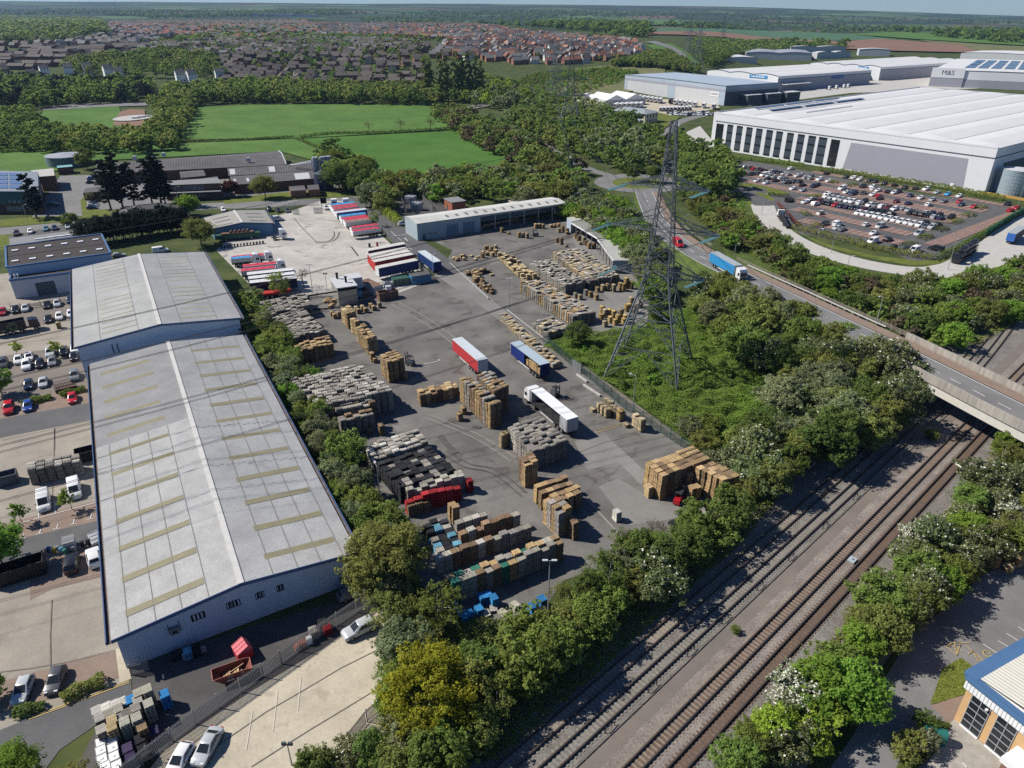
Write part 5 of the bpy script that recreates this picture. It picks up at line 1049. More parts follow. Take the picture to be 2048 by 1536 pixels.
def heap(v, quad, n, desc, hs=(.6,1.7), tones='tan+fresh+brown'):
 o, u, w=[P(K(v,*q),.8)for q in quad]
 for i in range(n):
  p=o+(u-o)*rs.random()+(w-o)*rs.random();stk(p, rs.uniform(*hs), rs.uniform(0,3), pick(tones), '%s crate stack of the %s'%(nth(i+1),desc), 'crate stacks of the '+desc)
heap('Z6', ((265,770),(320,760),(105,630)), 34, 'untidy heap along the barrier')
heap('Z6', ((125,640),(290,640),(110,610)), 10, 'untidy heap along the barrier end')
heap('Z6', ((210,520),(315,505),(225,460)), 14, 'small heap in the back yard')
heap('Z6', ((15,545),(110,530),(20,520)), 7, 'low heap at the fence corner', (.4,1.2))
heap('Z6', ((110,535),(190,530),(140,495)), 4, 'low planks beside the corner heap', (.15,.6), 'fresh')
single('Z6', [(770,315,2),(800,330,1.8),(745,330,1.6),(800,352,1),(870,352,1),(905,350,1),(880,382,2),(915,392,2),(890,422,1),(950,430,2),(985,430,2),(730,397,1.5),(760,397,2.2),(790,442,.8),(860,372,1.4),(930,415,1.6)], 'tan+timber+brown', 'group by the lean-to sheds', ramble=.2)
single('Z6', [(585,298,1.8),(610,297,1.8),(635,300,1.8),(690,303,1.2),(715,300,1.2),(742,295,1.2),(355,328,1.6),(470,357,1.9),(500,357,1.9),(525,362,1.9),(400,357,.6)], 'timber+tan', 'group before the open shed')
single('X5', [(185,790,1.3),(225,825,1.3),(290,790,1.5),(560,715,1.3),(590,750,1.3),(655,700,1.3),(700,735,1.3),(785,670,1.3),(825,702,1.3),(910,652,1.5)], 'tan+timber', 'crates in front of the kiln', ramble=.05)
heap('X5', ((10,720),(190,690),(60,590)), 9, 'planks left of the kiln', (.3,.9), 'fresh+tan')
block_('Y2', (205,545), (615,468), (202,482), 3.0, 'pale+grey+pale', 'single black shaded row on the estate concrete', jit=.2)
YL=[(765,1070,2.2,'white'), (845,1042,2.2,'white'), (910,1022,2.2,'white'), (970,1002,2.2,'white'), (1035,985,2.2,'blue'), (1095,985,2.4,'white'), (1168,905,3.0,'pale'), (1102,935,2.5,'pale'), (785,1130,2.4,'grey'), (860,1095,2.4,'grey'), (935,1057,2.4,'grey'), (1010,1090,2.4,'grey'), (1078,1052,2.6,'grey'), (1172,1018,2.8,'pale'), (800,1222,2.4,'pale'), (885,1148,2.5,'fresh'), (882,1202,2.5,'fresh'), (985,1160,2.5,'white'), (1085,1125,2.6,'white'), (950,1120,2.2,'grey'), (1130,1200,2.2,'brown'), (1305,940,2.2,'blue')]
single('Y3', YL, 'white', 'mixed store at the lower left railings', ang=A1+.12)
single('Y3', [(1010,1372,1.2,'purple'),(1110,1305,1.3,'dark'),(1130,1372,1.2,'dark'),(1222,1242,1.3,'purple'),(1040,1450,1.0,'purple'),(1160,1445,1.0,'dark')], 'dark', 'dark bins beside the white tanks', ang=A1+.1)
single('Y5', [(560,650,1.5),(600,640,1.5),(640,660,1.6),(370,722,1.0),(412,757,1.0),(480,770,1.0),(540,737,1.1),(905,718,1.2),(970,668,1.6),(440,790,1.0),(985,745,1.0,'dark'),(960,790,.8,'dark')], 'blue', 'bright blue boxes below the nearest row')
single('Y5', [(785,710,1.2),(640,735,.5),(590,770,.5),(800,760,.5),(700,765,.4)], 'pale', 'pale pallets among the blue boxes', ramble=.4)
single('Y1', [(795,1040,1.0),(880,1040,.9),(920,1005,1.0),(965,992,.7,'grey'),(990,965,1.0),(900,1050,.7),(755,1060,.6)], 'dark', 'black crates beside the railway bushes', ramble=.5)
single('Y6', [(1735,282,1.6),(1700,330,1.6),(1790,300,1.6),(1832,330,1.5),(1780,372,1.2),(1850,300,1.2)], 'fresh+tan', 'heap at the right hand fence', ramble=.4)
single('Y4', [(770,545,1.3,'pale'),(832,490,1.3,'dark'),(866,522,1.2,'red')], 'dark', 'bins against the railings')
single('Y3', [(1490,600,1.2,'sky'),(1555,570,1.5,'dark'),(1390,630,.7,'dark')], 'dark', 'crates in the shade of the shed end')
single('Y8', [(355,445,1.6)], 'fresh', 'tan pallet stack among the parked cars')
STK.sort(key=lambda s:(s[0]-Vector((0,0,H0))).length)
NEAR=STK[:300];REST=STK[300:]
for p, n, a, tone, lab, grp in NEAR:
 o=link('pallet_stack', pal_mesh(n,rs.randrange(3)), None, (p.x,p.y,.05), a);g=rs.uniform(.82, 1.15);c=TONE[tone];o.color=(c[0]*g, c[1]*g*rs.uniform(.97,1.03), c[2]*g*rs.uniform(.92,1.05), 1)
 tag(o, lab, 'pallet stack', grp)
Vs, Fs, Ts, nv_=[], [], [], 0
geo={}
for p, n, a, tone, lab, grp in REST:
 if n not in geo:
  b=pallet_geo(n, n, False);geo[n]=(np.array(b.v), np.array(b.f), np.array(b.t))
 v, f, t=geo[n];ca, sa=math.cos(a), math.sin(a);R3=np.array([[ca,sa,0],[-sa,ca,0],[0,0,1]])
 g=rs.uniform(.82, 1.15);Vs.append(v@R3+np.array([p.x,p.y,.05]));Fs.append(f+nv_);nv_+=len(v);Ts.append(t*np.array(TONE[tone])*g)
if REST:
 o=link('pallet_stacks', raw_mesh('pallet_stacks',np.vstack(Vs),np.vstack(Fs),M_wood,np.vstack(Ts)));o.color=(1, 1, 1, 1);tag(o, 'farther mass of wooden pallet stacks filling the back of the yard', 'pallets', kind='stuff')
print('STACKS', len(STK))
# ------------------------------------------------------------------ white caged tanks, skips and loose things near the lower left
for i, (x, y)in enumerate(((800,1325),(890,1300),(800,1392),(895,1370),(810,1462),(905,1440),(925,1512),(835,1520))):
 c=PK('Y3', x, y, 1.2);t=empty('caged_tank', (c.x,c.y,.06), A1+.1, '%s white caged liquid tank counted from the back beside the railings'%nth(i+1), 'tank', 'white caged tanks')
 b=MB();b.box((0,0,.18), (1.1,.95,.98));b.cyl((0,0,1.16), .16, .06, 10);b.build('bottle', M_whitep, t)
 b=MB();b.box((0,0,0), (1.2,1.0,.14));
 for k in range(5):
  for sx in(-.5, .5):b.box((-.56+k*.28,sx,.14), (.03,.03,1.05))
 for zz in(.45, .8, 1.17):
  for sx in(-.5, .5):b.box((0,sx,zz), (1.16,.03,.03))
  for sy in(-.58, .58):b.box((sy,0,zz), (.03,1.0,.03))
 b.build('cage', M_galv, t)
t=empty('skip', PK('Y4',230,870,0)+Vector((0,0,.06)), math.atan2(*(lambda d:(d.y,d.x))(PK('Y4',350,800)-PK('Y4',110,885))), 'red brown boat shaped skip with timber inside by the railings', 'skip')
M_skip=mat('skip_red', (.19,.05,.035), coords='obj', rgb2=(.15,.055,.04), vscale=1.5, var=.15, rough=.65)
prof=[(-2.25,1.5), (-1.6,1.55), (1.5,1.55), (2.25,1.35)];bot=[(-1.1,.1), (1.1,.1)]
b=MB()
for sy in(-.9, .9):
 o=[(x,sy,z)for x, z in prof]+[(1.1,sy*.85,.1), (-1.1,sy*.85,.1)];b.face(o);b.face([(x,y*.95,z)for x,y,z in o][::-1])
b.face([(-2.25,-.9,1.5),(-1.1,-.77,.1),(-1.1,.77,.1),(-2.25,.9,1.5)]);b.face([(2.25,-.9,1.35),(1.1,-.77,.1),(1.1,.77,.1),(2.25,.9,1.35)]);b.face([(-1.1,-.77,.15),(1.1,-.77,.15),(1.1,.77,.15),(-1.1,.77,.15)])
b.build('hull', M_skip, t);b=MB()
for sy in(-.92, .92):b.tube([(x,sy,z)for x,z in prof], .05, 6)
b.tube([(-2.25,-.9,1.5),(-2.25,.9,1.5)], .05, 6);b.tube([(2.25,-.9,1.35),(2.25,.9,1.35)], .05, 6);b.build('rim', mat('skip_rim',(.42,.16,.11)), t)
b=MB()
for k in range(7):b.obox((-1.2+k*.33,-.75,.45+.12*(k%3)), (.25,0,.1), (.1,1.4,0), (0,0,.06))
b.obox((-.6,-.3,1.05), (2.0,.5,.3), (.03,.12,0), (0,0,.1));b.build('timber', M_wood, t).color=(.4, .28, .16, 1)
b=MB()
for k, (x0, w_, z0, h_)in enumerate(((-.75,.22,.55,.3),(-.5,.2,.55,.24),(-.27,.16,.55,.3),(-.08,.2,.55,.22),(.3,.5,.62,.1),(-.6,.7,1.2,.1),(1.0,.3,1.2,.12),(.95,.25,.75,.14))):b.obox((x0,-.915+(.9-z0)*-.0,z0), (w_,0,0), (0,-.02,.0), (0,0,h_))
b.build('lettering', mat('faded_white',(.5,.46,.46)), t)
t=empty('bin_skip', PK('Y4',300,720,0)+Vector((0,0,.06)), A1+.2, 'tall red lidded bin skip in the shade of the shed end', 'skip')
M_redp=mat('red_paint', (.42,.035,.05), coords='obj', var=.12, vscale=2, rough=.5)
b=MB();b.prism([(-1,-.95),(1,-.95),(1,.95),(-1,.95)], .1, 1.4);b.build('hull', M_redp, t);b=MB();b.face([(-1.05,-1,1.42),(1.05,-1,1.42),(1.05,.5,2.1),(-1.05,.5,2.1)]);b.face([(-1.05,.5,2.1),(1.05,.5,2.1),(1.05,1,1.42),(-1.05,1,1.42)]);b.face([(-1.05,-1,1.42),(-1.05,.5,2.1),(-1.05,1,1.42)]);b.face([(1.05,-1,1.42),(1.05,1,1.42),(1.05,.5,2.1)]);
for k in range(4):b.beam((-1+k*.66,-1,1.45), (-1+k*.66,.5,2.13), .06)
b.build('lid', mat('faded_red',(.52,.10,.12),coords='obj',var=.1,rough=.6), t)
t=empty('metal_rack', PK('Y3',1555,650,0)+Vector((0,0,.06)), math.atan2(gxn.y,gxn.x), 'low white slatted rack in the shade by the shed wall', 'rack');b=MB()
for k in range(4):b.beam((-1.4,0,.2+k*.28), (1.4,0,.2+k*.28), .09, .04)
for k in range(8):b.beam((-1.35+k*.38,.05,0), (-1.35+k*.38,.05,1.15), .06)
b.build('frame', M_lgpanel, t)
t=empty('barrier_stack', PK('Y4',705,665,0)+Vector((0,0,.06)), A1+1.6, 'bundle of pink and orange site barriers against the railings', 'barriers');b=MB()
for k in range(6):
 for j in range(3):b.beam((-1.2+k*.3,-.4+j*.1,.15+j*.3), (-.6+k*.3,.5+j*.1,.2+j*.3), .07)
b.build('frame', mat('faded_orange',(.55,.19,.12)), t);b=MB();b.box((.9,.2,.0), (.7,.6,1.1));b.build('sack', M_whitep, t)
t=empty('orange_skip', PK('Y1',462,1192,0)+Vector((0,0,.06)), A1+.3, 'small bright orange tipping skip at the yard edge', 'skip');b=MB();M_or=mat('orange_paint', (.55,.13,.03), coords='obj', var=.1)
for sy in(-.7, .7):b.face([(-1,sy,.9),(1,sy,.7),(.6,sy,.15),(-.6,sy,.15)])
b.face([(-1,-.7,.9),(-.6,-.7,.15),(-.6,.7,.15),(-1,.7,.9)]);b.face([(1,-.7,.7),(1,.7,.7),(.6,.7,.15),(.6,-.7,.15)]);b.face([(-.6,-.7,.16),(.6,-.7,.16),(.6,.7,.16),(-.6,.7,.16)]);b.build('hull', M_or, t)
for i, (x, y)in enumerate(((420,1290),(450,1270),(430,1265),(470,1255))):
 t=empty('steel_beam', PK('Y1',x,y)+Vector((0,0,.1)), math.atan2(gxn.y,gxn.x)+.2, '%s grey steel beam of the bundle at the yard edge'%nth(i+1), 'beam', 'steel beams at the yard edge');b=MB();b.box((0,0,0), (5.5-i*.5,.3,.25));b.build('bar', M_galv, t)
for i, (v, x, y, w_, d_, hh)in enumerate((('Y2',65,660,3.2,2.2,1.9),('Y2',700,470,4.5,2.4,2.0),('Y2',165,1400,6.5,2.5,2.4))):
 q0=PK(v, x, y)-gxn*w_/2;skip_box('open_bin', ('small black open bin at the left end of the shaded pallet row','black open bin between the shaded pallet row and the shed','big black open tipper body parked under the left trees')[i], q0, q0+gxn*w_, d_, hh, M_black if i else M_dkpanel, 'bin')
# ------------------------------------------------------------------ electricity pylon
M_pyl=mat('weathered_galvanised', (.15,.165,.175), coords='obj', var=.15, vscale=.5, rough=.55, metal=.3)
M_ins=mat('glass_insulator', (.14,.29,.31), rough=.35, spec=.5)
M_wire=mat('aluminium_wire', (.045,.045,.05), rough=.5, metal=.4)
LV=[(0,8.25), (7.5,6.35), (14,4.7), (19,3.45), (22.9,2.55), (26,2.35), (29.3,2.15), (32.6,1.95), (35.5,1.75), (38.4,1.55), (41.3,1.38), (45,1.15), (49.5,.85), (54,.5)]
def half(z):
 for(a, b_), (c, d)in zip(LV, LV[1:]):
  if z<=c:return b_+(d-b_)*(z-a)/(c-a)
 return.5
ARMS=[(41.3,8.3,2.2), (32.6,11.4,2.6), (22.9,9.4,2.6)]
def make_pylon(label, detail=1.0):
 t=empty('electricity_pylon', (0,0,0), 0, label, 'pylon', 'electricity pylons');cs=[(-1,-1), (1,-1), (1,1), (-1,1)]
 for cx, cy in cs:b=MB();[b.beam((cx*h0,cy*h0,z0),(cx*h1,cy*h1,z1),.30 if z0<23 else.23)for(z0,h0), (z1,h1)in zip(LV,LV[1:])];b.build('leg', M_pyl, t)
 b=MB()
 for i, ((z0,h0), (z1,h1))in enumerate(zip(LV,LV[1:])):
  for k in range(4):
   a, c=cs[k], cs[(k+1)%4];p0, q0, p1, q1=Vector((a[0]*h0,a[1]*h0,z0)), Vector((c[0]*h0,c[1]*h0,z0)), Vector((a[0]*h1,a[1]*h1,z1)), Vector((c[0]*h1,c[1]*h1,z1));w_=.14 if i<4 else.11
   if i<2:
    m=(p1+q1)/2;b.beam(p0, m, w_);b.beam(q0, m, w_);b.beam(p1, q1, w_)
    for s in(.25, .5, .75):
     b.beam(lerp(p0,p1,s), lerp(p0,m,s), .09);b.beam(lerp(q0,q1,s), lerp(q0,m,s), .09)
     b.beam(lerp(p0,p1,s), lerp(p0,m,min(1,s+.25)), .08);b.beam(lerp(q0,q1,s), lerp(q0,m,min(1,s+.25)), .08)
   else:b.beam(p0, q1, w_);b.beam(q0, p1, w_);b.beam(p1, q1, .1)
  if i in(1, 3, 6):b.beam((-h1,-h1,z1), (h1,h1,z1), .1);b.beam((h1,-h1,z1), (-h1,h1,z1), .1)
 b.build('bracing', M_pyl, t)
 for z, sp, up in ARMS:
  for s in(-1, 1):
   h0, h1=half(z), half(z+up);b=MB();tip=[Vector((s*sp,y,z))for y in(-.5,.5)]
   for y, tp in zip((-1,1), tip):
    lo, hi=Vector((s*h0,y*h0,z)), Vector((s*h1,y*h1,z+up));b.beam(lo, tp, .22);b.beam(hi, tp, .18);n=5
    for k in range(1, n):b.beam(lerp(lo,tp,k/n), lerp(hi,tp,k/n), .07);b.beam(lerp(lo,tp,k/n), lerp(hi,tp,(k-1)/n), .07)
   for k in range(5):p, q=lerp(Vector((s*h0,-h0,z)), tip[0], k/5), lerp(Vector((s*h0,h0,z)), tip[1], (k+1)/5);b.beam(p, q, .07);b.beam(lerp(Vector((s*h0,-h0,z)),tip[0],k/5), lerp(Vector((s*h0,h0,z)),tip[1],k/5), .07)
   b.beam(tip[0], tip[1], .16);b.build('cross_arm', M_pyl, t)
 return t
PB=Vector((31.5,145.8,0));PA=R(-24)
pyl=make_pylon('tall dark lattice pylon standing in the brambles beside the pallet yard');pyl.location=PB;pyl.rotation_euler.z=PA
pyl_ch=list(pyl.children)
PY2=P((1139,263));d12=PY2-PB;NEXTD=R(206);SP2=Vector((math.cos(NEXTD),math.sin(NEXTD),0))*366
for q, lab, rz, sc in(((1139,263),'second lattice pylon among the trees beyond the roundabout',-.15,1.0), ((1108,193),'third lattice pylon on the scrub slope behind the second',.5,.95), ((1392,146),'hazy lattice pylon beside the curving estate road',.3,1.0), ((1376,112),'far lattice pylon beyond the estate road bend',.2,.9), ((1443,88),'farthest lattice pylon at the edge of the ploughed field',.1,.9)):
 c=copy_tree(pyl);p=PT(q)if q[1]<200 else P(q);c.location=p;c.rotation_euler.z=rz;c.scale=(sc, sc, sc);tag(c, lab);
 c['label']=lab
ca, sa=math.cos(PA), math.sin(PA)
def tipw(base, rz, s, sp, z):return base+Vector((math.cos(rz)*s*sp,math.sin(rz)*s*sp,z))
wn=0
for li, (z, sp, up)in enumerate(ARMS):
 for s in(-1, 1):
  tp=tipw(PB, PA, s, sp, z-.15)
  ends=[]
  for k, (far, a_, b_, Lx)in enumerate(((None,.165,.00045,366),(tipw(PY2,-.15,s,sp,z),.10,None,None))):
   d=(SP2.normalized()if far is None else z_(far-tp,0).normalized());sd=Vector((-d.y,d.x,0))
   e=tp+d*4.6-Vector((0,0,.75));b=MB()
   for o in(-.36, 0, .36):
    n=11
    for j in range(n):c=lerp(tp+sd*o+d*.5, e+sd*o-d*.3, j/(n-1));b.tube([c-d*.12,c+d*.12], [.14,.09], 8)
   b.beam(tp+d*.4-sd*.4, tp+d*.4+sd*.4, .08);b.beam(e-sd*.45, e+sd*.45, .08);o_=b.build('insulator', M_ins, pyl);o_.matrix_parent_inverse=(Matrix.Translation(PB)@Matrix.Rotation(PA,4,'Z')).inverted();ends.append(e)
   w=MB()
   if far is None:
    pts=[e+d*x+Vector((0,0,-a_*x+b_*x*x))for x in[i*9.15 for i in range(0,41)]]
   else:
    D=far-e;L_=z_(D, 0).length;pts=[e+D*(i/30)+Vector((0,0,-.10*L_*4*(i/30)*(1-i/30)*.32))for i in range(31)]
   for o in(-.22, .22):w.tube([p+sd*o for p in pts], .04, 4)
   wo=w.build('power_line', M_wire);wn+=1
   tag(wo, '%s twin conductor from the %s %s arm of the main pylon'%(('near side','far side')[k],('upper','middle','lower')[li],('left','right')[s>0]), 'cable', 'overhead conductors')
  j=MB();m=(ends[0]+ends[1])/2*.55+tp*.45;m.z=tp.z-3.6;j.tube(smooth_path([ends[0],lerp(ends[0],m,.6)-Vector((0,0,.8)),m,lerp(ends[1],m,.6)-Vector((0,0,.8)),ends[1]],4), .05, 5);o_=j.build('jumper_cable', M_wire, pyl);o_.matrix_parent_inverse=(Matrix.Translation(PB)@Matrix.Rotation(PA,4,'Z')).inverted()
w=MB();top=PB+Vector((0,0,54));w.tube([top+SP2.normalized()*x+Vector((0,0,-.13*x+.00036*x*x))for x in[i*12 for i in range(31)]], .03, 4);tag(w.build('earth_wire',M_wire), 'thin earth wire from the top of the main pylon', 'cable')
# ------------------------------------------------------------------ railway tracks
M_rail=mat('dark_rail', (.055,.038,.03), rough=.6, metal=.2);M_rtop=mat('rail_head', (.16,.14,.13), rough=.35, metal=.6)
SLP={}
for ti, (off, col, lab, curve)in enumerate(((36.3,(.25,.215,.165),'farthest track with pale wooden sleepers by the bushes',1),(33.0,(.215,.2,.17),'second track with grey concrete sleepers',1),(26.75,(.22,.175,.135),'third track with brown stained sleepers',0),(23.45,(.12,.082,.06),'nearest track in rust brown ballast',0))):
 t=empty('railway_track', RW(100,off), TR, lab, 'railway track', 'railway tracks');
 def along(s):return Vector((s-100,.018*max(0,s-150)+.0006*max(0,s-150)**2 if curve else 0.0,.1))
 for sg in(-.74, .74):
  b=MB();ss=[-20+i*5 for i in range(80)]
  for s0, s1_ in zip(ss, ss[1:]):p, q=along(s0)+Vector((0,sg,.12)), along(s1_)+Vector((0,sg,.12));b.beam(p, q, .19, .22, 0);b.beam(p+Vector((0,0,.105)), q+Vector((0,0,.105)), .07, .012, 1)
  b.build('rail', [M_rail,M_rtop], t)
 m=mat('sleeper%d'%ti, col, coords='pos', var=.22, vscale=1.1, grain=.15, gscale=6);sb=MB();sb.box((0,0,0), (.26,2.5,.12));me=sb.mesh('sleeper', m)
 s0=38;rest=MB()
 for i in range(-60, 420):
  s=s0+i*.66;p=along(s);
  if s<25 or(s>215):continue
  if 0<=i<100:link('sleeper', me, t, (p.x,p.y,p.z-.13), 0)
  else:rest.box((p.x,p.y,p.z-.13), (.26,2.5,.12))
 rest.build('sleepers', m, t)['kind']='stuff'
t=empty('cable_trough', (0,0,0), 0, 'line of concrete cable troughs and short posts between the tracks', 'cable trough');b=MB();
for i in range(60):b.obox(RW(38+i*2,31.0,.06), RD*1.9, RN*.3, (0,0,.12))
b.build('trough', mat('trough_concrete',(.15,.135,.115),coords='pos',var=.3,vscale=.8), t);rebase(t)
for i, s in enumerate((44,52,60,68,77,86,97,108)):
 t=empty('trackside_post', RW(s,31.6,.05), TR, '%s short black trackside frame counted from the bottom of the picture'%nth(i+1), 'post', 'trackside frames');b=MB();b.beam((0,0,0), (0,0,.7), .1);b.beam((0,0,.7), (1.6,0,.6), .08);b.beam((1.6,0,.6), (1.6,0,0), .08);b.build('frame', M_black, t)
t=empty('track_box', RW(93,25.1,.1), TR, 'pale square equipment cover between the two nearest tracks', 'box');b=MB();b.box((0,0,0), (1.3,1.0,.25));b.build('cover', mat('pale_cyan',(.34,.40,.42)), t);b=MB();b.box((0,0,.25), (.4,.3,.12));b.build('handle', M_galv, t)
t=empty('signal_post', P(K('Y1',1155,750)), 0, 'slim white railway signal post among the hawthorns', 'signal');b=MB();b.cyl((0,0,0), .1, 4.2, 8);b.build('post', M_whitep, t);b=MB();b.box((0,0,3.4), (.5,.3,.7));b.box((0,0,2.2), (.4,.3,.5));b.build('head', M_lgpanel, t)
# ------------------------------------------------------------------ fences, barriers, lamps
def fence(name, lab, pts, h, m, style='palisade', gap=2.75, pale=.16, mp=None, cat='fence'):
 t=empty(name, (0,0,0), 0, lab, cat);pts=[Vector(p)for p in pts];pb, rb=MB(), MB();pm=MB();pm.box((0,0,0), (.1,.1,h+.1));pme=pm.mesh('post', mp or m);o0=pts[0].copy();t.location=o0
 for p, q in zip(pts, pts[1:]):
  L_=(q-p).length;d=(q-p)/L_;n=max(1, round(L_/gap))
  for i in range(n):c=p+d*(i*L_/n)-o0;link('post', pme, t, c, math.atan2(d.y,d.x))
  a, b_=p-o0, q-o0;Z=Vector((0,0,1))
  if style=='palisade':
   for i in range(int(L_/pale)):c=a+d*(i*pale);pb.obox(c, d*.085, d.cross(Z)*.02, Z*h)
   for zz in(.35, h-.3):rb.beam(a+Z*zz, b_+Z*zz, .05)
  elif style=='mesh':
   for i in range(int(L_/.22)):c=a+d*(i*.22);pb.obox(c, d*.03, d.cross(Z)*.02, Z*h)
   for k in range(int(h/.22)+1):pb.beam(a+Z*k*.22, b_+Z*k*.22, .025)
  elif style=='rail':
   for zz in(.45, .8, 1.15):pb.beam(a+Z*zz, b_+Z*zz, .05, .12)
  elif style=='barrier':
   pb.beam(a+Z*.62, b_+Z*.62, .08, .32)
  elif style=='board':pb.obox(a, b_-a, d.cross(Z)*.04, Z*h)
 pb.build({'palisade':'pales','mesh':'mesh_panel','rail':'rails','barrier':'beam','board':'panel'}[style], m, t)
 if rb.v:rb.build('rails', m, t)
 return t
M_pali=mat('grey_palisade', (.27,.27,.27), rough=.6)
M_gmesh=mat('green_mesh', (.035,.085,.065), rough=.6)
M_gbar=mat('galvanised_barrier', (.48,.48,.47), rough=.5, metal=.2)
fence('palisade_fence', 'grey palisade railings across the lower left between yard and apron', [P((250,1560)),P((392,1449)),P((526,1355)),P((634,1279)),P((752,1200))], 2.4, M_pali)
fence('palisade_fence', 'grey palisade fence between lorry park and access road', [P((700,408)),P((752,452)),P((862,562))], 2.4, M_pali, pale=.3)
fence('palisade_fence', 'grey palisade fence at the back of the lorry park', [P((560,424)),P((600,412)),P((640,410))], 2.4, M_pali, pale=.3)
fence('palisade_fence', 'grey fence between lorry park and pallet yard behind the containers', [P((560,602)),P((690,588)),P((862,562))], 2.2, M_pali, pale=.35)
fence('palisade_fence', 'dark railings beside the concrete apron in the lower trees', [P((700,1490)),P((735,1445)),P((790,1400))], 2.2, M_dkpanel)
fence('palisade_fence', 'grey fence round the substation left side', [PK('Z5',1378,150),PK('Z5',1410,240)], 2.4, M_pali, pale=.3)
fence('palisade_fence', 'grey fence round the substation right side', [PK('Z5',1520,135),PK('Z5',1588,215)], 2.4, M_pali, pale=.3)
fence('mesh_fence', 'dark green mesh fence between pallet yard and brambles', [PK('Z6',640,1105),PK('Z6',830,1270),PK('X4',0,1110),PK('X4',500,1540),PK('Y1',620,470),PK('Y1',800,590),PK('Y1',960,690)], 2.4, M_gmesh, 'mesh')
fence('mesh_fence', 'green mesh fence behind the back yard near the pylon', [PK('Z6',1240,640),PK('Z6',1300,700),PK('Z6',1450,850)], 2.4, M_gmesh, 'mesh')
fence('crash_barrier', 'white steel crash barrier along the upper yard', [PK('Z6',0,577),PK('Z6',100,672),PK('Z6',262,820)], .8, M_gbar, 'barrier')
fence('crash_barrier', 'steel crash barrier behind the long timber row', [PK('Z6',390,900),PK('Z6',530,1010),PK('Z6',665,1115)], .8, M_gbar, 'barrier')
fence('crash_barrier', 'steel crash barrier beside the bridge road', [p for p in rail_path(7.3,.1)][iB-28:iB-4:4], .8, M_gbar, 'barrier')
fence('timber_fence', 'grey post and rail fence on the bank beside the blue lorry', [p for p in rail_path(8.2,.0)][26:52:5], 1.3, mat('grey_timber',(.25,.22,.18)), 'rail')
fence('timber_fence', 'post and rail fence near the red van', [p for p in rail_path(8.2,.0)][14:24:4], 1.3, MATS['grey_timber'], 'rail')
fence('screen_fence', 'bright green screen fence between car park and lorry yard', [PK('W4',1590,835),PK('W4',1700,770),PK('W4',1860,665),PK('W4',2060,560),PK('W4',2300,420)], 2.6, mat('bright_green_screen',(.02,.20,.09),rough=.6), 'board')
fence('screen_fence', 'bright green fence round the end of the white warehouse yard', [P((1366,270)),P((1372,288)),P((1392,306))], 2.2, MATS['bright_green_screen'], 'board')
fence('post_fence', 'line of thin posts and wire at the blue unit car park', [PK('Y8',70,365),PK('Y8',190,355),PK('Y8',440,325)], 1.6, M_pali, 'rail', gap=2.6)
fence('site_gate', 'tall grey steel gate in the yard fence', [PK('Z6',832,1285),PK('Z6',895,1325)], 2.4, M_galv, 'palisade', gap=3, cat='gate')
fence('site_gate', 'grey entrance gate leaf at the head of the lorry park', [PK('Z5',640,238),PK('Z5',682,238)], 2.4, M_pali, 'palisade', gap=2, cat='gate')
fence('site_gate', 'second entrance gate leaf near the white cabs', [PK('Z5',780,228),PK('Z5',840,228)], 2.4, M_pali, 'palisade', gap=2, cat='gate')
fence('site_gate', 'short grey gate at the shed corner in the shade', [PK('Y3',1050,800),PK('Y3',1200,760)], 1.8, M_pali, 'palisade', cat='gate')
for i, (x0, y0, x1, y1)in enumerate(((865,1335,935,1385),(910,1405,1025,1480),(865,1345,1100,1510))[:2]):
 t=empty('kerb_beam', PK('Z6',x0,y0), 0, '%s white concrete edge beam below the steel gate'%('upper','lower')[i], 'kerb', 'white edge beams');d=PK('Z6', x1, y1)-PK('Z6', x0, y0);b=MB();b.beam((0,0,.3), d+Vector((0,0,.3)), .4, .4);b.build('beam', M_pale, t)
M_lamp=mat('lamp_steel', (.36,.37,.38), rough=.45, metal=.3)
def lamp(q, h, lab, twin=False, arm=1.0, rz=0.0, z0=0, flood=False):
 p=P(q, z0);t=empty('lamp_post', p, rz, lab, 'lamp post', 'lamp posts');b=MB();b.tube([(0,0,0),(0,0,h*.3),(0,0,h)], [.11,.09,.06], 8);b.build('pole', M_lamp, t)
 for s in((-1,1)if twin else(1,)):
  if not flood:a=MB();a.tube([(0,0,h),(s*arm,0,h+.12)], .045, 6);a.build('arm', M_lamp, t)
  l=MB();l.box((s*(arm+.25 if not flood else.35),0,h+.02), (.7,.3,.16)if not flood else(.5,.2,.45));l.build('lamp_head', M_lgpanel if not flood else M_dkpanel, t)
lamp(K('Y5',1010,790), 9.7, 'tall twin headed lamp post at the end of the nearest pallet row', True, .35)
lamp(K('Y1',508,380), 8.3, 'lamp post at the yard fence beside the timber packs', rz=2.5)
lamp(K('Z6',405,905), 9.6, 'twin lamp post at the crash barrier in mid yard', True, .3)
lamp(K('Z5',770,770), 8.5, 'lamp post left of the kiln chimneys', True, .3)
lamp(K('Z5',868,755), 5.0, 'short floodlight post beside the kiln', True, flood=True)
lamp(K('Z5',1590,640), 6.0, 'lamp post in front of the blue trailer', rz=1)
lamp(K('Y4',628,1470), 3.4, 'twin floodlight post at the bottom edge by the apron', True, flood=True)
lamp(K('Y4',1150,410), 2.5, 'short lamp post on the railings below the shed corner')
lamp(K('Z8',495,930), 7.0, 'grey lamp post in the tree belt beside the long shed', rz=2)
lamp(K('Z7',1080,775), 7.6, 'street lamp on the bridge approach', rz=3.6, z0=6.5)
lamp(K('Z7',892,470), 6.5, 'street lamp in the bushes beyond the bridge road', rz=0)
lamp(K('Z7',198,430), 8.0, 'street lamp in front of the blue lorry', rz=.4, z0=2.5)
lamp(K('Z7',805,325), 8.0, 'slim lamp post on the curved green verge')
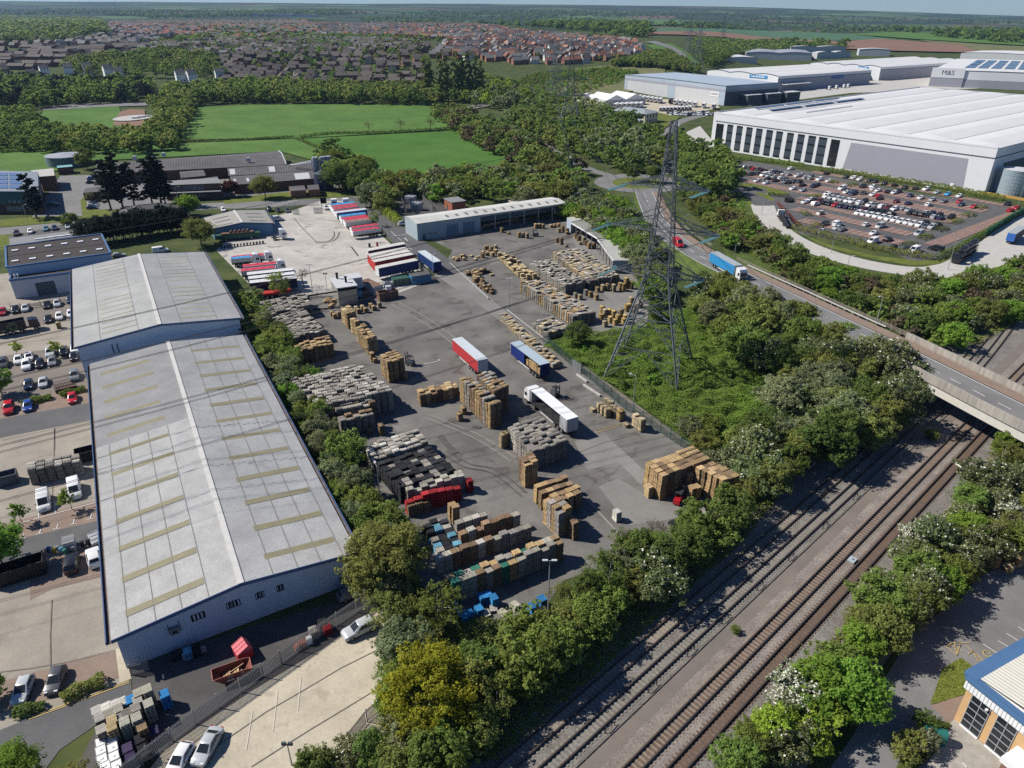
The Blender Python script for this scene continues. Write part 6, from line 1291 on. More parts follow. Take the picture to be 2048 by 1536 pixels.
lamp(K('X2',925,1120), 8.0, 'street lamp beside the red van', rz=.2, z0=1)
lamp(K('X2',285,640), 8.0, 'street lamp south of the roundabout', rz=.2)
lamp(K('W4',1150,1230), 9.5, 'lamp post at the nose of the car transporter', rz=.6)
lamp(K('W4',1975,470), 9.5, 'lamp post near the two red cars', rz=.6)
lamp(K('W4',1120,640), 8, 'lamp post in the middle of the car park', rz=.6)
lamp(K('W3',918,490), 8, 'lamp post near the car park entrance', rz=.6)
lamp(K('W3',1790,800), 8, 'lamp post between the car rows', rz=.6)
lamp(K('W3',530,830), 8, 'lamp post on the concrete service road', rz=.6)
lamp(K('X1',1245,700), 8, 'lamp post at the end apron of the white warehouse')if False else None
lamp(K('Z6',845,245), 9.0, 'lamp post behind the long open shed')
lamp(K('Z5',1190,215), 8.0, 'street lamp on the depot access road')
lamp(K('W7',275,320), 7.0, 'street lamp on the estate road verge')
lamp(K('W7',1745,130), 7.0, 'lamp post in front of the factory office')
t=empty('sign_board', PK('Z5',850,210), .3, 'dark blank backed sign board on posts at the depot entrance', 'sign');b=MB();b.beam((-.9,0,0), (-.9,0,4.6), .15);b.beam((.9,0,0), (.9,0,4.6), .15);b.build('post', M_dark, t);b=MB();b.box((0,0,3.0), (2.4,.15,2.4));b.build('board', M_dark, t)
for i, (x, y, m)in enumerate(((840,880,'dark'),(958,865,'red'))):
 t=empty('oil_drum', PK('W8',x,y)+Vector((0,0,.05)), 0, ('black drum standing in the lorry park','red drum standing in the lorry park')[i], 'drum');b=MB();b.cyl((0,0,0), .4, 1.3, 14);b.build('drum', M_black if m=='dark' else M_redp, t);b=MB();b.cyl((0,0,1.3), .42, .06, 14);b.cyl((0,0,.6), .42, .05, 14);b.build('hoop', M_dkpanel, t)
t=empty('green_cabinet', PK('Y6',1330,1370), A1+.6, 'dark green rounded utility cabinet by the buff unit', 'cabinet');b=MB();b.box((0,0,0), (2.4,1.3,1.3));b.tube([(-1.2,0,1.25),(1.2,0,1.25)], .64, 16);b.build('housing', mat('utility_green',(.02,.13,.11),rough=.5), t)
# ------------------------------------------------------------------ vehicles
CROP['N8']=(430, 400, 4.76)
M_paint=mat('car_paint', (1,1,1), objcol=True, rough=.28, spec=.5, coords='obj')
M_tyre=mat('tyre', (.02,.02,.021), rough=.9)
M_rim=mat('wheel_rim', (.35,.36,.37), rough=.35, metal=.6)
M_light=mat('lamp_glass', (.62,.64,.66), rough=.15);M_tail=mat('tail_lamp', (.35,.02,.02), rough=.3)
M_plast=mat('dark_trim', (.03,.03,.032), rough=.6)
M_curt=mat('trailer_curtain', (1,1,1), objcol=True, coords='obj', var=.06, vscale=.7, rough=.55)
M_troof=mat('trailer_roof', (.50,.54,.56), coords='obj', var=.08, vscale=.5, rough=.5)
CC=dict(white=(.70,.70,.69), silver=(.40,.42,.43), grey=(.16,.17,.18), dkgrey=(.07,.075,.08), black=(.014,.015,.018), navy=(.02,.03,.07), blue=(.02,.06,.28), bright=(.03,.32,.62), red=(.42,.012,.02), maroon=(.12,.012,.02), teal=(.12,.25,.32), orange=(.5,.12,.03))
def wheel_bm(r, w, b, c=(0,0,0)):
 c=Vector(c);b.tube([c-Vector((0,w/2,0)),c+Vector((0,w/2,0))], r, 14, 0);b.tube([c-Vector((0,w/2+.012,0)),c+Vector((0,w/2+.012,0))], r*.62, 12, 1)
def car_parts(kind):
 """profile (x, z) of hood and roof; forward is +x"""
 S=dict(hatch=(4.1,1.76,.86,.98,[(-1.98,.62),(-2.0,.98),(.75,.98),(1.7,.82),(2.02,.62)],[(-1.95,.95),(-1.45,1.46),(.05,1.46),(.95,.97)]), saloon=(4.6,1.82,.85,.94,[(-2.25,.6),(-2.28,.95),(-1.65,1.0),(.95,.95),(1.95,.82),(2.28,.58)],[(-1.75,.97),(-1.0,1.42),(.25,1.42),(1.15,.94)]), suv=(4.6,1.9,.98,1.08,[(-2.25,.7),(-2.28,1.08),(.95,1.08),(2.0,.98),(2.27,.7)],[(-2.2,1.05),(-1.8,1.68),(.15,1.68),(1.0,1.06)]), van=(5.2,1.98,1.1,1.2,[(-2.55,.6),(-2.58,1.15),(1.5,1.15),(2.3,.98),(2.55,.6)],[(-2.56,1.12),(-2.5,1.95),(.75,1.95),(1.75,1.12)]))[kind]
 L_, W, zb, belt, prof, roof=S;hw=W/2;b=MB();out=[]
 st=[]
 for i in range(19):
  x=-L_/2+L_*i/18
  zt=prof[0][1]
  for(x0, z0), (x1, z1)in zip(prof, prof[1:]):
   if x1>x0 and x0<=x<=x1:zt=z0+(z1-z0)*(x-x0)/(x1-x0)
  if x<=prof[1][0]:zt=prof[1][1]-.1
  e=min(1, (L_/2-abs(x))/.55);w_=hw*(.80+.20*math.sqrt(max(0,1-(1-e)**2)))
  st.append((x,w_,zt))
 rings=[]
 for x, w_, zt in st:rings.append([(x,-w_*.86,.22),(x,-w_,.38),(x,-w_,zt-.22),(x,-w_*.93,zt-.05),(x,-w_*.7,zt),(x,w_*.7,zt),(x,w_*.93,zt-.05),(x,w_,zt-.22),(x,w_,.38),(x,w_*.86,.22)])
 n0=len(b.v);k=10
 for r in rings:b.pts(r)
 for i in range(len(rings)-1):
  for j in range(k):b.f.append((n0+i*k+j,n0+i*k+(j+1)%k,n0+(i+1)*k+(j+1)%k,n0+(i+1)*k+j));b.m.append(0);b.t.append((1,1,1))
 b.f.append(tuple(n0+j for j in range(k-1,-1,-1)));b.m.append(0);b.t.append((1,1,1));b.f.append(tuple(n0+(len(rings)-1)*k+j for j in range(k)));b.m.append(0);b.t.append((1,1,1))
 (xr0, zr0), (xr1, zr1), (xf1, zf1), (xf0, zf0)=roof;wb, wt=hw*.93, hw*(.74 if kind!='van' else.86);c=.10
 lo=[(xr0,-wb*.9,zr0), (xr0+.15,-wb,zr0), (xf0-.3,-wb,zf0), (xf0,-wb*.82,zf0), (xf0,wb*.82,zf0), (xf0-.3,wb,zf0), (xr0+.15,wb,zr0), (xr0,wb*.9,zr0)]
 hi=[(xr1,-wt*.9,zr1-.04), (xr1+.12,-wt,zr1-.04), (xf1-.2,-wt,zf1-.04), (xf1,-wt*.85,zf1-.04), (xf1,wt*.85,zf1-.04), (xf1-.2,wt,zf1-.04), (xr1+.12,wt,zr1-.04), (xr1,wt*.9,zr1-.04)]
 tp=[(x*1.0+(.12 if i in(0,1,6,7)else-.15),y*.86,z+.05)for i, (x,y,z)in enumerate(hi)]
 n1=b.pts(lo+hi+tp)
 for a in(0, 8):
  for j in range(8):b.f.append((n1+a+j,n1+a+(j+1)%8,n1+a+8+(j+1)%8,n1+a+8+j));b.m.append(0);b.t.append((1,1,1))
 b.f.append(tuple(n1+16+j for j in range(8)));b.m.append(0);b.t.append((1,1,1))
 b.box((0,0,.2), (L_*.96,W*.9,.14), 0, 2)
 g=MB();lo_, hi_=[Vector(p)for p in lo], [Vector(p)for p in hi]
 def pane(i, j, s0, s1, u0=.1, u1=.93):
  p, q, r_, s_=lerp(lo_[i], lo_[j], s0), lerp(lo_[i], lo_[j], s1), lerp(hi_[i], hi_[j], s1), lerp(hi_[i], hi_[j], s0);n=(q-p).cross(s_-p).normalized()*.012
  g.face([lerp(p,s_,u0)+n,lerp(q,r_,u0)+n,lerp(q,r_,u1)+n,lerp(p,s_,u1)+n])
 pane(3, 4, .03, .97, .04, .95);pane(7, 0, .06, .94, .18 if kind!='van' else.4, .92)
 if kind=='van':pane(1, 2, .62, .95, .2, .85);pane(5, 6, .05, .38, .2, .85)
 else:
  for s0, s1 in((.06,.30), (.33,.62), (.65,.93)):pane(1, 2, s0, s1, .12, .9);pane(5, 6, 1-s1, 1-s0, .12, .9)
 pane(2, 3, .1, .85, .1, .8)if False else None
 hl=[]
 for sy in(-1, 1):q=MB();q.obox((L_/2-.24,sy*hw*.62-.2,.60), (.2,0,0), (0,.4,0), (0,0,.15));hl.append(q)
 tl=[]
 for sy in(-1, 1):q=MB();q.obox((-L_/2-.01,sy*hw*.66-.13,.70), (.12,0,0), (0,.26,0), (0,0,.2));tl.append(q)
 wb_=MB();wheel_bm(.33 if kind!='suv' else.37, .22, wb_)
 wx=L_*.3
 mir=[]
 for sy in(-1, 1):q=MB();q.box((xf0-.55,sy*(hw+.08),zf0-.02), (.12,.2,.15));mir.append(q)
 return dict(body=b, win=g, head=hl, tail=tl, wheel=wb_, wx=wx, wy=hw-.1, wr=.33 if kind!='suv' else.37, mir=mir, trim=M_plast)
CARS={}
for k_ in('hatch', 'saloon', 'suv', 'van'):
 p_=car_parts(k_);ms=[M_paint, M_glass, M_plast, M_tyre, M_rim, M_light, M_tail]
 d_=dict(body=p_['body'].mesh('body',[M_paint,M_paint,M_plast],True,38), win=p_['win'].mesh('windows',M_glass), wheel=p_['wheel'].mesh('wheel',[M_tyre,M_rim],True,40), head=[q.mesh('headlight',M_light)for q in p_['head']], tail=[q.mesh('tail_light',M_tail)for q in p_['tail']], mir=[q.mesh('mirror',M_plast)for q in p_['mir']], p=p_)
 j=MB()
 def add(b, mi):
  n=len(j.v);j.v+=b.v;j.f+=[tuple(n+i for i in f)for f in b.f];j.m+=mi if isinstance(mi, list)else[mi]*len(b.f);j.t+=b.t
 add(p_['body'], [0 if m<2 else 2 for m in p_['body'].m]);add(p_['win'], 1)
 for q in p_['head']:add(q, 5)
 for q in p_['tail']:add(q, 6)
 for sx in(-1, 1):
  for sy in(-1, 1):w_=MB();wheel_bm(p_['wr'], .22, w_, (sx*p_['wx'],sy*p_['wy'],p_['wr']));add(w_, [3 if m==0 else 4 for m in w_.m])
 d_['whole']=j.mesh('car', ms, True, 38);CARS[k_]=d_
CARN={}
def car(pos, rz, col, kind, lab, group, near=True, z=.06):
 nm='parked_van' if kind=='van' else 'parked_car';d=CARS[kind];c=CC[col];g=rs.uniform(.88, 1.1);c4=(c[0]*g, c[1]*g, c[2]*g, 1);cat='van' if kind=='van' else 'car'
 if not near:o=link(nm, d['whole'], None, (pos[0],pos[1],z), rz);o.color=c4;return tag(o, lab, cat, group)
 t=empty(nm, (pos[0],pos[1],z), rz, lab, cat, group);o=link('body', d['body'], t);o.color=c4;link('windows', d['win'], t)
 for m in d['head']:link('headlight', m, t)
 for m in d['tail']:link('tail_light', m, t)
 for m in d['mir']:link('mirror', m, t)
 p=d['p']
 for sx in(-1, 1):
  for sy in(-1, 1):link('wheel', d['wheel'], t, (sx*p['wx'],sy*p['wy'],p['wr']))
 return t
TO=A1
AW=A1+math.pi
EST='cars parked on the estate beside the sheds'
for v, x, y, col, kind, rz, lab in(('Y8',20,392,'red','hatch',TO,'red hatchback at the left edge below the blue walled unit'), ('Y8',98,380,'black','hatch',TO,'black car right of the red one below the blue unit'), ('Y8',160,368,'silver','saloon',TO,'silver car right of the black one in the fence row'), ('Y8',290,350,'black','saloon',TO,'black car in the middle of the fence row'), ('Y8',355,340,'silver','hatch',TO,'silver car beside the black one in the fence row'), ('Y8',434,318,'navy','hatch',TO,'navy car half hidden by the far shed gutter'), ('Y8',2,495,'teal','saloon',AW,'pale teal car cut by the left edge'), ('Y8',300,436,'black','saloon',TO,'black car between the rubbish lorry and the pallet pile'), ('Y8',368,420,'white','hatch',TO,'white car behind the small pallet pile'), ('Y8',438,405,'white','hatch',TO,'white car against the far shed wall'), ('Y8',25,712,'dkgrey','suv',TO,'dark car at the left edge of the parking court'), ('Y8',118,686,'white','saloon',TO,'white car below the bright sapling'), ('Y8',184,668,'white','saloon',TO,'white sports car next to the sapling'), ('Y8',312,646,'silver','suv',TO,'silver car beside the young tree'), ('Y8',395,632,'dkgrey','saloon',TO,'dark grey car right of the young tree'), ('Y8',462,622,'white','hatch',TO,'white car tucked against the far shed corner'), ('Y8',168,722,'white','suv',TO,'white car in the middle of the front court row'), ('Y8',248,712,'black','hatch',TO,'black car right of the white one in the front court row'), ('Y8',325,696,'grey','saloon',TO,'grey car in the front court row'), ('Y8',458,666,'black','saloon',TO,'black car at the shed corner in the front court row'), ('Y8',180,842,'navy','hatch',TO,'dark blue car in the shade of the left tree'), ('Y8',270,826,'silver','saloon',TO,'silver saloon facing the clipped hedge'), ('Y8',462,788,'grey','suv',TO,'grey car beside the black mesh bin'), ('Y8',60,988,'red','suv',TO,'red car in front of the hedges at the left edge'), ('Y8',177,974,'blue','hatch',TO,'blue car right of the red one by the hedge'), ('Y8',450,926,'red','hatch',TO,'red hatchback beside the clipped hedge near the shed'), ('Y2',345,805,'white','van',TO+.05,'white van with its rear doors toward the saplings'), ('Y2',580,712,'white','van',TO+.05,'white van behind the right sapling'), ('Y2',560,1278,'black','suv',AW-.05,'black estate car beside the near shed wall'), ('Y2',730,1232,'white','suv',AW+.1,'white car with a black glass roof by the near shed'), ('Y3',195,940,'silver','hatch',TO-.25,'pale silver hatchback by the hedge at lower left'), ('Y3',455,862,'dkgrey','hatch',TO-.25,'dark grey hatchback beside the lower clipped hedge'), ('Y3',1660,1390,'silver','saloon',R(-98),'silver saloon parked against the railings on the apron'), ('Y3',1440,1500,'white','hatch',R(-98),'white car at the bottom edge on the apron'), ('Y4',1090,562,'silver','suv',R(215),'silver car at the top end of the cream apron'), ('Y4',1290,1015,'white','hatch',R(235),'white car half under the yellow tree'), ('Y4',1040,315,'grey','hatch',R(30),'shaded car at the shed corner by the railings'), ('W7',165,440,'dkgrey','suv',TO,'dark car at the left end behind the flat roof'), ('W7',300,418,'white','hatch',TO,'white car second behind the flat roof'), ('W7',450,394,'teal','hatch',TO,'light blue car behind the flat roof'), ('W7',535,386,'navy','hatch',TO,'navy car right of the light blue one'), ('W7',665,372,'silver','hatch',TO,'silver car beside the round clipped bush'), ('W7',835,352,'white','hatch',TO,'white car at the right end behind the flat roof'), ('W7',900,185,'navy','hatch',.3,'nearest navy car beside the pine bed'), ('W7',905,165,'silver','hatch',.3,'silver car between two navy ones at the pine bed'), ('W7',910,148,'navy','hatch',.3,'farther navy car beside the pine bed'), ('W7',520,152,'grey','saloon',.3,'grey car in the shade of the solar roof building'), ('X6',1045,452,'blue','hatch',.2,'blue car left of the black pines'), ('X6',1035,495,'black','hatch',.2,'black car below the blue one by the pines'), ('Z1',1420,1104,'white','van',AW,'white van at the factory wall beside the red tree'), ('W7',1165,652,'silver','hatch',.5,'silver car behind the far shed under the dark hedge'), ('W7',1570,606,'white','van',.5,'white van behind the ridge end of the far shed'), ('Z5',475,212,'black','suv',TO,'black car left of two others behind the lorry workshop'), ('Z5',535,217,'black','hatch',TO,'middle black car behind the lorry workshop'), ('Z5',595,217,'dkgrey','saloon',TO,'dark grey car nearest the entrance gate'), ('Z5',525,278,'white','van',.45,'white van beside the lorry workshop wall'), ('Z5',860,198,'white','saloon',TO,'white saloon beside the parked cabs'), ('Z5',1392,308,'white','suv',.5,'white car at the end of the long open shed'), ('Z5',160,212,'white','hatch',TO,'white car behind the lorry workshop roof')):
 car(PK(v,x,y), rz, col, kind, lab, EST)
# big car park
CP=[]
W3L="95,170,white,saloon;145,270,white,hatch;160,292,white,hatch;320,235,silver,suv;385,245,black,hatch;435,255,red,hatch;490,262,black,hatch;545,270,black,saloon;595,283,black,hatch;650,290,silver,hatch;700,298,navy,hatch;760,308,black,hatch;815,320,silver,hatch;875,327,silver,hatch;905,250,white,saloon;985,345,white,saloon;1030,335,silver,hatch;1090,368,silver,hatch;1158,348,grey,hatch;1155,378,silver,hatch;1270,392,white,suv;1390,412,white,saloon;240,288,black,hatch;290,320,silver,hatch;390,328,black,suv;440,322,dkgrey,hatch;485,320,black,hatch;558,336,white,van;620,345,silver,hatch;610,382,black,saloon;680,362,silver,hatch;775,378,white,hatch;715,404,black,saloon;830,395,navy,hatch;838,426,grey,suv;897,432,black,saloon;950,415,navy,hatch;1012,422,black,hatch;1058,464,black,saloon;1190,480,navy,suv;1240,460,navy,hatch;470,412,white,hatch;585,437,white,hatch;930,510,white,hatch;1055,532,silver,hatch;205,372,black,hatch;225,398,black,suv;1365,314,black,hatch;1610,359,black,hatch;1710,370,white,hatch;1785,387,white,hatch;1562,508,white,van;1615,557,white,saloon;1705,545,grey,hatch;1692,577,navy,saloon;1360,612,white,suv;1422,628,silver,suv;1490,642,white,suv;1555,652,silver,suv;1628,668,white,suv;1365,578,white,hatch;1415,584,silver,hatch;1475,594,grey,hatch;1210,657,black,hatch;1270,668,maroon,hatch;1332,692,black,hatch;1397,703,black,hatch;1470,722,red,hatch;1545,737,navy,hatch;1620,747,navy,hatch;1085,682,white,saloon;1148,652,white,hatch;1218,710,white,suv;885,660,black,van;1280,828,white,hatch;1335,965,black,suv;1497,968,white,van;1490,1018,silver,hatch;1565,1034,grey,saloon;1292,1060,silver,hatch"
W4L="40,162,white,saloon;112,182,white,hatch;228,198,black,hatch;290,208,black,hatch;402,230,black,hatch;522,250,black,hatch;642,277,black,saloon;770,290,black,saloon;892,300,white,suv;1020,337,silver,saloon;1147,358,bright,hatch;1283,378,white,saloon;147,266,black,suv;262,267,white,hatch;270,297,white,hatch;327,314,white,saloon;445,329,black,saloon;515,340,white,hatch;567,324,black,hatch;705,375,navy,hatch;828,400,white,saloon;962,424,silver,hatch;1100,443,grey,saloon;1280,449,red,hatch;1307,482,navy,hatch;1452,505,red,saloon;1850,475,black,suv;1885,548,red,saloon;1952,522,red,saloon;40,338,navy,suv;155,346,black,hatch;268,364,white,saloon;337,377,red,hatch;350,408,black,saloon;540,443,maroon,hatch;683,466,navy,saloon;920,482,white,hatch;25,447,white,suv;110,464,white,suv;165,440,black,suv;227,488,white,suv;297,494,grey,suv;372,508,white,suv;442,518,maroon,suv;517,535,white,suv;612,527,silver,saloon;682,547,silver,saloon;707,580,black,suv;780,593,black,suv;847,604,black,suv;917,614,black,suv;988,632,silver,suv;1062,643,navy,saloon;962,582,navy,hatch;892,577,silver,hatch;1187,628,black,suv;1047,602,black,hatch;98,528,navy,saloon;162,538,maroon,saloon;30,518,black,saloon;250,558,black,suv;312,566,black,suv;372,574,black,suv;432,582,black,suv;487,592,black,suv;95,583,white,suv;165,594,white,suv;235,608,white,suv;307,620,white,suv;377,636,white,suv;449,651,white,suv;522,665,white,suv;592,683,white,suv;667,695,white,suv;737,711,white,suv;810,725,white,suv;887,738,dkgrey,saloon;957,748,silver,suv;882,692,black,saloon;1032,722,black,suv;187,718,white,hatch;350,738,silver,van;807,826,silver,van;277,820,white,saloon;440,893,black,suv;262,918,white,van;502,988,black,hatch;657,1012,black,hatch;752,1022,white,van"
for v, s in(('W3',W3L), ('W4',W4L)):
 for it in s.split(';'):
  x, y, col, kind=it.split(',');p=PK(v, float(x), float(y));CP.append((p,col,kind))
rowsn={}
hw_=math.atan2(-WARN.y, -WARN.x)
for p, col, kind in CP:
 dep=-(p-WAR0).dot(WARN);r=min(8, int(dep/9.5));rowsn.setdefault((r,col,kind=='van'), []).append((((p-WAR0).dot(WAREX)),p,col,kind))
for(r, col, isv), L_ in rowsn.items():
 L_.sort(key=lambda q:q[0]);cn={'dkgrey':'dark grey', 'bright':'bright blue'}.get(col, col)
 for i, (s_, p, c_, k_)in enumerate(L_):
  lab='%s %s, %s, %s strip from the white warehouse'%(cn, 'van' if isv else 'car', ('%s of its colour from left'%nth(i+1))if len(L_)>1 else 'only one of its colour', nth(r+1))
  car(p, hw_+(math.pi if rs.random()<.25 else 0)+rs.uniform(-.04,.04), col, k_, lab, 'cars in the big car park', near=False)
car(PK('W4',1005,1008), math.atan2(WAREX.y,WAREX.x)+math.pi, 'black', 'van', 'black van with a white mark at the corner of the car park hedge', 'cars in the big car park', near=False)
# ---- lorries
WHL=MB();wheel_bm(.5, .34, WHL);WHLM=WHL.mesh('wheel', [M_tyre,M_rim], True, 40)
def wheels(t, xs, hw=1.05, r=.5):
 for x in xs:
  for sy in(-1, 1):link('wheel', WHLM, t, (x,sy*hw,r))
def cab_into(t, x0, col=CC['white'], high=True):
 """tractor cab with its nose at x0+2.3"""
 b=MB();H=3.75 if high else 3.1;pr=[(x0,.95), (x0+2.25,.75), (x0+2.32,1.5), (x0+2.12,2.75), (x0+1.75,H-.25), (x0+1.0,H), (x0,H-.05)]
 n0=b.pts([(x,-1.2,z)for x,z in pr]+[(x,1.2,z)for x,z in pr]);k=len(pr)
 b.f.append(tuple(range(n0+k-1,n0-1,-1)));b.m.append(0);b.t.append((1,1,1));b.f.append(tuple(range(n0+k,n0+2*k)));b.m.append(0);b.t.append((1,1,1))
 for i in range(k):j=(i+1)%k;b.f.append((n0+i,n0+j,n0+k+j,n0+k+i));b.m.append(0);b.t.append((1,1,1))
 o=b.build('cab', M_paint, t);o.color=(*col, 1)
 g=MB();g.face([(x0+2.335,-1.08,1.62),(x0+2.335,1.08,1.62),(x0+2.155,1.08,2.7),(x0+2.155,-1.08,2.7)])
 for sy in(-1, 1):g.face([(x0+1.0,sy*1.212,1.75),(x0+2.0,sy*1.212,1.7),(x0+1.95,sy*1.212,2.55),(x0+1.0,sy*1.212,2.55)])
 g.build('windscreen', M_glass, t);q=MB();q.obox((x0+2.26,-1.15,.45), (.1,0,0), (0,2.3,0), (0,0,.5));q.obox((x0+2.33,-.9,1.05), (.03,0,0), (0,1.8,0), (0,0,.4));q.build('bumper', M_plast, t)
 q=MB();q.obox((x0-3.0,-.45,.75), (5,0,0), (0,.9,0), (0,0,.22));q.obox((x0-2.4,-1.1,.5), (1.2,0,0), (0,.5,0), (0,0,.6));q.obox((x0-2.4,.6,.5), (1.2,0,0), (0,.5,0), (0,0,.6));q.build('chassis', M_plast, t);wheels(t, (x0+1.25,x0-1.9))
def box_trailer_into(t, L_, col, roof=M_troof, x0=0, open_side=0, doors=M_lgpanel, hh=4.0, frontcol=None, post=True):
 """trailer body from x0-L (rear) to x0 (front)"""
 xr=x0-L_;b=MB();b.obox((xr,-.5,.95), (L_,0,0), (0,1.0,0), (0,0,.2));b.obox((xr,-1.27,1.15), (L_,0,0), (0,2.54,0), (0,0,.12));b.obox((xr+.05,-1.1,.45), (.12,0,0), (0,2.2,0), (0,0,.2));b.build('chassis', M_plast, t)
 for sy in(-1, 1):
  q=MB();q.beam((xr+4.8,sy*1.15,.7), (x0-3.6,sy*1.15,.7), .06, .35);q.build('side_guard', M_lgpanel, t)
 n=int(L_/.34);sides=[]
 for sy in(-1, 1):
  if open_side==sy:continue
  c=MB();prev=None
  for i in range(n+1):
   x=xr+L_*i/n;y=sy*(1.275+(.03 if i%2 else 0))
   if prev:c.face([(prev[0],prev[1],1.12),(x,y,1.12),(x,y,hh-.12),(prev[0],prev[1],hh-.12)])
   prev=(x, y)
  o=c.build('curtain', M_curt, t);o.color=(*col, 1)
 r=MB();r.obox((xr,-1.3,hh-.14), (L_,0,0), (0,2.6,0), (0,0,.14));r.build('roof', roof, t)
 f=MB();f.obox((x0-.08,-1.25,1.15), (.1,0,0), (0,2.5,0), (0,0,hh-1.3));o=f.build('front_wall', M_curt, t);o.color=(*(frontcol or(.5,.5,.5)), 1)
 for sy in(0, 1):d=MB();d.obox((xr-.06,-1.26+sy*1.27,1.15), (.08,0,0), (0,1.24,0), (0,0,hh-1.3));[d.beam((xr-.08,-1.26+sy*1.27+y,1.2),(xr-.08,-1.26+sy*1.27+y,hh-.2),.05)for y in(.25,.95)];d.build('rear_door', doors, t)
 if open_side:
  for k in range(4):q=MB();q.beam((xr+L_*(k+.5)/4,open_side*1.24,1.25), (xr+L_*(k+.5)/4,open_side*1.24,hh-.1), .09);q.build('pillar', M_plast, t)
 wheels(t, (xr+2.0,xr+3.3,xr+4.6));q=MB();q.box((x0-3,-.8,0.05), (.2,.2,1.0));q.box((x0-3,.8,.05), (.2,.2,1.0));q.build('landing_leg', M_galv, t)
def centre(v, pts, z):ps=[P(K(v,*p),z)for p in pts];return sum(ps, Vector())/len(ps)
YV='lorries and trailers in the yard'
UP=A1+math.pi
c=centre('V2', ((290,245),(405,218),(735,495),(612,525)), 4);t=empty('lorry_trailer', (c.x,c.y,.06), UP, 'red curtain sided trailer with pale roof alone in the yard', 'trailer', YV);box_trailer_into(t, 13.6, (.42,.035,.04), x0=6.8, doors=mat('pale_doors',(.42,.46,.47),coords='obj',var=.06))
c=centre('V2', ((1058,290),(1165,262),(1510,555),(1390,575)), 4);t=empty('lorry_trailer', (c.x,c.y,.06), UP, 'navy curtain trailer with its side pulled open over pallets', 'trailer', YV);box_trailer_into(t, 13.6, (.012,.025,.13), x0=6.8, open_side=1, doors=mat('navy_doors',(.012,.02,.09)), roof=mat('blue_grey_trailer_roof',(.33,.40,.45),coords='obj',var=.06))
q=MB();[q.face([(x0,1.3,1.2),(x0+.35,1.42,1.2),(x0+.35,1.36,3.85),(x0,1.28,3.85)])or q.face([(x0+.35,1.42,1.2),(x0+.7,1.3,1.2),(x0+.7,1.28,3.85),(x0+.35,1.36,3.85)])for x0 in[.2+i*.7 for i in range(9)]];o=q.build('gathered_curtain', M_curt, t);o.color=(.012, .03, .17, 1)
load_t=t
for i, (x, y)in enumerate(((-.8,.5),(-2.0,.5),(-3.2,.5),(-4.4,.5),(-5.6,.5),(-1.4,-.6),(-3.8,-.6))):
 o=link('pallet_stack', pal_mesh(9+i%4,i%3));o.color=(*TONE['tan'], 1);o.matrix_world=t.matrix_basis@Matrix.Translation((x,y,1.28));tag(o, '%s pallet stack loaded in the open navy trailer'%nth(i+1), 'pallet stack', 'pallet stacks in the navy trailer')
c=centre('V2', ((1320,905),(1440,868),(1875,1240),(1740,1275)), 4);t=empty('lorry', (c.x,c.y,.06), UP, 'white lorry with an empty open sided trailer in the yard', 'lorry', YV);box_trailer_into(t, 13.6, (.6,.6,.6), x0=6.8, open_side=1, roof=M_whitep, doors=mat('grey_doors',(.35,.37,.37)));cab_into(t, 7.6)
q=MB();[q.face([(x0,1.3,1.2),(x0+.3,1.45,1.2),(x0+.3,1.4,3.85),(x0,1.28,3.85)])or q.face([(x0+.3,1.45,1.2),(x0+.6,1.3,1.2),(x0+.6,1.28,3.85),(x0+.3,1.4,3.85)])for x0 in[-6.7+i*.6 for i in range(4)]];q.build('gathered_curtain', M_lgpanel, t)
c=centre('Z5', ((1490,480),(1540,475),(1642,562),(1592,568)), 4);t=empty('lorry_trailer', (c.x,c.y,.06), UP, 'dark blue trailer standing at the head of the yard barrier', 'trailer', YV);box_trailer_into(t, 13.0, (.012,.035,.13), x0=6.5, doors=MATS['navy_doors'])
a2=math.atan2(*(lambda d:(d.y,d.x))(PK('W8',1600,1270)-PK('W8',995,1400)))
for x, y, col, lab, fc in((995,1400,(.012,.022,.10),'nearest of the five side by side trailers with navy side',(.55,.56,.56)), (940,1300,(.40,.03,.03),'second of the five side by side trailers with red front',(.42,.03,.03)), (898,1248,(.40,.03,.03),'middle of the five side by side trailers with red front',(.42,.03,.03)), (872,1205,(.40,.03,.03),'fourth of the five side by side trailers',(.42,.03,.03)), (835,1122,(.02,.03,.09),'farthest of the five side by side trailers',(.5,.5,.5))):
 p=PK('W8', x, y)+Vector((math.cos(a2),math.sin(a2),0))*6.8+Vector((-math.sin(a2),math.cos(a2),0))*1.3;t=empty('lorry_trailer', (p.x,p.y,.06), a2+math.pi, lab, 'trailer', 'five trailers side by side');box_trailer_into(t, 13.6, col, x0=6.8, frontcol=fc, roof=mat('pale_trailer_roof',(.50,.49,.44),coords='obj',var=.12,vscale=.8))
M_tip=mat('tipper_white', (.52,.53,.53), coords='obj', var=.12, vscale=.8, rough=.5)
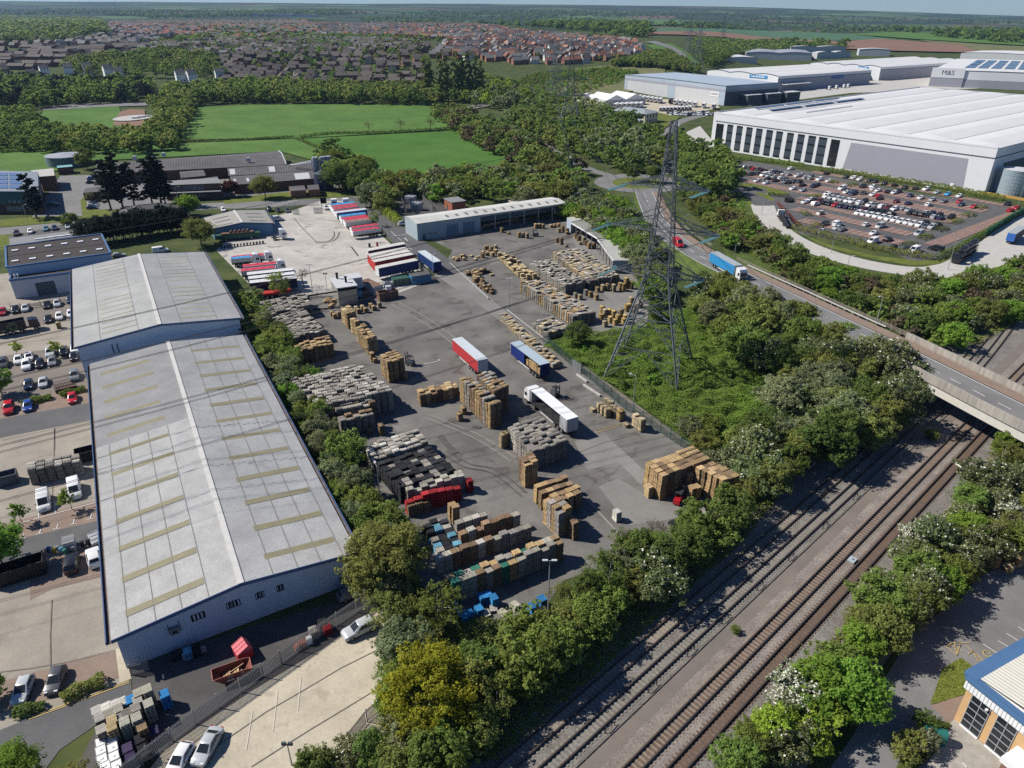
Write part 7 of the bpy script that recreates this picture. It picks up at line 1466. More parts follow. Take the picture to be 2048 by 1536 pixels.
def tipper_into(t, L_, col, x0=0):
 xr=x0-L_;b=MB();k=9;ringf=lambda x, s:[(x,1.25*math.cos(math.pi+math.pi*j/(k-1)),2.35+(1.25*s)*math.sin(math.pi+math.pi*j/(k-1)))for j in range(k)]
 A_, B_=[(x,y,max(1.1,z))for x, y, z in ringf(xr,1)], [(x,y,max(1.1,z))for x, y, z in ringf(x0,1)];n=b.pts(A_+B_)
 for j in range(k-1):b.f.append((n+j,n+j+1,n+k+j+1,n+k+j));b.m.append(0);b.t.append((1,1,1))
 b.face(A_[::-1]);b.face(B_)
 for s in range(1, 7):x=xr+L_*s/7;
 for sy in(-1, 1):b.obox((xr,sy*1.22,2.3), (L_,0,0), (0,sy*.1,0), (0,0,.65))
 b.build('tipper_body', M_tip, t)
 s=MB();m=8
 for i in range(m):
  x, x1=xr+L_*i/m, xr+L_*(i+1)/m;z0, z1=3.0+(.10 if i%2 else 0), 3.0+(.10 if(i+1)%2 else 0)
  s.face([(x,-1.3,2.94),(x1,-1.3,2.94),(x1,0,z1+.14),(x,0,z0+.14)]);s.face([(x,0,z0+.14),(x1,0,z1+.14),(x1,1.3,2.94),(x,1.3,2.94)])
 o=s.build('top_sheet', M_curt, t);o.color=(*col, 1)
 c=MB();c.obox((xr,-.5,.8), (L_,0,0), (0,1,0), (0,0,.3));c.build('chassis', M_plast, t);wheels(t, (xr+1.2,xr+2.5,xr+3.8));
 h_=MB();h_.obox((x0,-1.2,1.2), (.35,0,0), (0,2.4,0), (0,0,1.6));h_.build('headboard', M_whitep, t)
a3=math.atan2(*(lambda d:(d.y,d.x))(PK('W8',1040,700)-PK('W8',605,760)))
RED, BLU=(.50, .045, .075), (.05, .27, .55)
for i, (x, y, col)in enumerate(((605,765,RED),(585,712,RED),(495,622,(.30,.16,.11)),(475,590,RED),(437,570,RED),(420,528,BLU),(340,462,RED),(308,412,RED),(283,378,RED),(262,348,BLU))):
 p=PK('W8', x, y)+Vector((math.cos(a3),math.sin(a3),0))*5+Vector((-math.sin(a3),math.cos(a3),0))*1.2;t=empty('tipper_trailer', (p.x,p.y,.06), a3+math.pi, '%s tipper trailer from the front in the long row, %s sheet on top'%(nth(i+1),'blue' if col is BLU else 'red' if col is RED else 'brown'), 'trailer', 'row of tipper trailers');tipper_into(t, 9.8, col, 5)
p=PK('W8', 370, 498)+Vector((math.cos(a3),math.sin(a3),0))*5.5+Vector((-math.sin(a3),math.cos(a3),0))*1.2;t=empty('lorry_trailer', (p.x,p.y,.06), a3+math.pi, 'navy box trailer with white roof between the tipper trailers', 'trailer', 'row of tipper trailers');box_trailer_into(t, 12, (.03,.07,.2), x0=6, hh=3.7)
for x, y, lab in((298,262,'white lorry cab left of two at the lorry park gate'), (478,258,'white lorry cab right of two at the lorry park gate')):
 p=PK('W8', x, y);t=empty('lorry_cab', (p.x,p.y,.06), TO-.2, lab, 'lorry', 'lorry cabs');cab_into(t, 0)
car(PK('W8',368,262), TO, 'white', 'van', 'white van between the two lorry cabs', EST)
a4=math.atan2(*(lambda d:(d.y,d.x))(PK('N8',560,620)-PK('N8',270,650)))
for x, y, col, L_, cabx, lab in((560,590,RED,9.8,1,'red sheeted tipper lorry with white cab, farthest of the left trio'), (440,610,BLU,6,1,'short blue sheeted tipper lorry in the left trio'), (680,672,RED,9.8,1,'red sheeted tipper lorry with white cab, nearest of the left trio')):
 nose=PK('N8', x, y);d=Vector((math.cos(a4),math.sin(a4),0));p=nose-d*2.3;t=empty('tipper_lorry', (p.x,p.y,.06), a4, lab, 'lorry', 'tipper lorries at the tree belt');cab_into(t, 0, high=True);tipper_into(t, L_, col, -.5)
p=PK('N8', 420, 740);t=empty('tipper_trailer', (p.x,p.y,.06), a4, 'red topped tipper trailer behind the three pale roofed trailers', 'trailer', 'tipper lorries at the tree belt');tipper_into(t, 9.8, RED, 5)
for i, (x, y)in enumerate(((545,800),(560,840),(575,880))):
 p=PK('N8', x, y);t=empty('lorry_trailer', (p.x,p.y,.06), a4, '%s of three pale roofed trailers by the slender birch'%('farthest','middle','nearest')[i], 'trailer', 'trailers by the tree belt');box_trailer_into(t, 13, (.012,.02,.07), x0=6.5, roof=mat('white_trailer_roof',(.55,.56,.56),coords='obj',var=.1))
p=PK('N8', 560, 925);t=empty('flat_trailer', (p.x,p.y,.06), a4, 'low red flat trailer under the slender birch', 'trailer', 'trailers by the tree belt');b=MB();b.obox((-5,-1.25,1), (10,0,0), (0,2.5,0), (0,0,.7));o=b.build('deck', M_curt, t);o.color=(.42, .03, .03, 1);wheels(t, (-3,-1.7,-.4))
p=PK('N8', 240, 375);t=empty('flat_trailer', (p.x,p.y,.06), a4, 'old dark green trailer loaded with scrap beside the workshop', 'trailer', 'trailers by the tree belt');b=MB();b.obox((-8,-1.25,.9), (15,0,0), (0,2.5,0), (0,0,1.3));b.build('body', M_cgreen, t);b=MB();b.obox((-6,-1,2.2), (11,0,0), (0,1.8,0), (0,0,.5));[b.tube([(-3+i*1.4,-.6,2.9),(-2.4+i*1.4,.7,3.2)],.35,8)for i in range(5)];b.build('scrap', M_rust, t);wheels(t, (-6,-4.7,4))
p=PK('N8', 620, 375);t=empty('lorry_cab', (p.x,p.y,.06), a4, 'white lorry cab without trailer beside the workshop corner', 'lorry', 'lorry cabs');cab_into(t, 0)
for i in range(14):
 p=lerp(PK('N8',65,462), PK('N8',460,415), i/13);t=empty('scrap_tyre', (p.x,p.y,.55), a4+rs.uniform(-.3,.3)+1.2, '%s old lorry tyre from the left in the tyre row'%nth(i+1), 'tyre', 'row of old lorry tyres');link('tyre', WHLM, t, (0,0,0));
for i, (x, y)in enumerate(((1108,175),(1155,185)))if False else():
 pass
for x, y, lab in((1115,1190,'left of two white cabs behind the long shed'), (1145,1196,'right of two white cabs behind the long shed')):
 p=PK('Z2', x, y);t=empty('lorry_cab', (p.x,p.y,.06), TO, lab, 'lorry', 'lorry cabs');cab_into(t, 0)
# blue lorry and red van on the bridge road
def on_road(q, off):
 z=3.0
 for _ in range(6):
  p=P(q, z);i=min(range(len(BP)), key=lambda k:(z_(BP[k],0)-z_(p,0)).length);z=BP[i].z
 d=z_(BP[i+1]-BP[i-1], 0).normalized();return BP[i]+Vector((-d.y,d.x,0))*off+Vector((0,0,.04)), math.atan2(d.y, d.x)
p, a_=on_road(K('Z7',300,440), -1.9);t=empty('lorry', p, a_, 'bright blue curtain lorry with white cab driving to the bridge', 'lorry');box_trailer_into(t, 13.6, (.03,.22,.46), x0=5.0, roof=mat('grey_trailer_roof',(.30,.33,.35),coords='obj'));cab_into(t, 5.8)
p, a_=on_road(K('X2',935,1215), -1.9);t=car(p, a_, 'red', 'van', 'red delivery van on the road below the roundabout', 'vehicles on the road', z=p.z);t.scale=(1.15, 1.12, 1.25)
# rubbish lorry with green ring mark
p=PK('Y8', 150, 500);t=empty('rubbish_lorry', (p.x,p.y,.06), A1+math.pi/2+.12, 'black bin lorry with a green ring mark on its side', 'lorry');M_blk=mat('gloss_black', (.018,.019,.024), rough=.35)
b=MB();L_=6.4;b.obox((-5,-1.25,.9), (5.8,0,0), (0,.12,0), (0,0,2.5));b.obox((-5,1.13,.9), (5.8,0,0), (0,.12,0), (0,0,2.5));b.obox((-5,-1.13,.9), (5.8,0,0), (0,2.26,0), (0,0,.2));b.obox((.7,-1.13,1.1), (.1,0,0), (0,2.26,0), (0,0,2.3));b.obox((-5,-1.13,1.1), (.1,0,0), (0,2.26,0), (0,0,1.4));b.build('hopper', M_blk, t)
cab_into(t, 1.4, CC['black'], False);wheels(t, (-3.6,-2.3));b=MB();b.obox((-6.2,-1.2,.9), (1.2,0,0), (0,2.4,0), (0,0,1.9));o=b.build('tail_lift', M_blk, t)
b=MB();ringp=[(-2.2+1.02*math.cos(x),-1.27,2.15+1.02*math.sin(x))for x in[2.2+i*.25 for i in range(-17,6)][::-1]];b.tube(ringp, .06, 6);b.tube([(-2.2+.55*math.cos(x),-1.27,2.1+.55*math.sin(x))for x in[.9+i*.3 for i in range(14)]], .06, 6);b.build('ring_mark', mat('lime_mark',(.25,.42,.13)), t)
b=MB();[b.obox((-4.6+i*.3,-1.27,1.4),(.2,0,0),(0,.01,0),(0,0,.18))for i in range(3)];b.build('lettering', M_lgpanel, t)
t=empty('mesh_bin', PK('Y8',408,860)+Vector((0,0,.06)), A1+math.pi/2+.1, 'black open mesh bin beside the clipped hedge', 'bin');b=MB()
for k in range(12):b.beam((-2+k*.36,-1,.1), (-2+k*.36,-1,1.9), .05);b.beam((-2+k*.36,1,.1), (-2+k*.36,1,1.9), .05)
for zz in(.1, .7, 1.3, 1.9):
 for sy in(-1, 1):b.beam((-2,sy,zz), (2,sy,zz), .07)
 for sx in(-2, 2):b.beam((sx,-1,zz), (sx,1,zz), .07)
b.build('frame', M_black, t);b=MB();b.obox((-1.9,-.9,.1), (3.8,0,0), (0,1.8,0), (0,0,.7));b.build('rubbish', M_dkbrick, t)
# bins and junk in the lane beside the near shed
for i, (x, y, col, nm)in enumerate(((350,1195,(.36,.28,.2),'tan'),(385,1175,(.03,.12,.3),'blue'),(425,1180,(.45,.33,.04),'yellow'),(455,1165,(.25,.26,.27),'grey'),(482,1178,(.08,.25,.42),'light blue'),(508,1190,(.03,.2,.14),'green'),(530,1165,(.4,.42,.42),'white'),(575,1165,(.3,.31,.32),'pale grey'),(640,1130,(.02,.02,.02),'black'),(680,1115,(.05,.05,.055),'dark grey'))):
 p=PK('Y2', x, y);t=empty('wheelie_bin', (p.x,p.y,.08), A1+i*.3, '%s bin in the row of junk beside the dark lane'%nm, 'bin', 'bins beside the dark lane');b=MB();b.tube([(0,0,.08),(0,0,.95)], [.28,.38], 4);o=b.build('bin_body', M_curt, t);o.color=(*col, 1);l=MB();l.tube([(0,0,.96),(0,0,1.04)], [.42,.3], 4);o=l.build('lid', M_curt, t);o.color=(*[c*.8 for c in col], 1)
t=empty('box_cabin', PK('Y2',545,1135)+Vector((0,0,.08)), A1, 'pale grey box cabin beside the coloured bins', 'cabin');b=MB();b.box((0,0,0), (1.9,1.5,1.5));b.build('wall', M_lgpanel, t);b=MB();b.box((0,0,1.5), (2.05,1.65,.12));b.build('roof', M_greyroof, t)
t=empty('car_trailer', PK('Y2',745,1085)+Vector((0,0,.08)), A1+.2, 'silver flatbed trailer with rails against the near shed', 'trailer');b=MB();b.box((0,0,.55), (3.2,1.8,.25));b.build('bed', M_galv, t);b=MB();[b.beam((-1.5+k,-.9,.8),(-1.5+k,.9,1.0),.08)for k in range(4)];b.build('rail', M_galv, t);wheels(t, (0,), .95, .35)
# forklifts
def forklift(q, rz, col, lab):
 t=empty('forklift', (q.x,q.y,.06), rz, lab, 'forklift', 'forklift trucks');b=MB();b.prism([(-1.3,-.55),(.5,-.6),(.5,.6),(-1.3,.55)], .3, 1.15);o=b.build('body', M_paint, t);o.color=(*col, 1)
 b=MB();[b.beam((x,y,1.1),(x*.85,y*.9,2.2),.08)for x in(-.9,.5)for y in(-.5,.5)];b.box((-.2,0,2.2), (1.4,1.1,.08));b.build('cage', M_plast, t);b=MB();[b.beam((.75,y,.1),(.75,y,3.0),.14)for y in(-.4,.4)];[b.beam((.75,-.4,z),(.75,.4,z),.08)for z in(.5,1.6,2.9)];b.build('mast', M_plast, t)
 for y in(-.25, .25):f=MB();f.obox((.8,y-.06,.15), (1.2,0,0), (0,.12,0), (0,0,.05));f.build('fork', M_plast, t)
 for x in(-.85, .35):
  for y in(-.55, .55):link('wheel', CARS['hatch']['wheel'], t, (x,y,.33))
 return t
forklift(PK('Y1',790,935), 1.0, CC['red'], 'red forklift working between the two railway side blocks')
forklift(PK('Z5',1430,1262), 2.6, CC['dkgrey'], 'dark forklift beside the freestanding tan block')
forklift(PK('V2',1610,985), A1, CC['dkgrey'], 'dark forklift behind the white lorry')
forklift(PK('Z6',580,385), 3.0, CC['dkgrey'], 'dark forklift carrying timber before the open shed')
# right hand yard: transporters, trailers
def transporter(q, rz, lab, loaded=True, cabcol=CC['black']):
 t=empty('car_transporter', (q.x,q.y,.06), rz, lab, 'lorry', 'car transporters');b=MB();
 for y in(-1.2, 1.2):
  b.beam((-12,y,.9), (4,y,.9), .2);b.beam((-12,y,2.7), (4,y,3.0), .15);[b.beam((x,y,.9),(x,y,2.8),.12)for x in(-11.5,-7.5,-3.5,.5,3.8)]
 b.obox((-12,-1.2,.85), (16,0,0), (0,2.4,0), (0,0,.1));b.obox((-12,-1.2,2.65), (16,0,.3), (0,.5,0), (0,0,.08));b.obox((-12,.7,2.65), (16,0,.3), (0,.5,0), (0,0,.08));b.build('deck_frame', M_plast, t);cab_into(t, 4.3, cabcol, False);wheels(t, (-8,-6.8,-1));return t
p=PK('W4', 1330, 1100);d=PK('W4', 1215, 1150)-PK('W4', 1460, 990);a_=math.atan2(d.y, d.x);t=transporter(p-d.normalized()*-2, a_, 'black car transporter loaded with black cars on the concrete yard')
for i in range(6):
 x=-10+(i%3)*5;zz=1.0 if i<3 else 2.95;q=Matrix.Translation(t.location)@Matrix.Rotation(a_, 4, 'Z')@Vector((x,0,zz));car(q, a_, 'black', 'suv' if i%2 else 'saloon', '%s black car on the %s deck of the transporter'%(nth(i%3+1),'lower' if i<3 else 'upper'), 'cars on the transporter', near=False, z=q.z)
p=PK('W3', 800, 905);d=PK('W3', 830, 990)-PK('W3', 725, 830);transporter(p, math.atan2(d.y,d.x)+math.pi, 'empty grey car transporter on the concrete service road', cabcol=CC['white'])
for i in range(12):
 p=lerp(PK('W3',740,700), PK('W3',1000,975), i/11);t=empty('steel_stillage', (p.x,p.y,.06), rs.uniform(0,3), '%s rusty red steel frame from the top of the row'%nth(i+1), 'frame', 'row of rusty steel frames');b=MB()
 for k in range(3):b.beam((-1.2,-.6+k*.6,.2+k*.3), (1.2,-.5+k*.6,.3+k*.3), .12)
 for k in range(4):b.beam((-1.1+k*.7,-.7,0), (-1.0+k*.7,.7,1.1), .1)
 b.build('frame', mat('rust_red',(.25,.06,.035),coords='obj',var=.2), t)
p=PK('W4', 1930, 890);d=PK('W4', 1830, 930)-PK('W4', 2020, 800);t=empty('lorry_trailer', (p.x,p.y,.06), math.atan2(d.y,d.x)+math.pi, 'trailer with bright blue rear doors in the concrete yard', 'trailer');box_trailer_into(t, 13.6, (.05,.06,.08), x0=6.8, roof=MATS['grey_trailer_roof'], doors=mat('bright_blue_doors',(.04,.14,.45)))
# trailer yard behind the cream office
def far_trailer(q, rz, col, lab, L_=13.0, cab=None):
 key=('ft', cab is not None)
 if key not in PAL:
  b=MB();b.obox((-6.5,-1.27,1.1), (13,0,0), (0,2.54,0), (0,0,2.9));b.obox((-6.5,-.6,.7), (13,0,0), (0,1.2,0), (0,0,.4), 1);b.obox((6.5,-.9,2.7), (.4,0,0), (0,1.8,0), (0,0,1.1), 1);[wheel_bm(.5,.4,b,(x,y,.5))for x in()for y in()]
  for x in(-5, -3.7, -2.4):
   for y in(-1, 1):b.tube([(x,y-.2,.5),(x,y+.2,.5)], .5, 10, 1)
  PAL[key]=b.mesh('lorry_trailer', [M_curt,M_plast])
 o=link('lorry_trailer', PAL[key], None, (q.x,q.y,.05), rz);o.color=(*col, 1);return tag(o, lab, 'trailer', 'trailers in the trailer yard')
WHT=(.66, .66, .66)
aT=math.atan2(*(lambda d:(d.y,d.x))(PK('X1',1180,850)-PK('X1',1280,790)))
i=0
for(x0, y0, x1, y1, n, cols, desc)in((1080,815,1330,850,7,(WHT,),'white trailer row before the grey warehouse'), (1440,858,1440,858,1,((.02,.02,.025),),'black trailer at the row end'), (1490,865,1690,890,5,(WHT,),'second white trailer row near the sign'), (880,905,1130,895,6,(WHT,),'front white trailer row behind the cream office'), (580,800,660,830,3,(WHT,),'short white row left of the marquee'), (960,795,1050,825,3,((.35,.06,.04),),'red cab row beside the marquee'), (1780,900,1880,910,2,(WHT,),'white pair at the warehouse corner')):
 for k in range(n):
  p=lerp(PK('X1',x0,y0), PK('X1',x1,y1), k/max(1,n-1));far_trailer(p, aT, cols[0], '%s trailer from the left in the %s'%(nth(k+1),desc)if n>1 else 'only '+desc)
for k in range(9):
 p=lerp(PK('X1',1340,935), PK('X1',1640,925), k/8);t=empty('lorry_cab', (p.x,p.y,.05), aT, '%s white cab from the left in the cab row behind the cream office'%nth(k+1), 'lorry', 'lorry cabs');cab_into(t, 0)
for k in range(34):
 p=lerp(PK('X1',1440,980), PK('X1',1860,975), (k%17)/16)+Vector((0,(k//17)*12+rs.uniform(-1,1),0));car(p, aT+rs.uniform(-.2,.2), rs.choice(('white','white','silver','black','navy')), rs.choice(('van','suv','hatch')), '%s vehicle in the %s row of the crowded compound by the road'%(nth(k%17+1),('front','back')[k//17]), 'vehicles in the crowded compound', near=False)
p, =[PK('X1',1500,1115)];t=empty('lorry', (p.x,p.y,.06), R(-100), 'dark lorry on the road left of the white warehouse', 'lorry');box_trailer_into(t, 11, (.03,.03,.035), x0=5.5, roof=M_gpanel);cab_into(t, 6.2)
for k, (x, y)in enumerate(((925,425),(985,418),(1050,410),(1085,406))):p=PK('W2', x, y);t=empty('lorry_cab', (p.x,p.y,.05), R(-60), '%s white cab at the loading side of the wavy roof warehouse'%nth(k+1), 'lorry', 'lorry cabs');cab_into(t, 0)
# ------------------------------------------------------------------ trees
def leafm(name, tr=.5):return mat(name, (1,1,1), rough=.75, spec=.12, tint=True, objcol=True, rnd=.16, coords='obj', trans=tr)
M_leaf=leafm('leaf');M_blos=mat('may_blossom', (.52,.52,.42), rough=.8, tint=True);M_bark=mat('bark', (.10,.085,.065), coords='obj', var=.2, vscale=2);M_birch=mat('pale_bark', (.42,.40,.37), coords='obj', var=.2, vscale=2)
nr=np.random.RandomState(11)
def leaves(P_, Nn, size, seed_r, white=0.0, vary=.22, tb=None):
 """quads with centres P_ facing roughly Nn"""
 n=len(P_);nz=Nn+seed_r.normal(0, .55, (n,3));nz/=np.linalg.norm(nz, axis=1)[:, None]
 a=np.cross(nz, seed_r.normal(0,1,(n,3)));a/=np.linalg.norm(a, axis=1)[:, None]+1e-9;b=np.cross(nz, a)
 s=size*seed_r.uniform(.6, 1.3, n)[:, None];a=a*s*.5;b=b*s*.36
 V=np.stack([P_-a,P_-b*1.0+a*.1,P_+a,P_+b*1.0+a*.1], 1).reshape(-1, 3)
 F_=np.arange(4*n).reshape(n, 4);g=(seed_r.uniform(1-vary,1+vary,n)if tb is None else tb*seed_r.uniform(.88,1.12,n));h=seed_r.normal(0, .05, n)
 T_=np.stack([g*(1+h),g,g*(1-h)], 1).clip(.2, 2);mi=(seed_r.uniform(0,1,n)<white).astype(int)
 T_[mi==1]=1;return V, F_, T_, mi
def sph(n, r):v=r.normal(0, 1, (n,3));return v/np.linalg.norm(v, axis=1)[:, None]
def crown(seed, rx, z0, z1, nl, per, size, shape='round', white=0.0, sub=7):
 r=np.random.RandomState(seed);zc, rz=(z0+z1)/2, (z1-z0)/2;PP_, NN_, TB=[], [], []
 for i in range(nl):
  d=sph(1, r)[0];q=r.uniform(.35, .78)**.6;lr=r.uniform(.30, .46)*min(rx, rz*1.1)
  if shape=='tall':t=r.uniform(-1, 1);c=np.array([d[0]*rx*.45,d[1]*rx*.45,zc+t*rz*.85]);lr=rx*r.uniform(.4, .6)*(1-.55*max(0,t))
  elif shape=='tier':t=i/nl;a=r.uniform(0, 6.28);k=rx*(1.0-.72*t)*r.uniform(.25, .95);c=np.array([math.cos(a)*k,math.sin(a)*k,z0+(z1-z0)*t]);lr=rx*.34*(1-.4*t)
  else:c=np.array([d[0]*rx*q,d[1]*rx*q,zc+d[2]*rz*q])
  if i==0 and shape!='tall':c=np.array([0,0,zc if shape=='round' else z1-.5])
  for s in range(sub):
   dd=sph(1, r)[0];dd[2]=abs(dd[2])*1.0-.35;sc=c+dd*lr*r.uniform(.35, 1.3)*(np.array([1,1,.55])if shape=='tier' else 1);sr=lr*r.uniform(.2, .46);k=max(3, per//sub);u=sph(k, r);u[:, 2]=u[:, 2]*.9+.15
   PP_.append(sc+u*sr*r.uniform(.55,1.0,(k,1))*(np.array([1,1,.5])if shape=='tier' else 1));NN_.append(u*.5+dd*.45+np.array([0,0,.45]));TB.append(np.full(k,r.uniform(.78,1.25)))
 P_, N_=np.vstack(PP_), np.vstack(NN_);P_[:, 2]=np.maximum(P_[:,2], .15);return leaves(P_, N_, size, r, white, tb=np.concatenate(TB))
def trunk(seed, h, r0, spread, m, zt, name='trunk', n=7):
 r=random.Random(seed);b=MB();lean=Vector((r.uniform(-.3,.3),r.uniform(-.3,.3),0));b.tube([(0,0,-.2),lean*.4+Vector((0,0,zt)),lean+Vector((0,0,h*.85))], [r0,r0*.7,r0*.2], 8)
 for i in range(n):
  a=r.uniform(0, 6.28);z=zt+(h*.5-zt*.5)*r.random();p=lean*.5+Vector((0,0,z));e=p+Vector((math.cos(a)*spread*r.uniform(.5,.95),math.sin(a)*spread*r.uniform(.5,.95),h*r.uniform(.15,.38)));b.tube([p,lerp(p,e,.5)+Vector((0,0,.3)),e], [r0*.45,r0*.28,r0*.08], 5)
 return b.mesh(name, m)
TREES={}
def proto(key, seeds, rx, z0, z1, nl, per, size, shape='round', white=0, r0=.22, bark=M_bark, sub=7):
 TREES[key]=[(raw_mesh('crown',*(lambda q:(q[0],q[1],[M_leaf,M_blos],q[2],q[3]))(crown(s,rx,z0,z1,nl,per,size,shape,white,sub))),trunk(s,z1,r0,rx*.8,bark,max(.6,z0)))for s in seeds];TREES[key+'_h']=(z1, rx)
proto('broad', (1,2,3,4), 4.0, 1.4, 10, 46, 300, .36, sub=11);proto('bush', (5,6,7,8), 2.6, .1, 4.2, 34, 230, .24, r0=.1, sub=10);proto('thorn', (9,10,11), 2.7, .3, 4.6, 34, 230, .23, white=.07, r0=.12, sub=10);proto('may', (29,), 2.7, .3, 4.6, 34, 230, .25, white=.5, r0=.12, sub=10)
proto('poplar', (12,13), 3.2, 1, 24, 30, 200, .6, 'tall', r0=.4);proto('pine', (14,15,16), 4.2, 2.6, 16, 64, 150, .55, 'tier', r0=.35);proto('airy', (17,18,19), 3.3, 1.2, 9, 40, 120, .28, r0=.16, bark=M_birch);proto('bare', (20,21), 3.4, 2, 9, 22, 34, .3, r0=.22)
proto('far', (22,23,24), 4.2, .6, 10, 16, 34, 1.25, r0=.3, sub=5);proto('sapling', (25,26), 1.4, 1.2, 3.8, 14, 60, .3, r0=.06);proto('big', (27,28), 6.2, 2, 12, 70, 420, .35, r0=.35, sub=11)
HUE=dict(mid=(.205,.27,.062), deep=(.14,.20,.05), olive=(.25,.275,.075), lime=(.30,.38,.05), grey=(.265,.30,.15), bright=(.20,.33,.05), copper=(.10,.032,.024), pine=(.024,.036,.024), yellow=(.27,.27,.025), bare=(.14,.11,.07), thorn=(.19,.225,.09))
TL=[]
TAKEN=[0]
def tree(p, h, key, hue, lab, group, rx=None, must=False, name=None):TL.append((Vector(p),h,key,hue,lab,group,must,name,rx))
def inside(p, poly):
 c=False;j=len(poly)-1
 for i in range(len(poly)):
  a, b=poly[i], poly[j]
  if(a.y>p.y)!=(b.y>p.y)and p.x<(b.x-a.x)*(p.y-a.y)/(b.y-a.y)+a.x:c=not c
  j=i
 return c
HN=dict(mid='mid green', deep='dark green', olive='olive green', lime='yellow green', grey='grey green', bright='bright green', thorn='white flowering', copper='copper', pine='blackish', yellow='yellow', bare='brownish')
def wood(qs, gap, mix, hr, desc, far=False, z=3.0, seed=0, maxn=4000):
 r=random.Random(seed+len(TL));poly=[PT(q)if far else P(q,z)for q in qs];x0, x1=min(p.x for p in poly), max(p.x for p in poly);y0, y1=min(p.y for p in poly), max(p.y for p in poly);g={};n=0
 for _ in range(int((x1-x0)*(y1-y0)/gap**2*5)):
  p=Vector((r.uniform(x0,x1),r.uniform(y0,y1),0));k=(int(p.x//gap), int(p.y//gap))
  if not inside(p, poly)or any((g[q]-p).length<gap*.8 for q in((k[0]+i,k[1]+j)for i in(-1,0,1)for j in(-1,0,1))if q in g):continue
  g[k]=p;n+=1;key, hue=r.choice(mix).split(':');p.z=T(p.x, p.y);tree(p, r.uniform(*hr), key, hue, '%s %s, %s in the %s'%(HN[hue],'bush' if key in('bush','thorn','may')else 'tree',nth(n),desc), 'trees of the '+desc)
  if n>=maxn:return
MIXB=['broad:mid', 'broad:deep', 'broad:olive', 'broad:mid', 'bush:mid', 'airy:grey', 'thorn:thorn', 'broad:grey', 'bush:olive', 'broad:bright']
MIXF=['broad:mid', 'broad:deep', 'broad:olive', 'broad:mid', 'broad:deep', 'broad:grey']
wood([(470,575),(525,600),(570,690),(630,780),(655,860),(715,960),(765,1040),(770,1090),(735,1100),(695,1040),(645,930),(595,830),(545,735),(490,640)], 3.3, ['broad:mid','bush:olive','broad:grey','bush:mid','airy:grey','broad:deep','broad:mid','bush:bright'], (4.5,7.0), 'belt between sheds and stacks')
wood([(735,1100),(765,1100),(805,1170),(850,1265),(960,1320),(1050,1300),(1120,1200),(1190,1180),(1250,1120),(1320,1085),(1390,1070),(1440,1025),(1500,965),(1530,945),(1530,965),(1440,1050),(1350,1125),(1255,1205),(1150,1295),(1060,1375),(975,1450),(915,1560),(780,1560),(765,1440),(790,1330),(770,1230)], 3.7, ['broad:mid','broad:deep','airy:olive','broad:grey','bush:mid','broad:olive','broad:deep','thorn:thorn','airy:mid'], (5,8.5), 'wood by the near end of the tracks')
wood([(620,1560),(640,1500),(700,1490),(760,1500),(780,1560)], 3.2, ['broad:deep','thorn:thorn','broad:grey'], (4,6.5), 'clump at the bottom edge')
wood([(1470,900),(1530,840),(1620,770),(1700,720),(1800,745),(1820,800),(1750,880),(1660,930),(1590,960),(1520,975),(1480,960)], 5.0, ['broad:mid','broad:deep','broad:olive','airy:grey','broad:grey','thorn:thorn'], (7,11), 'wood left of the bridge')
wood([(1395,560),(1480,590),(1590,640),(1700,690),(1640,760),(1560,770),(1500,720),(1430,660),(1390,610)], 5.4, MIXB, (6,10), 'wood on the bridge bank')
wood([(1370,840),(1440,830),(1500,890),(1500,960),(1440,930),(1400,890)], 4.2, ['thorn:thorn','bush:mid','bush:olive','bush:grey'], (3,5), 'thorn thicket behind the tan blocks')
wood([(1470,420),(1525,462),(1575,495),(1700,540),(1830,568),(1930,560),(2080,510),(2080,600),(1990,640),(1920,680),(1860,690),(1760,640),(1660,595),(1580,560),(1530,520)], 5.2, ['bush:mid','bush:olive','thorn:thorn','broad:mid','bush:bright','airy:bare','bush:deep'], (4,7), 'thicket above the bridge road')
wood([(1385,395),(1460,395),(1490,440),(1520,490),(1480,500),(1420,455)], 5.2, ['bush:mid','broad:bright','bush:olive','broad:olive','airy:bare'], (4,7.5), 'thicket at the access road')
wood([(1140,395),(1240,410),(1280,470),(1320,530),(1340,600),(1300,590),(1250,500),(1190,450),(1130,425)], 5.0, ['broad:mid','broad:grey','broad:olive','thorn:thorn','bush:bright'], (6,9), 'wood behind the lean-to sheds')
wood([(2000,880),(2080,860),(2080,1080),(2000,1080),(1950,1130),(1850,1200),(1760,1280),(1680,1370),(1600,1450),(1520,1560),(1430,1560),(1540,1430),(1640,1320),(1720,1210),(1800,1140),(1880,1060),(1950,960)], 3.8, ['broad:mid','airy:olive','bush:mid','thorn:thorn','broad:bright','thorn:thorn','broad:olive'], (4.5,7.5), 'belt right of the tracks')
wood([(1010,235),(1090,205),(1190,222),(1290,255),(1325,290),(1320,330),(1270,340),(1180,315),(1100,280),(1050,262)], 8.0, MIXF, (9,13), 'wood beyond the roundabout')
wood([(860,225),(940,225),(1010,265),(1100,300),(1170,345),(1100,350),(1010,315),(930,272)], 7.5, ['broad:olive','broad:mid','broad:deep','bare:bare'], (8,12), 'hedgerow at the right of the fields')
wood([(735,365),(830,362),(900,350),(1000,350),(1120,345),(1180,375),(1140,400),(1040,400),(960,385),(900,395),(800,385),(770,420),(740,400)], 7.0, MIXB, (7,11), 'wood behind the depot')
wood([(640,310),(670,300),(740,350),(740,385),(690,370),(650,340)], 8, ['broad:deep','broad:mid'], (9,13), 'clump at the factory corner')
wood([(900,165),(980,170),(1070,190),(1000,225),(900,205)], 10, ['broad:mid','broad:grey','broad:deep','broad:lime'], (9,14), 'wood below the poplars', True)
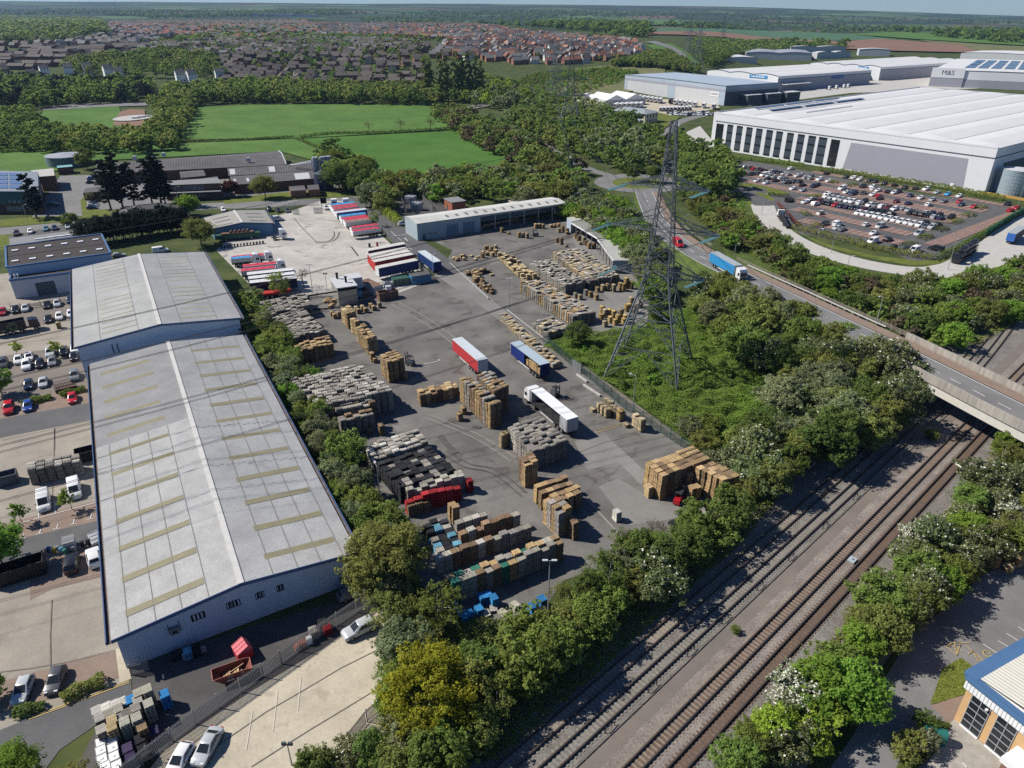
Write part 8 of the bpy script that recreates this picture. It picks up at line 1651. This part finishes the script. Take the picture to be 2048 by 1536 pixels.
wood([(330,192),(500,180),(700,184),(880,192),(880,213),(700,210),(500,207),(390,212),(350,225)], 9, ['broad:deep','broad:mid','broad:olive'], (11,15), 'tree line above the fields', True)
wood([(300,205),(370,205),(385,225),(345,280),(295,270),(330,235)], 7.5, ['broad:mid','broad:deep','broad:olive'], (9,12), 'hedge left of the far field')
wood([(105,262),(230,268),(345,272),(355,292),(230,300),(120,296)], 7.5, ['broad:deep','broad:mid','broad:olive'], (8,11), 'tree strip below the playing field')
wood([(-60,230),(60,225),(100,270),(110,296),(0,292),(-60,292)], 8, ['broad:deep','broad:mid'], (9,12), 'left edge wood')
wood([(-60,165),(100,172),(300,178),(310,205),(150,212),(60,222),(-60,215)], 10, ['broad:deep','broad:mid','pine:pine'], (11,16), 'trees in front of the white houses', True)
wood([(120,135),(330,110),(430,125),(450,160),(330,160),(150,150)], 17, ['broad:mid','broad:deep','broad:olive'], (10,15), 'park trees of the old town', True)
wood([(-60,35),(200,40),(220,70),(110,90),(-60,95)], 24, ['broad:mid','broad:deep','broad:grey'], (12,17), 'wooded left end of the town', True)
wood([(960,185),(1080,150),(1220,140),(1280,150),(1200,178),(1110,205),(1030,212)], 8, ['bush:mid','bush:bright','bush:olive'], (3,6), 'scrub on the hillside', True)
wood([(1220,135),(1330,110),(1380,135),(1400,150),(1330,140)], 10, ['broad:deep','broad:olive','broad:mid'], (8,11), 'clump under the new estate', True)
wood([(1390,85),(1560,88),(1700,104),(1600,100),(1480,112),(1420,140),(1390,120)], 13, ['broad:mid','broad:deep'], (9,13), 'wood behind the small trade units', True)
for qs in([(700,42),(880,22),(1010,30),(1180,40),(1050,55),(880,52)], [(1060,55),(1180,48),(1300,55),(1300,78),(1180,68)], [(1300,48),(1500,40),(1800,55),(2080,68),(2080,78),(1800,68),(1560,58),(1340,64)], [(200,30),(600,26),(760,28),(620,33),(300,38)], [(1860,75),(2080,66),(2080,92),(1960,84)], [(1100,26),(1500,28),(1900,40),(2080,44),(2080,52),(1700,44),(1300,40)], [(-40,22),(700,22),(700,26),(-40,34)], [(1560,86),(1700,92),(1690,100),(1560,96)], [(850,24),(1100,22),(1300,30),(1100,34)]):
 wood(qs, 34, ['far:deep','far:mid','far:deep'], (12,19), 'far country woods', True, maxn=420)
wood([(280,90),(420,70),(850,78),(860,165),(700,168),(450,165)], 25, ['broad:mid','broad:deep','broad:bright','broad:olive','broad:copper'], (6,9.5), 'garden trees of the old town', True)
wood([(200,45),(620,40),(900,52),(1250,80),(1250,128),(1000,120),(830,76),(420,70)], 36, ['broad:mid','broad:deep'], (6,9), 'garden trees of the new estate', True)
wood([(1365,330),(1400,300),(1450,315),(1468,372),(1425,398),(1370,392)], 7, ['broad:deep','broad:mid'], (9,12), 'dark clump at the car park entrance')
wood([(1335,272),(1365,262),(1400,315),(1380,330),(1345,320)], 6, ['broad:mid','bush:mid'], (5,8), 'bank behind the pylon top')
wood([(1120,700),(1210,690),(1300,680),(1400,640),(1470,730),(1500,820),(1450,880),(1400,850),(1250,770)], 6.5, ['bush:bright','bush:mid','bush:bright','bush:deep'], (1.4,2.6), 'brambles by the pylon', z=1)
for i, (x, h)in enumerate(((855,30),(862,33),(884,34),(897,31),(912,35),(925,36),(940,34),(952,32),(965,28))):tree(PT((x,203)), h*1.25, 'poplar', 'mid' if i%2 else 'olive', '%s tall poplar from the left above the fields'%nth(i+1), 'tall poplars', must=True)
for i, (x, y, h)in enumerate(((1265,795,20),(1400,772,22),(1535,765,18),(1740,750,19),(1840,745,21),(1890,748,17),(420,887,17))):tree(PK('X6',x,y), h, 'pine', 'pine', ('%s black pine from the left in front of the factory'%nth(i+1))if i<6 else 'lone black pine beside the solar roof building', 'black pines', must=True)
for i in range(30):tree(lerp(P((190,488)),P((368,462)),i/29)+Vector((rs.uniform(-1,1),rs.uniform(-3,2),0)), rs.uniform(8.5,10.5), 'broad', 'pine', '%s blackish conifer from the left in the tall dark hedge'%nth(i+1), 'conifers of the dark hedge', must=True)
for v, x, y, h, key, hue, lab in(('Z1',1110,1265,9,'broad','bright','bright green tree behind the blue workshop'), ('Z1',1355,1150,8,'broad','copper','dark red leaved tree before the factory'), ('Z1',1555,1160,9.5,'big','olive','broad olive tree on the factory lawn'), ('Z1',1990,1120,13,'big','deep','large dark tree at the depot gate'), ('Z1',510,990,11,'broad','mid','round tree beside the green water tank'), ('Z1',1180,1440,9.5,'big','olive','wide olive tree at the top of the tree belt'), ('Z2',170,775,8,'bare','bare','left of three thinly leaved trees in the hedge'), ('Z2',355,770,9,'bare','bare','middle of three thinly leaved trees in the hedge'), ('Z2',530,770,10,'bare','bare','right of three thinly leaved trees in the hedge'), ('X2',300,400,9,'broad','deep','left tree on the roundabout'), ('X2',580,420,9,'broad','deep','right tree on the roundabout'), ('X2',1250,480,11,'big','deep','big dark tree left of the car park entrance'), ('X2',1000,420,9,'broad','mid','tree between roundabout and big dark tree'), ('Y8',110,660,4,'sapling','lime','bright sapling between the white cars'), ('Y8',352,650,4,'sapling','lime','bright sapling behind the silver car'), ('Y2',170,945,4,'sapling','bright','left sapling in the paved van bays'), ('Y2',552,842,4,'sapling','bright','right sapling in the paved van bays'), ('Y8',15,890,7,'broad','bright','leafy tree at the left edge by the parking court'), ('Y2',30,1270,8,'broad','bright','bright tree over the black tipper body'), ('Y3',-60,1010,4,'broad','bright','bright tree cut by the left edge above the lane'), ('Y4',1560,1180,9.5,'big','yellow','large yellow green maple by the apron'), ('Y4',1290,290,10.5,'big','olive','tall olive tree at the near corner of the shed'), ('Y4',1640,540,7.5,'airy','mid','feathery tree below the tall olive one'), ('Z5',545,800,8,'airy','mid','slender young birch before the red trailer'), ('Z5',710,730,6,'bare','bare','thin bare tree at the kiln corner'), ('Z6',870,1130,6.5,'broad','deep','round dark bush beside the back yard'), ('Z6',1390,960,6,'broad','deep','dark bush behind the pylon legs'), ('Z7',430,985,5.5,'may','thorn','big white hawthorn in bloom in the brambles'), ('Z7',300,850,5,'may','thorn','smaller hawthorn left of the big white one'), ('Y6',540,1190,5.5,'may','thorn','white hawthorn beside the copper bush'), ('Y6',650,1230,4.5,'bush','copper','dark red bush between hawthorn and bright tree'), ('Y6',830,1240,8,'broad','bright','bright green tree right of the tracks'), ('Y6',400,1400,6,'broad','lime','yellow green bush at the bottom right of the tracks'), ('Y6',670,1400,5,'bush','lime','cream green bush at the bottom'), ('Y6',1230,280,5,'may','thorn','white hawthorn at the track edge'), ('Y6',1740,150,5,'may','thorn','white hawthorn at the far right'), ('Y6',1280,1320,2.6,'bush','deep','dark shrub by the green cabinet'), ('Y6',1200,1470,3,'bush','olive','olive shrub at the pavement'), ('Y6',1270,1420,2.6,'thorn','grey','grey shrub in the planted bed'), ('X3',725,1440,2.2,'bush','mid','small bush alone between the tracks'), ('Y6',200,760,1.2,'bush','mid','tiny bush by the cable run'), ('Y1',620,1210,5.5,'bare','bare','thin brown thorn at the yard corner'), ('W8',925,560,6,'airy','mid','thin young tree on the access road verge'), ('W7',700,335,4.5,'bush','deep','clipped round bush on the estate verge'), ('W7',660,360,3,'bush','mid','low clipped bush beside the round one'), ('Z7',740,105,2.5,'sapling','bare','thin sapling at the car park edge'), ('X6',1030,700,4,'thorn','thorn','pale flowering shrub by the pine bed')):
 tree(PK(v,x,y), h, key, hue, lab, 'notable trees', must=True)
YP=ribbon([P((352,1565)),P((356,1478))], 1)
# hand pick: bottom left tree
tree(P((40,1600)), 6.5, 'big', 'bright', 'large leafy tree at the bottom left corner', 'notable trees', must=True);tree(P((150,1640)), 6, 'big', 'olive', 'second leafy tree beside the white tanks', 'notable trees', must=True)
TL.sort(key=lambda t:-(t[1]/(t[0]-Vector((0,0,H0))).length)-(9 if t[6]else 0))
seen_={'tree':0, 'bush':0};restT=[];KN=dict(poplar='poplar_tree', pine='pine_tree', sapling='sapling')
for p, h, key, hue, lab, grp, must, name, rx in TL:
 dd=p-Vector((0,0,H0));dz=dd.y*math.cos(PITCH)-dd.z*math.sin(PITCH);px_=1024+F*dd.x/max(1, dz)
 if dz<20 or not-150<px_<2200:continue
 kind='bush' if key in('bush', 'thorn', 'may')else 'tree'
 if not must and(seen_[kind]>=(240 if kind=='tree' else 200)or p.y>620):restT.append((p,h,key,hue));continue
 seen_[kind]+=1;r=random.Random(int(p.x*31+p.y*17));cm, tm=r.choice(TREES[key]);s=h/TREES[key+'_h'][0];w=s*r.uniform(.92, 1.12)*(1.0 if key not in('broad','airy')else 1.05)
 t=empty(KN.get(key,kind), (p.x,p.y,p.z), r.uniform(0,6.28), lab, {'pine_tree':'pine tree','poplar_tree':'poplar'}.get(KN.get(key),kind), grp);t.scale=(w, w, s);c=link('crown', cm, t);g=r.uniform(.85, 1.15);q=HUE[hue];c.color=(q[0]*g*r.uniform(.92,1.08), q[1]*g, q[2]*g, 1);link('trunk', tm, t)
Vs, Fs, Ts, k=[], [], [], 0;lowp=[crown(s,4.2,.6,10,16,34,1.25,sub=5)for s in(41,42,43)];lowf=[crown(s,4.2,.4,10,9,16,2.3,sub=4)for s in(44,45)]
for p, h, key, hue in restT:
 v, f, t, _=rs.choice(lowp if p.y<1300 else lowf);a=rs.uniform(0, 6.28);s=h/10;ca, sa=math.cos(a), math.sin(a);ww=s*(1.15 if p.y<1300 else 1.7);m=np.array([[ca,sa,0],[-sa,ca,0],[0,0,1]])*np.array([ww,ww,s]);Vs.append(v@m+np.array([p.x,p.y,p.z-.2]));Fs.append(f+k);k+=len(v);Ts.append(t*np.array(HUE[hue])*rs.uniform(.85,1.15))
o=link('woodland', raw_mesh('woodland',np.vstack(Vs),np.vstack(Fs),M_leaf,np.vstack(Ts)));o.color=(1, 1, 1, 1);tag(o, 'far hedgerows, garden trees and woods beyond the fields', 'woods', kind='stuff');print('TREES', seen_, 'REST', len(restT))
# hedges and ground cover
def hedge(path, w, h, hue, lab, dens=75, size=.3, name='hedge'):
 r=np.random.RandomState(len(lab)*7+int(w*10));P_, N_=[], [];path=[Vector(p)for p in path]
 for p, q in zip(path, path[1:]):
  L_=(q-p).length;n=int(L_*(w+2*h)*dens);d=(q-p)/L_;nn=np.array([-d.y,d.x,0]);s=r.uniform(0, L_, n);th=r.uniform(-.15, math.pi+.15, n);b_=(1+.22*np.sin(s*1.7+r.uniform(0,6))*np.sin(s*.63));rad=r.uniform(.8, 1.05, n)*b_
  P_.append(np.array(p)[None]+np.array(d)[None]*s[:,None]+nn[None]*(np.cos(th)*rad*w/2)[:,None]+np.array([[0,0,1]])*(np.clip(np.sin(th),0,1)**.6*rad*h)[:,None]);N_.append(nn[None]*np.cos(th)[:,None]+np.array([[0,0,1]])*np.sin(th)[:,None])
 v, f, t, mi=leaves(np.vstack(P_), np.vstack(N_)*1.3, size, r);base=path[0];v=v-np.array(base);o=link(name, raw_mesh(name,v,f,M_leaf,t), None, base);o.color=(*HUE[hue], 1);return tag(o, lab, 'hedge')
hedge([PK('Y8',135,955),PK('Y8',320,912)], 2.0, 1.1, 'mid', 'clipped hedge above the red and blue cars');hedge([PK('Y8',372,905),PK('Y8',525,862)], 2.0, 1.1, 'mid', 'clipped hedge below the black mesh bin');hedge([PK('Y3',500,1010),PK('Y3',640,930),PK('Y3',840,850)], 1.7, 1.2, 'olive', 'long clipped hedge beside the yellow lines');hedge([PK('Y3',120,1120),PK('Y3',360,1050)], 1.6, 1.0, 'deep', 'low hedge in front of the silver hatchback')
hedge([PK('W3',100,112),PK('W3',700,165),PK('W3',1060,215)], 3.5, 2.0, 'mid', 'hedge below the dark window bays', 9, .5);hedge([PK('W3',1230,262),PK('W3',1700,320),PK('W4',400,180),PK('W4',1000,265),PK('W4',1800,420)], 4, 2.2, 'mid', 'long hedge below the grey warehouse panel', 9, .5);hedge([PK('W3',940,1000),PK('W3',1250,1090),PK('W3',1700,1190),PK('W4',200,980),PK('W4',700,1070),PK('W4',960,1110)], 4, 2.0, 'olive', 'hedge at the lower edge of the car park', 9, .45);hedge([PK('W4',980,1130),PK('W4',1240,1010),PK('W4',1560,830),PK('W4',2060,540)], 2.2, 1.8, 'deep', 'dark hedge in front of the green screen fence', 9, .45)
for i, (v, x0, y0, x1, y1, lab)in enumerate((('W3',1060,800,1130,850,'left planted island by the white car'),('W3',1200,950,1260,1000,'planted island left of the black jeep'),('W3',1620,470,1740,445,'planted island beside the white camper'),('W3',1400,430,1500,415,'planted island near the warehouse row'),('W3',610,580,900,600,'shrub bed at the car park entrance'),('W4',1480,525,1580,500,'planted island beside the red car'),('W4',1330,610,1450,590,'planted island with a thin tree in the right lane'),('W4',1170,695,1290,660,'planted island at the end of the black row'),('W4',1010,785,1130,750,'planted island at the end of the white row'),('W4',820,880,950,840,'planted island beside the silver van'),('W4',625,960,770,930,'planted island at the lower corner'),('W3',1110,605,1300,595,'planted strip in the upper lane'))):hedge([PK(v,x0,y0),PK(v,x1,y1)], 3.5, 1.2, 'olive' if i%2 else 'deep', lab, 9, .45, 'shrub_bed')
hedge([P((600,277)),P((660,270)),P((780,268)),P((912,259))], 3, 2.2, 'deep', 'dark field hedge with three thin trees', 5, .7);hedge([P((345,285)),P((470,282)),P((590,276))], 2.5, 1.6, 'deep', 'thin dark hedge between the two far meadows', 5, .7);hedge([P((0,308)),P((60,303)),P((125,299))], 3, 2.2, 'deep', 'dark hedge at the left edge meadow', 5, .7);hedge([P((596,280)),P((640,300)),P((655,308))], 2.5, 1.8, 'deep', 'short hedge dropping to the factory', 5, .7);hedge([P((738,402)),P((775,432)),P((800,452))], 3.5, 3.2, 'lime', 'tall bright hedge along the depot access road', 9, .45)
def cover(name, qs, n, hmax, hues, lab, size=.34, z=0, bumps=.22):
 r=np.random.RandomState(n);poly=[P(q,z)for q in qs];x0, x1=min(p.x for p in poly), max(p.x for p in poly);y0, y1=min(p.y for p in poly), max(p.y for p in poly);pts=[]
 while len(pts)<n:
  x, y=r.uniform(x0, x1), r.uniform(y0, y1)
  if inside(Vector((x,y,0)), poly):b_=max(0, noise.noise((x*bumps,y*bumps,1))+.35)*(.6+.6*abs(noise.noise((x*.06,y*.06,5))));pts.append((x,y,.05+hmax*b_*r.uniform(.8,1)))
 p=np.array(pts);nrm=np.tile([0,0,1.2], (n,1));v, f, t, mi=leaves(p, nrm, size, r);w=np.array([.5+.5*noise.noise((x*.07,y*.07,9))for x,y,q in pts]).clip(0, 1)[:, None];a, b_=np.array(HUE[hues[0]]), np.array(HUE[hues[1]]);o=link(name, raw_mesh(name,v,f,M_leaf,t*(a*(1-w)+b_*w)));o.color=(1, 1, 1, 1);return tag(o, lab, 'undergrowth', kind='stuff')
cover('undergrowth', [(1085,690),(1200,665),(1290,650),(1400,600),(1480,700),(1560,790),(1500,880),(1480,960),(1380,885),(1180,742)], 120000, 2.3, ('bright','mid'), 'dense green brambles round the foot of the pylon', .34, bumps=.33)
cover('undergrowth', [(1400,560),(1500,590),(1700,680),(1800,730),(1820,800),(1700,900),(1560,800),(1470,690)], 30000, 1.2, ('mid','olive'), 'rough brambles on the bridge bank', .5)
cover('undergrowth', [(1440,400),(1545,475),(1600,505),(1720,542),(1870,566),(1960,550),(2080,500),(2080,620),(1960,690),(1840,680),(1700,610),(1580,555),(1480,500)], 40000, 1.4, ('olive','mid'), 'scrub between the concrete road and the bridge road', .5)
cover('undergrowth', [(490,600),(560,640),(680,860),(760,1000),(880,1240),(1060,1240),(1200,1150),(1400,1060),(1500,990),(1590,960),(1480,1090),(1180,1360),(1000,1520),(760,1560),(770,1230),(700,1060),(600,850)], 45000, 1.0, ('deep','olive'), 'weeds and brambles under the tree belts', .4)
cover('undergrowth', [(1960,950),(2080,860),(2080,1080),(1940,1170),(1760,1310),(1640,1440),(1520,1600),(1400,1600),(1560,1400),(1720,1210)], 22000, .8, ('olive','mid'), 'rough grass and weeds right of the tracks', .36)
cover('undergrowth', [(1860,1410),(1885,1338),(1922,1316),(1952,1340),(1946,1370),(1925,1390)], 5000, .25, ('lime','olive'), 'rough grass on the small lawn by the buff unit', .22)
cover('undergrowth', [(1790,1545),(1822,1478),(1862,1436),(1902,1450),(1870,1505),(1805,1565)], 5000, .6, ('olive','deep'), 'low plants in the bed by the pavement', .22)
# ------------------------------------------------------------------ the town
M_hw=mat('house_wall', (1,1,1), tint=True, objcol=False, coords='pos', var=.06, vscale=.3);M_hr=mat('house_roof', (1,1,1), tint=True, coords='pos', var=.1, vscale=.4)
def house_bits(w, d, h, rh, wall, roof, full=True):
 b, r, c, g=MB(), MB(), MB(), MB();a=[(-w/2,-d/2), (w/2,-d/2), (w/2,d/2), (-w/2,d/2)]
 for i in(0, 2):p, q=a[i], a[i+1];b.face([(*p,0),(*q,0),(*q,h),(*p,h)], 0, wall)
 for s in(-1, 1):b.face([(s*w/2,-d/2,0),(s*w/2,d/2,0),(s*w/2,d/2,h),(s*w/2,0,h+rh),(s*w/2,-d/2,h)], 0, wall)
 for s in(-1, 1):r.face([(-w/2-.3,s*(d/2+.4),h-.2),(w/2+.3,s*(d/2+.4),h-.2),(w/2+.3,0,h+rh+.12),(-w/2-.3,0,h+rh+.12)], 0, roof)
 c.box((w*.3,.4,h+rh-.8), (.7,.7,1.9), 0, 0, tuple(x*.8 for x in wall))
 for z in(.9, h-1.9):
  for k in range(max(2,int(w/3))):
   x=-w/2+w*(k+.5)/max(2, int(w/3))
   for s in(-1, 1):g.face([(x-.65,s*(d/2+.03),z),(x+.65,s*(d/2+.03),z),(x+.65,s*(d/2+.03),z+1.25),(x-.65,s*(d/2+.03),z+1.25)])
 for s in(-1, 1):g.face([(s*(w/2+.03),-.6,h-1.8),(s*(w/2+.03),.6,h-1.8),(s*(w/2+.03),.6,h-.5),(s*(w/2+.03),-.6,h-.5)])
 return b, r, c, g
HS=[]
def estate(qs, ang, dx, dy, walls, roofs, desc, size=(9,8,5.2,2.8), seed=1, skip=.22, bend=.0):
 r=random.Random(seed);poly=[PT(q)for q in qs];cx=sum(p.x for p in poly)/len(poly);cy=sum(p.y for p in poly)/len(poly);N_=60
 for j in range(-N_, N_):
  for i in range(-N_, N_):
   a=ang+bend*noise.noise((i*.12,j*.2,seed));x, y=i*dx+r.uniform(-2, 2), j*dy+(6 if i%7==3 else 0)+r.uniform(-2, 2);p=Vector((cx+x*math.cos(ang)-y*math.sin(ang),cy+x*math.sin(ang)+y*math.cos(ang),0))
   if not inside(p, poly)or r.random()<skip:continue
   p.z=T(p.x, p.y)-.3;w, d, h, rh=size;HS.append((p,a+(math.pi/2 if r.random()<.3 else 0)+r.uniform(-.12,.12),(w*r.uniform(.85,1.5),d,h*r.uniform(.92,1.1),rh*r.uniform(.9,1.2)),r.choice(walls),r.choice(roofs),desc))
BRK, DBR, CRM, WHI=(.24, .115, .075), (.15, .085, .06), (.42, .38, .30), (.62, .61, .58);RD_, RB_, RG_, RT=(.25, .105, .07), (.105, .088, .078), (.165, .162, .16), (.33, .17, .11)
estate([(440,168),(420,130),(560,112),(700,108),(850,110),(860,150),(840,172),(700,176),(560,172)], .15, 15, 25, [BRK,BRK,DBR,CRM], [RB_,RB_,(.13,.11,.095)], 'front of the old town', seed=2, bend=.5)
estate([(250,120),(300,95),(420,82),(700,80),(850,85),(860,108),(560,112),(420,130)], .05, 14, 24, [BRK,CRM,DBR,WHI], [RB_,RG_,RB_], 'middle of the old town', seed=3, bend=.6)
estate([(-40,98),(-40,70),(200,62),(320,72),(320,94)], 0, 17, 30, [DBR,BRK,CRM,WHI], [RB_,RG_], 'back of the left old town', seed=9, bend=.4)
estate([(-40,150),(-40,100),(120,98),(300,95),(250,122),(120,140)], -.05, 18, 30, [DBR,BRK], [RB_,(.11,.095,.085)], 'left old town', (15,9,4.5,2.6), seed=4, bend=.3)
estate([(860,118),(900,82),(1050,84),(1200,88),(1290,100),(1262,118),(1160,128),(1040,132),(960,122)], .35, 12, 19, [BRK,BRK,(.3,.14,.08),WHI], [RD_,RG_,RB_,RT,RG_,RB_,RG_], 'front of the new estate', (8.5,8.5,5.4,3.6), seed=5, bend=.8)
estate([(640,74),(620,42),(860,50),(1050,66),(1270,86),(1280,98),(1050,84),(900,80)], .2, 13, 22, [BRK,(.3,.16,.1),WHI,CRM], [RD_,RG_,RT,RG_,RB_,RG_], 'back of the new estate', (8.5,8.5,5.4,3.6), seed=6, bend=.8)
estate([(220,70),(220,44),(620,42),(640,78),(420,80)], 0, 17, 32, [BRK,DBR,CRM,WHI], [RB_,RG_,RD_], 'far end of the old town', seed=7, bend=.5)
for i, (x, y)in enumerate(((35,495),(200,485),(270,455),(410,445),(520,440),(640,455),(705,470),(1062,488),(1128,488),(1292,480))):q=PT(K('Z1',x,y));q.z+=1;HS.append((q,.5+.1*(i%3),(9,8,9.0,3.4),(.72,.72,.71),(.10,.10,.10),'white gabled row behind the playing field'))
HS.sort(key=lambda s:(s[0].y if 'white gabled' not in s[5]else 0));cnt={};Vs, Fs, Ts, Ms, k=[], [], [], [], 0;kept=0
def tone(w, r):return{WHI:'white walled', CRM:'cream walled', BRK:'red brick', DBR:'dark brick'}.get(w, 'white' if w[0]>.7 else 'orange brick')+' house with '+{RD_:'red', RB_:'dark brown', RG_:'grey', RT:'orange'}.get(r, 'dark')+' roof'
for n, (p, a, (w,d,h,rh), wl, rf, desc)in enumerate(HS):
 if abs(p.x/p.y)>.80:continue
 b, r, c, g=house_bits(w, d, h, rh, wl, rf)
 if kept<300:
  kept+=1;kk=(tone(wl,rf), desc);cnt[kk]=cnt.get(kk, 0)+1;lab='%s, %s nearest, %s'%(kk[0], nth(cnt[kk]), desc)
  t=empty('house', p, a, lab, 'house', 'houses in the '+desc);n0=len(b.v);b.v+=g.v;b.f+=[tuple(n0+i for i in f_)for f_ in g.f];b.m+=[1]*len(g.f);b.t+=g.t
  b.build('wall', [M_hw,M_glass], t);ro=r.build('roof', M_hr, t)
  if kept<120:c.build('chimney', M_hw, ro)
 else:
  ca, sa=math.cos(a), math.sin(a);m=np.array([[ca,sa,0],[-sa,ca,0],[0,0,1]])
  for q, mi in((b,0), (r,1), (g,2)):
   for f_ in q.f:
    if len(f_)==5:fs=[(f_[0],f_[1],f_[2],f_[4]), (f_[4],f_[2],f_[3],f_[3])];fs=[fs[0]];q2=[f_[4], f_[2], f_[3]];v=np.array([q.v[i]for i in(q2[0],q2[1],q2[2])]);v=np.vstack([v,(v[2:3]+v[0:1])/2]);Vs.append(v@m+np.array(p));Fs.append(np.array([[k,k+1,k+2,k+3]]));Ts.append(np.array([q.t[0]]));Ms.append([mi]);k+=4
    else:fs=[f_]
    for ff in fs:v=np.array([q.v[i]for i in ff]);Vs.append(v@m+np.array(p));Fs.append(np.arange(k,k+4)[None]);Ts.append(np.array([q.t[0]]));Ms.append([mi]);k+=4
if Vs:tag(link('houses',raw_mesh('houses',np.vstack(Vs),np.vstack(Fs),[M_hw,M_hr,M_glass],np.vstack(Ts),np.concatenate([np.array(m)for m in Ms]))), 'farther houses of the town, row behind row to the hill', 'houses', kind='stuff')
print('HOUSES', len(HS))
# long white sheds on the skyline and farm sheds
for x0, x1, y, hh, lab in((0,150,19,14,'long white warehouse on the left skyline'), (160,300,19,13,'second white warehouse on the left skyline'), (378,440,24,12,'grey white warehouse behind the far houses'), (445,500,25,12,'second grey white warehouse behind the far houses'), (505,585,27,13,'pale long warehouse right of the others on the skyline'), (590,635,28,12,'smallest pale warehouse on the skyline')):
 l0, r0=PT((x0,y+6)), PT((x1,y+6));r0=Vector((r0.x,l0.y,l0.z));t, ro, ex, ny, L_, D_=bigbox('skyline_warehouse', lab, Vector((l0.x,l0.y,0)), Vector((r0.x,l0.y,0)), Vector((l0.x,l0.y+90,0)), hh, M_lgpanel, M_wsheet);rebase(t);t.location.z=l0.z-1
t=thing('skate_bowl', 'pale concrete skate bowl at the corner of the playing field', 'skate park');c=PT(K('Z1',780,700));b=MB();ringb=[(c.x+13*math.cos(i*.3927),c.y+17*math.sin(i*.3927),c.z+1.3)for i in range(16)];b.face(ringb);b.build('slab', M_pale, t);b=MB();q=[Vector((c.x-3+5*math.cos(i*.3927),c.y+6+5*math.sin(i*.3927),c.z+1.4))for i in range(16)];b.face(q);[b.box((c.x+4+2*k,c.y-4+5*k,c.z+1.3),(5,1.5,1.0),.3,0)for k in range(3)];b.build('bowl', M_lgpanel, t);rebase(t)
# ------------------------------------------------------------------ light, air, camera
sd=Vector((math.cos(R(169))*math.cos(R(43.5)),math.sin(R(169))*math.cos(R(43.5)),math.sin(R(43.5))))
sun=bpy.data.lights.new('sun', 'SUN');sun.energy=SUN_E;sun.angle=R(.53);sun.color=(1, .95, .87)
so=bpy.data.objects.new('sun', sun);COL.objects.link(so);so.rotation_euler=sd.to_track_quat('Z', 'Y').to_euler()
w=bpy.data.worlds.new('World');SC.world=w;w.use_nodes=True;nt=w.node_tree
sk=nt.nodes.new('ShaderNodeTexSky');sk.sky_type='NISHITA';sk.sun_disc=False;sk.sun_elevation=R(43.5);sk.sun_rotation=R(90-169);sk.air_density=1.0;sk.dust_density=.1;sk.ozone_density=2.0;sk.altitude=1200
bl=nt.nodes.new('ShaderNodeMix');bl.data_type='RGBA';bl.blend_type='MULTIPLY';bl.inputs[0].default_value=1;bl.inputs[7].default_value=(.72, .95, 1.3, 1);nt.links.new(sk.outputs[0], bl.inputs[6]);nt.links.new(bl.outputs[2], nt.nodes['Background'].inputs[0]);nt.nodes['Background'].inputs[1].default_value=SKY_E
if HAZE:
 b=MB();b.obox((-14000,-420,-90), (28000,0,0), (0,10600,0), (0,0,440));h=b.build('haze', [])
 hm=bpy.data.materials.new('haze');hm.use_nodes=True;n=hm.node_tree.nodes;n.remove(n['Principled BSDF'])
 pv=n.new('ShaderNodeVolumePrincipled');pv.inputs['Color'].default_value=(.42, .65, 1, 1);pv.inputs['Density'].default_value=HAZE;pv.inputs['Anisotropy'].default_value=.2
 hm.node_tree.links.new(pv.outputs[0], n['Material Output'].inputs['Volume']);h.data.materials.append(hm)
 tag(h, 'thin blue haze hanging over the whole country', 'haze', kind='stuff')
cam=bpy.data.cameras.new('camera');co=bpy.data.objects.new('camera', cam);COL.objects.link(co);SC.camera=co
co.location=(0, 0, H0);co.rotation_euler=(math.pi/2-PITCH, 0, 0);cam.sensor_fit='HORIZONTAL';cam.sensor_width=36;cam.lens=F/2048*36;cam.clip_start=.5;cam.clip_end=60000
SC.view_settings.view_transform='Standard';SC.view_settings.look='None';SC.view_settings.gamma=1;SC.view_settings.use_curve_mapping=False;SC.view_settings.exposure=EXPO
SC.cycles.max_bounces=6;SC.cycles.diffuse_bounces=2;SC.cycles.glossy_bounces=2;SC.cycles.transmission_bounces=3;SC.cycles.volume_bounces=0;SC.cycles.transparent_max_bounces=6
SC.cycles.caustics_reflective=False;SC.cycles.caustics_refractive=False;SC.cycles.sample_clamp_indirect=4
SC.cycles.use_denoising=False
dup_={k:v for k, v in LABELS.items()if len(v)>1}
print('OBJECTS', len(SC.objects), 'DUPLABELS', len(dup_), [(k,len(v))for k,v in list(dup_.items())[:12]])
